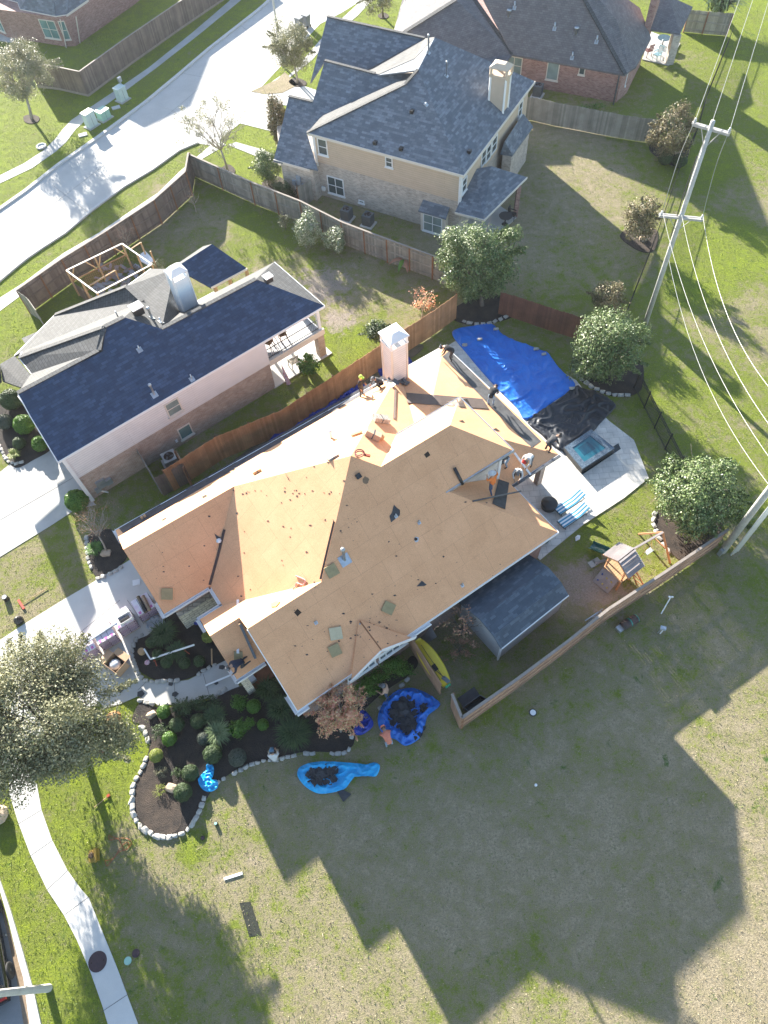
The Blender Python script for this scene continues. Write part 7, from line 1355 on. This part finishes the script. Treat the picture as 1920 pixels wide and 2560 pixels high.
def person(base,face,pose,shirt,pants,hat,label,hatkind='cap',s=1.,arms=None,twist=0.,hair=None):
    ps_=dict(POSE[pose]); 
    if arms: ps_.update(arms)
    vs=[];ed=[];rr=[];bones=[]
    def v(p,r): vs.append(Vector(p));rr.append(r);return len(vs)-1
    def e(a,b,m): ed.append((a,b));bones.append((a,b,m))
    pel=v(ps_['pel'],.155); mid=v(Vector(ps_['pel']).lerp(Vector(ps_['chest']),.5),.14); che=v(ps_['chest'],.165); nk=v(ps_['neck'],.065); hd=v(ps_['head'],.105)
    hv=Vector(ps_['head'])-Vector(ps_['neck']); top=v(Vector(ps_['head'])+hv.normalized()*.09,.085)
    e(pel,mid,0);e(mid,che,0);e(che,nk,0);e(nk,hd,2);e(hd,top,2)
    chin=v(Vector(ps_['head'])+Vector((0,.055,-.03)) ,.045); e(hd,chin,2)
    up_=(Vector(ps_['neck'])-Vector(ps_['chest'])).normalized()
    for sgn in (-1,1):
        fx=lambda p,k=1.: Vector((p[0]*sgn,p[1],p[2]))
        sh=Vector(ps_['chest']).lerp(Vector(ps_['neck']),.45)+Vector((.19*sgn,0,0)); el=fx(ps_['el']); ha=fx(ps_['ha'])
        if arms and 'ha'+('L' if sgn<0 else 'R') in arms: ha=Vector(arms['ha'+('L' if sgn<0 else 'R')]); el=sh.lerp(ha,.5)+Vector((.1*sgn,-.03,-.06))
        a=v(sh,.075); b=v(el,.052); c=v(ha.lerp(el,.12),.034); e(che,a,0);e(a,b,0);e(b,c,0)
        d_=(ha-el).normalized(); side=d_.cross(Vector((0,0,1)));side=side.normalized() if side.length>.1 else Vector((1,0,0)); nrm=side.cross(d_)
        pm_=v(ha+d_*.05,.034); e(c,pm_,2)
        for j,(o,l) in enumerate(((-.03,.07),(-.01,.085),(.01,.08),(.03,.065))):
            k1=v(ha+d_*.10+side*o*1.1,.010); k2=v(ha+d_*(.10+l*.5)+side*o*1.2-nrm*.012,.009); k3=v(ha+d_*(.10+l*.85)+side*o*1.2-nrm*.04,.008); e(pm_,k1,2);e(k1,k2,2);e(k2,k3,2)
        t1=v(ha+d_*.05+side*.055*-sgn-nrm*.01,.011); t2=v(ha+d_*.09+side*.07*-sgn-nrm*.03,.009); e(pm_,t1,2);e(t1,t2,2)
        hp=v(Vector(ps_['pel'])+Vector((.095*sgn,0,-.05)),.105); kn=v(fx(ps_['kn'])+Vector((0,.10*sgn if pose=='walk' else 0,0)),.066); an=v(fx(ps_['an'])+Vector((0,.16*sgn if pose=='walk' else 0,0)),.045); 
        anp=vs[an]; toe=v(anp+(Vector((.03*sgn,.17,-.05)) if pose!='kneel' else Vector((0,-.1,-.04))),.038)
        e(pel,hp,1);e(hp,kn,1);e(kn,an,1);e(an,toe,3)
    me=bpy.data.meshes.new('person_skeleton'); me.from_pydata(vs,ed,[]); o=bpy.data.objects.new('person',me); col.objects.link(o)
    m=o.modifiers.new('skin','SKIN'); 
    if not me.skin_vertices: 
        bm=bmesh.new(); bm.from_mesh(me); bm.verts.layers.skin.verify(); bm.to_mesh(me); bm.free()
    for i,sv in enumerate(me.skin_vertices[0].data): sv.radius=(rr[i],rr[i]); sv.use_root=(i==0)
    o.modifiers.new('sub','SUBSURF').levels=1; o.modifiers['sub'].render_levels=1
    dg=bpy.context.evaluated_depsgraph_get(); nm=bpy.data.meshes.new_from_object(o.evaluated_get(dg)); o.modifiers.clear(); o.data=nm; nm.materials.clear()
    for q in (C[shirt],C[pants],SKIN,BOOT): nm.materials.append(q)
    for pl in nm.polygons:
        c=pl.center; best=9;mi=0
        for a,b,mm in bones:
            A,B=vs[a],vs[b]; d=B-A; t=max(0,min(1,(c-A).dot(d)/d.length_squared)); dd=(A+d*t-c).length-min(rr[a],rr[b])*.8
            if dd<best: best=dd;mi=mm
        pl.material_index=mi; pl.use_smooth=True
    nm.name='person'; z0=min((q.co.z for q in nm.vertices)); zo=Vector((0,0,-z0))
    # headgear and hair, in the same local space
    hc=Vector(ps_['head'])+hv.normalized()*.035; hd_=hv.normalized(); fw=Vector((0,1,0)); fw=(fw-hd_*fw.dot(hd_)).normalized(); sx=fw.cross(hd_); AXH=[sx,fw,hd_]
    def local(name,vf,mm):
        me2=bpy.data.meshes.new(name); me2.from_pydata([tuple(q) for q in vf[0]],[],vf[1]); me2.materials.append(mm); me2.polygons.foreach_set('use_smooth',[True]*len(me2.polygons)); c_=bpy.data.objects.new(name,me2); col.objects.link(c_); c_.parent=o; return c_
    local('hair',lathe(hc-fw*.018,[(.117,-.03),(.122,.03),(.10,.09),(.05,.12),(.01,.125)],14,AXH),DARK)
    if hat:
        if hatkind=='cap': local('cap',join(lathe(hc+hd_*.01,[(.128,.01),(.127,.05),(.10,.11),(.05,.135),(.01,.14)],16,AXH),boxv(hc+fw*.16+hd_*.03,AXH,(.17,.11,.015))),C[hat])
        else: local('hat',lathe(hc+hd_*.02,[(.21,.01),(.20,.03),(.13,.03),(.12,.09),(.06,.13),(.01,.135)],18,AXH),C[hat])
    for sg in (-1,1): local('eye',lathe(hc+fw*.10+sx*.035*sg-hd_*.03,[(.004,-.008),(.012,0),(.004,.008)],8,AXH),DARK)
    local('nose',boxv(hc+fw*.118-hd_*.05,AXH,(.022,.03,.035)),SKIN)
    for sg in (-1,1): local('ear',boxv(hc+sx*.112*sg-hd_*.04,AXH,(.02,.035,.055)),SKIN)
    o.location=Vector(base)+zo*s; o.rotation_euler=(0,0,R(face-90)); o.scale=(s,)*3; return tag(o,label,'person')
hp=lambda x,y: hit(x,y,0)[0]
person(hp(1128,900),165,'bend','black','charcoal','grey','person in black bending over the far corner of the patio roof, grey cap')
person(hp(1226,1012),60,'bend','black','paleblue',None,'person in black shirt and pale jeans bending at the edge of the patio roof')
person(hp(1368,1128),25,'bend','charcoal','black','black','person in dark clothes and black cap bending over the patio roof corner')
person(hp(1322,1162),225,'bend','white','grey','red','person with red cap and white shirt bending on the low roof')
person(hp(1294,1190),250,'crouch','white','charcoal','grey','person in white shirt crouching at the dark roof edge')
person(hp(1228,1232),120,'walk','orange','jeans','white','person in orange shirt and white hat walking with raised arms on the low roof','hat',arms={'haL':(-.30,.16,1.50),'haR':(.30,.16,1.50)})
person(hp(1262,1165),200,'bend','charcoal','paleblue','black','person half hidden behind the upper gable wall, in dark shirt and pale jeans')
person(hp(904,990),330,'stand','black','charcoal','neon','person with neon yellow cap standing on the left eave','cap')
person(hp(950,968),200,'crouch','charcoal','black','grey','person in dark clothes crouching beside the white chimney')
person(hp(604,1664),215,'kneel','navy','charcoal','grey','person in navy shirt kneeling at the porch roof edge')
person(P(968,1742,.05),160,'walk','tan','jeans','grey','person in tan shirt, jeans and grey cap walking past the hedge on the lawn')
person(P(973,1862,.05),110,'bend','coral','paleblue','coral','person in coral shirt stooping over the big blue tarp ring')
person(P(688,1900,.05),95,'sit','white','khaki','stripe','person in white shirt and striped cap sitting on the bed edging')
# ------------------------------------------------------------------ grass tufts standing on the lawns (only where the open lawn is)
GX0,GX1,GY0,GY1=-46.,44.,-9.,84.
def inside(poly,X,Y):
    r=np.zeros(len(X),bool); n=len(poly)
    for i in range(n):
        x1,y1=poly[i-1]; x2,y2=poly[i]
        if y1==y2: continue
        r^=((y1>Y)!=(y2>Y))&(X<(x2-x1)*(Y-y1)/(y2-y1)+x1)
    return r
NB=420000
X=rg.uniform(GX0,GX1,NB); Y=GY0+(GY1-GY0)*rg.uniform(0,1,NB)**1.25; rc=np.array(CM.transposed())@np.stack([X,Y,np.full(NB,-H)]); px_,py_=CX+FP*rc[0]/-rc[2],CY-FP*rc[1]/-rc[2]; keep=(rc[2]<-1)&(px_>-40)&(px_<1960)&(py_>-40)&(py_<2600)
for q in FLATS+[np.array([W(*p)[:2] for p in ((-1.5,11.2),(17,11.2),(17,24.7),(-1.5,24.7))])]: keep&=~inside(q,X,Y)
X,Y=X[keep],Y[keep]
G_=greenness(X,Y)
def tufts(X,Y,lm,label,h,wd):
    n=len(X); a=rg.uniform(0,2*np.pi,n); hh=h*rg.uniform(.5,1.3,n); ww=wd*rg.uniform(.6,1.4,n); ln=rg.normal(size=(n,2))*.7*hh[:,None]
    b=np.stack([X,Y,np.full(n,-.005)],1); s=np.stack([np.cos(a)*ww,np.sin(a)*ww,0*a],1); t=b+np.stack([ln[:,0],ln[:,1],hh],1)
    V=np.stack([b-s,b+s,t+s*.4,t-s*.4],1).reshape(-1,3); tag(fastmesh('grass',V,np.arange(4*n).reshape(n,4),lm),label,'grass',kind='stuff')
pg_=rg.uniform(0,1,len(X)); gsel=pg_<np.clip(G_*1.0,.06,.97)
LG1=leafmat('lawn_blades_green',[(.09,.14,.03),(.15,.21,.05),(.22,.27,.07)],.6,.25,.2); LG2=leafmat('lawn_blades_dry',[(.22,.19,.11),(.34,.29,.19),(.46,.40,.28)],.7,.2,.2)
tufts(X[gsel],Y[gsel],LG1,'short green grass blades on the lawns',.055,.016); tufts(X[~gsel],Y[~gsel],LG2,'dry straw coloured grass blades on the lawns',.05,.014)
# ------------------------------------------------------------------ thin even haze added round everything, a veil standing in for lens glare
hz,_n=bpy.data.materials.new('air'),None; hz.use_nodes=True; _n=hz.node_tree; _n.nodes.remove(_n.nodes['Principled BSDF']); _v=_n.nodes.new('ShaderNodeVolumePrincipled'); _v.inputs['Color'].default_value=(.92,.95,1,1); _v.inputs['Density'].default_value=.00018; _v.inputs['Anisotropy'].default_value=.3
_n.links.new(_v.outputs[0],_n.nodes['Material Output'].inputs['Volume'])
tag(mesh('haze',[(x,y,z) for z in (-1.2,39) for y in (-70,190) for x in (-120,120)],[[0,2,3,1],[4,5,7,6],[0,1,5,4],[2,6,7,3],[0,4,6,2],[1,3,7,5]],hz,uv=False),kind='stuff')
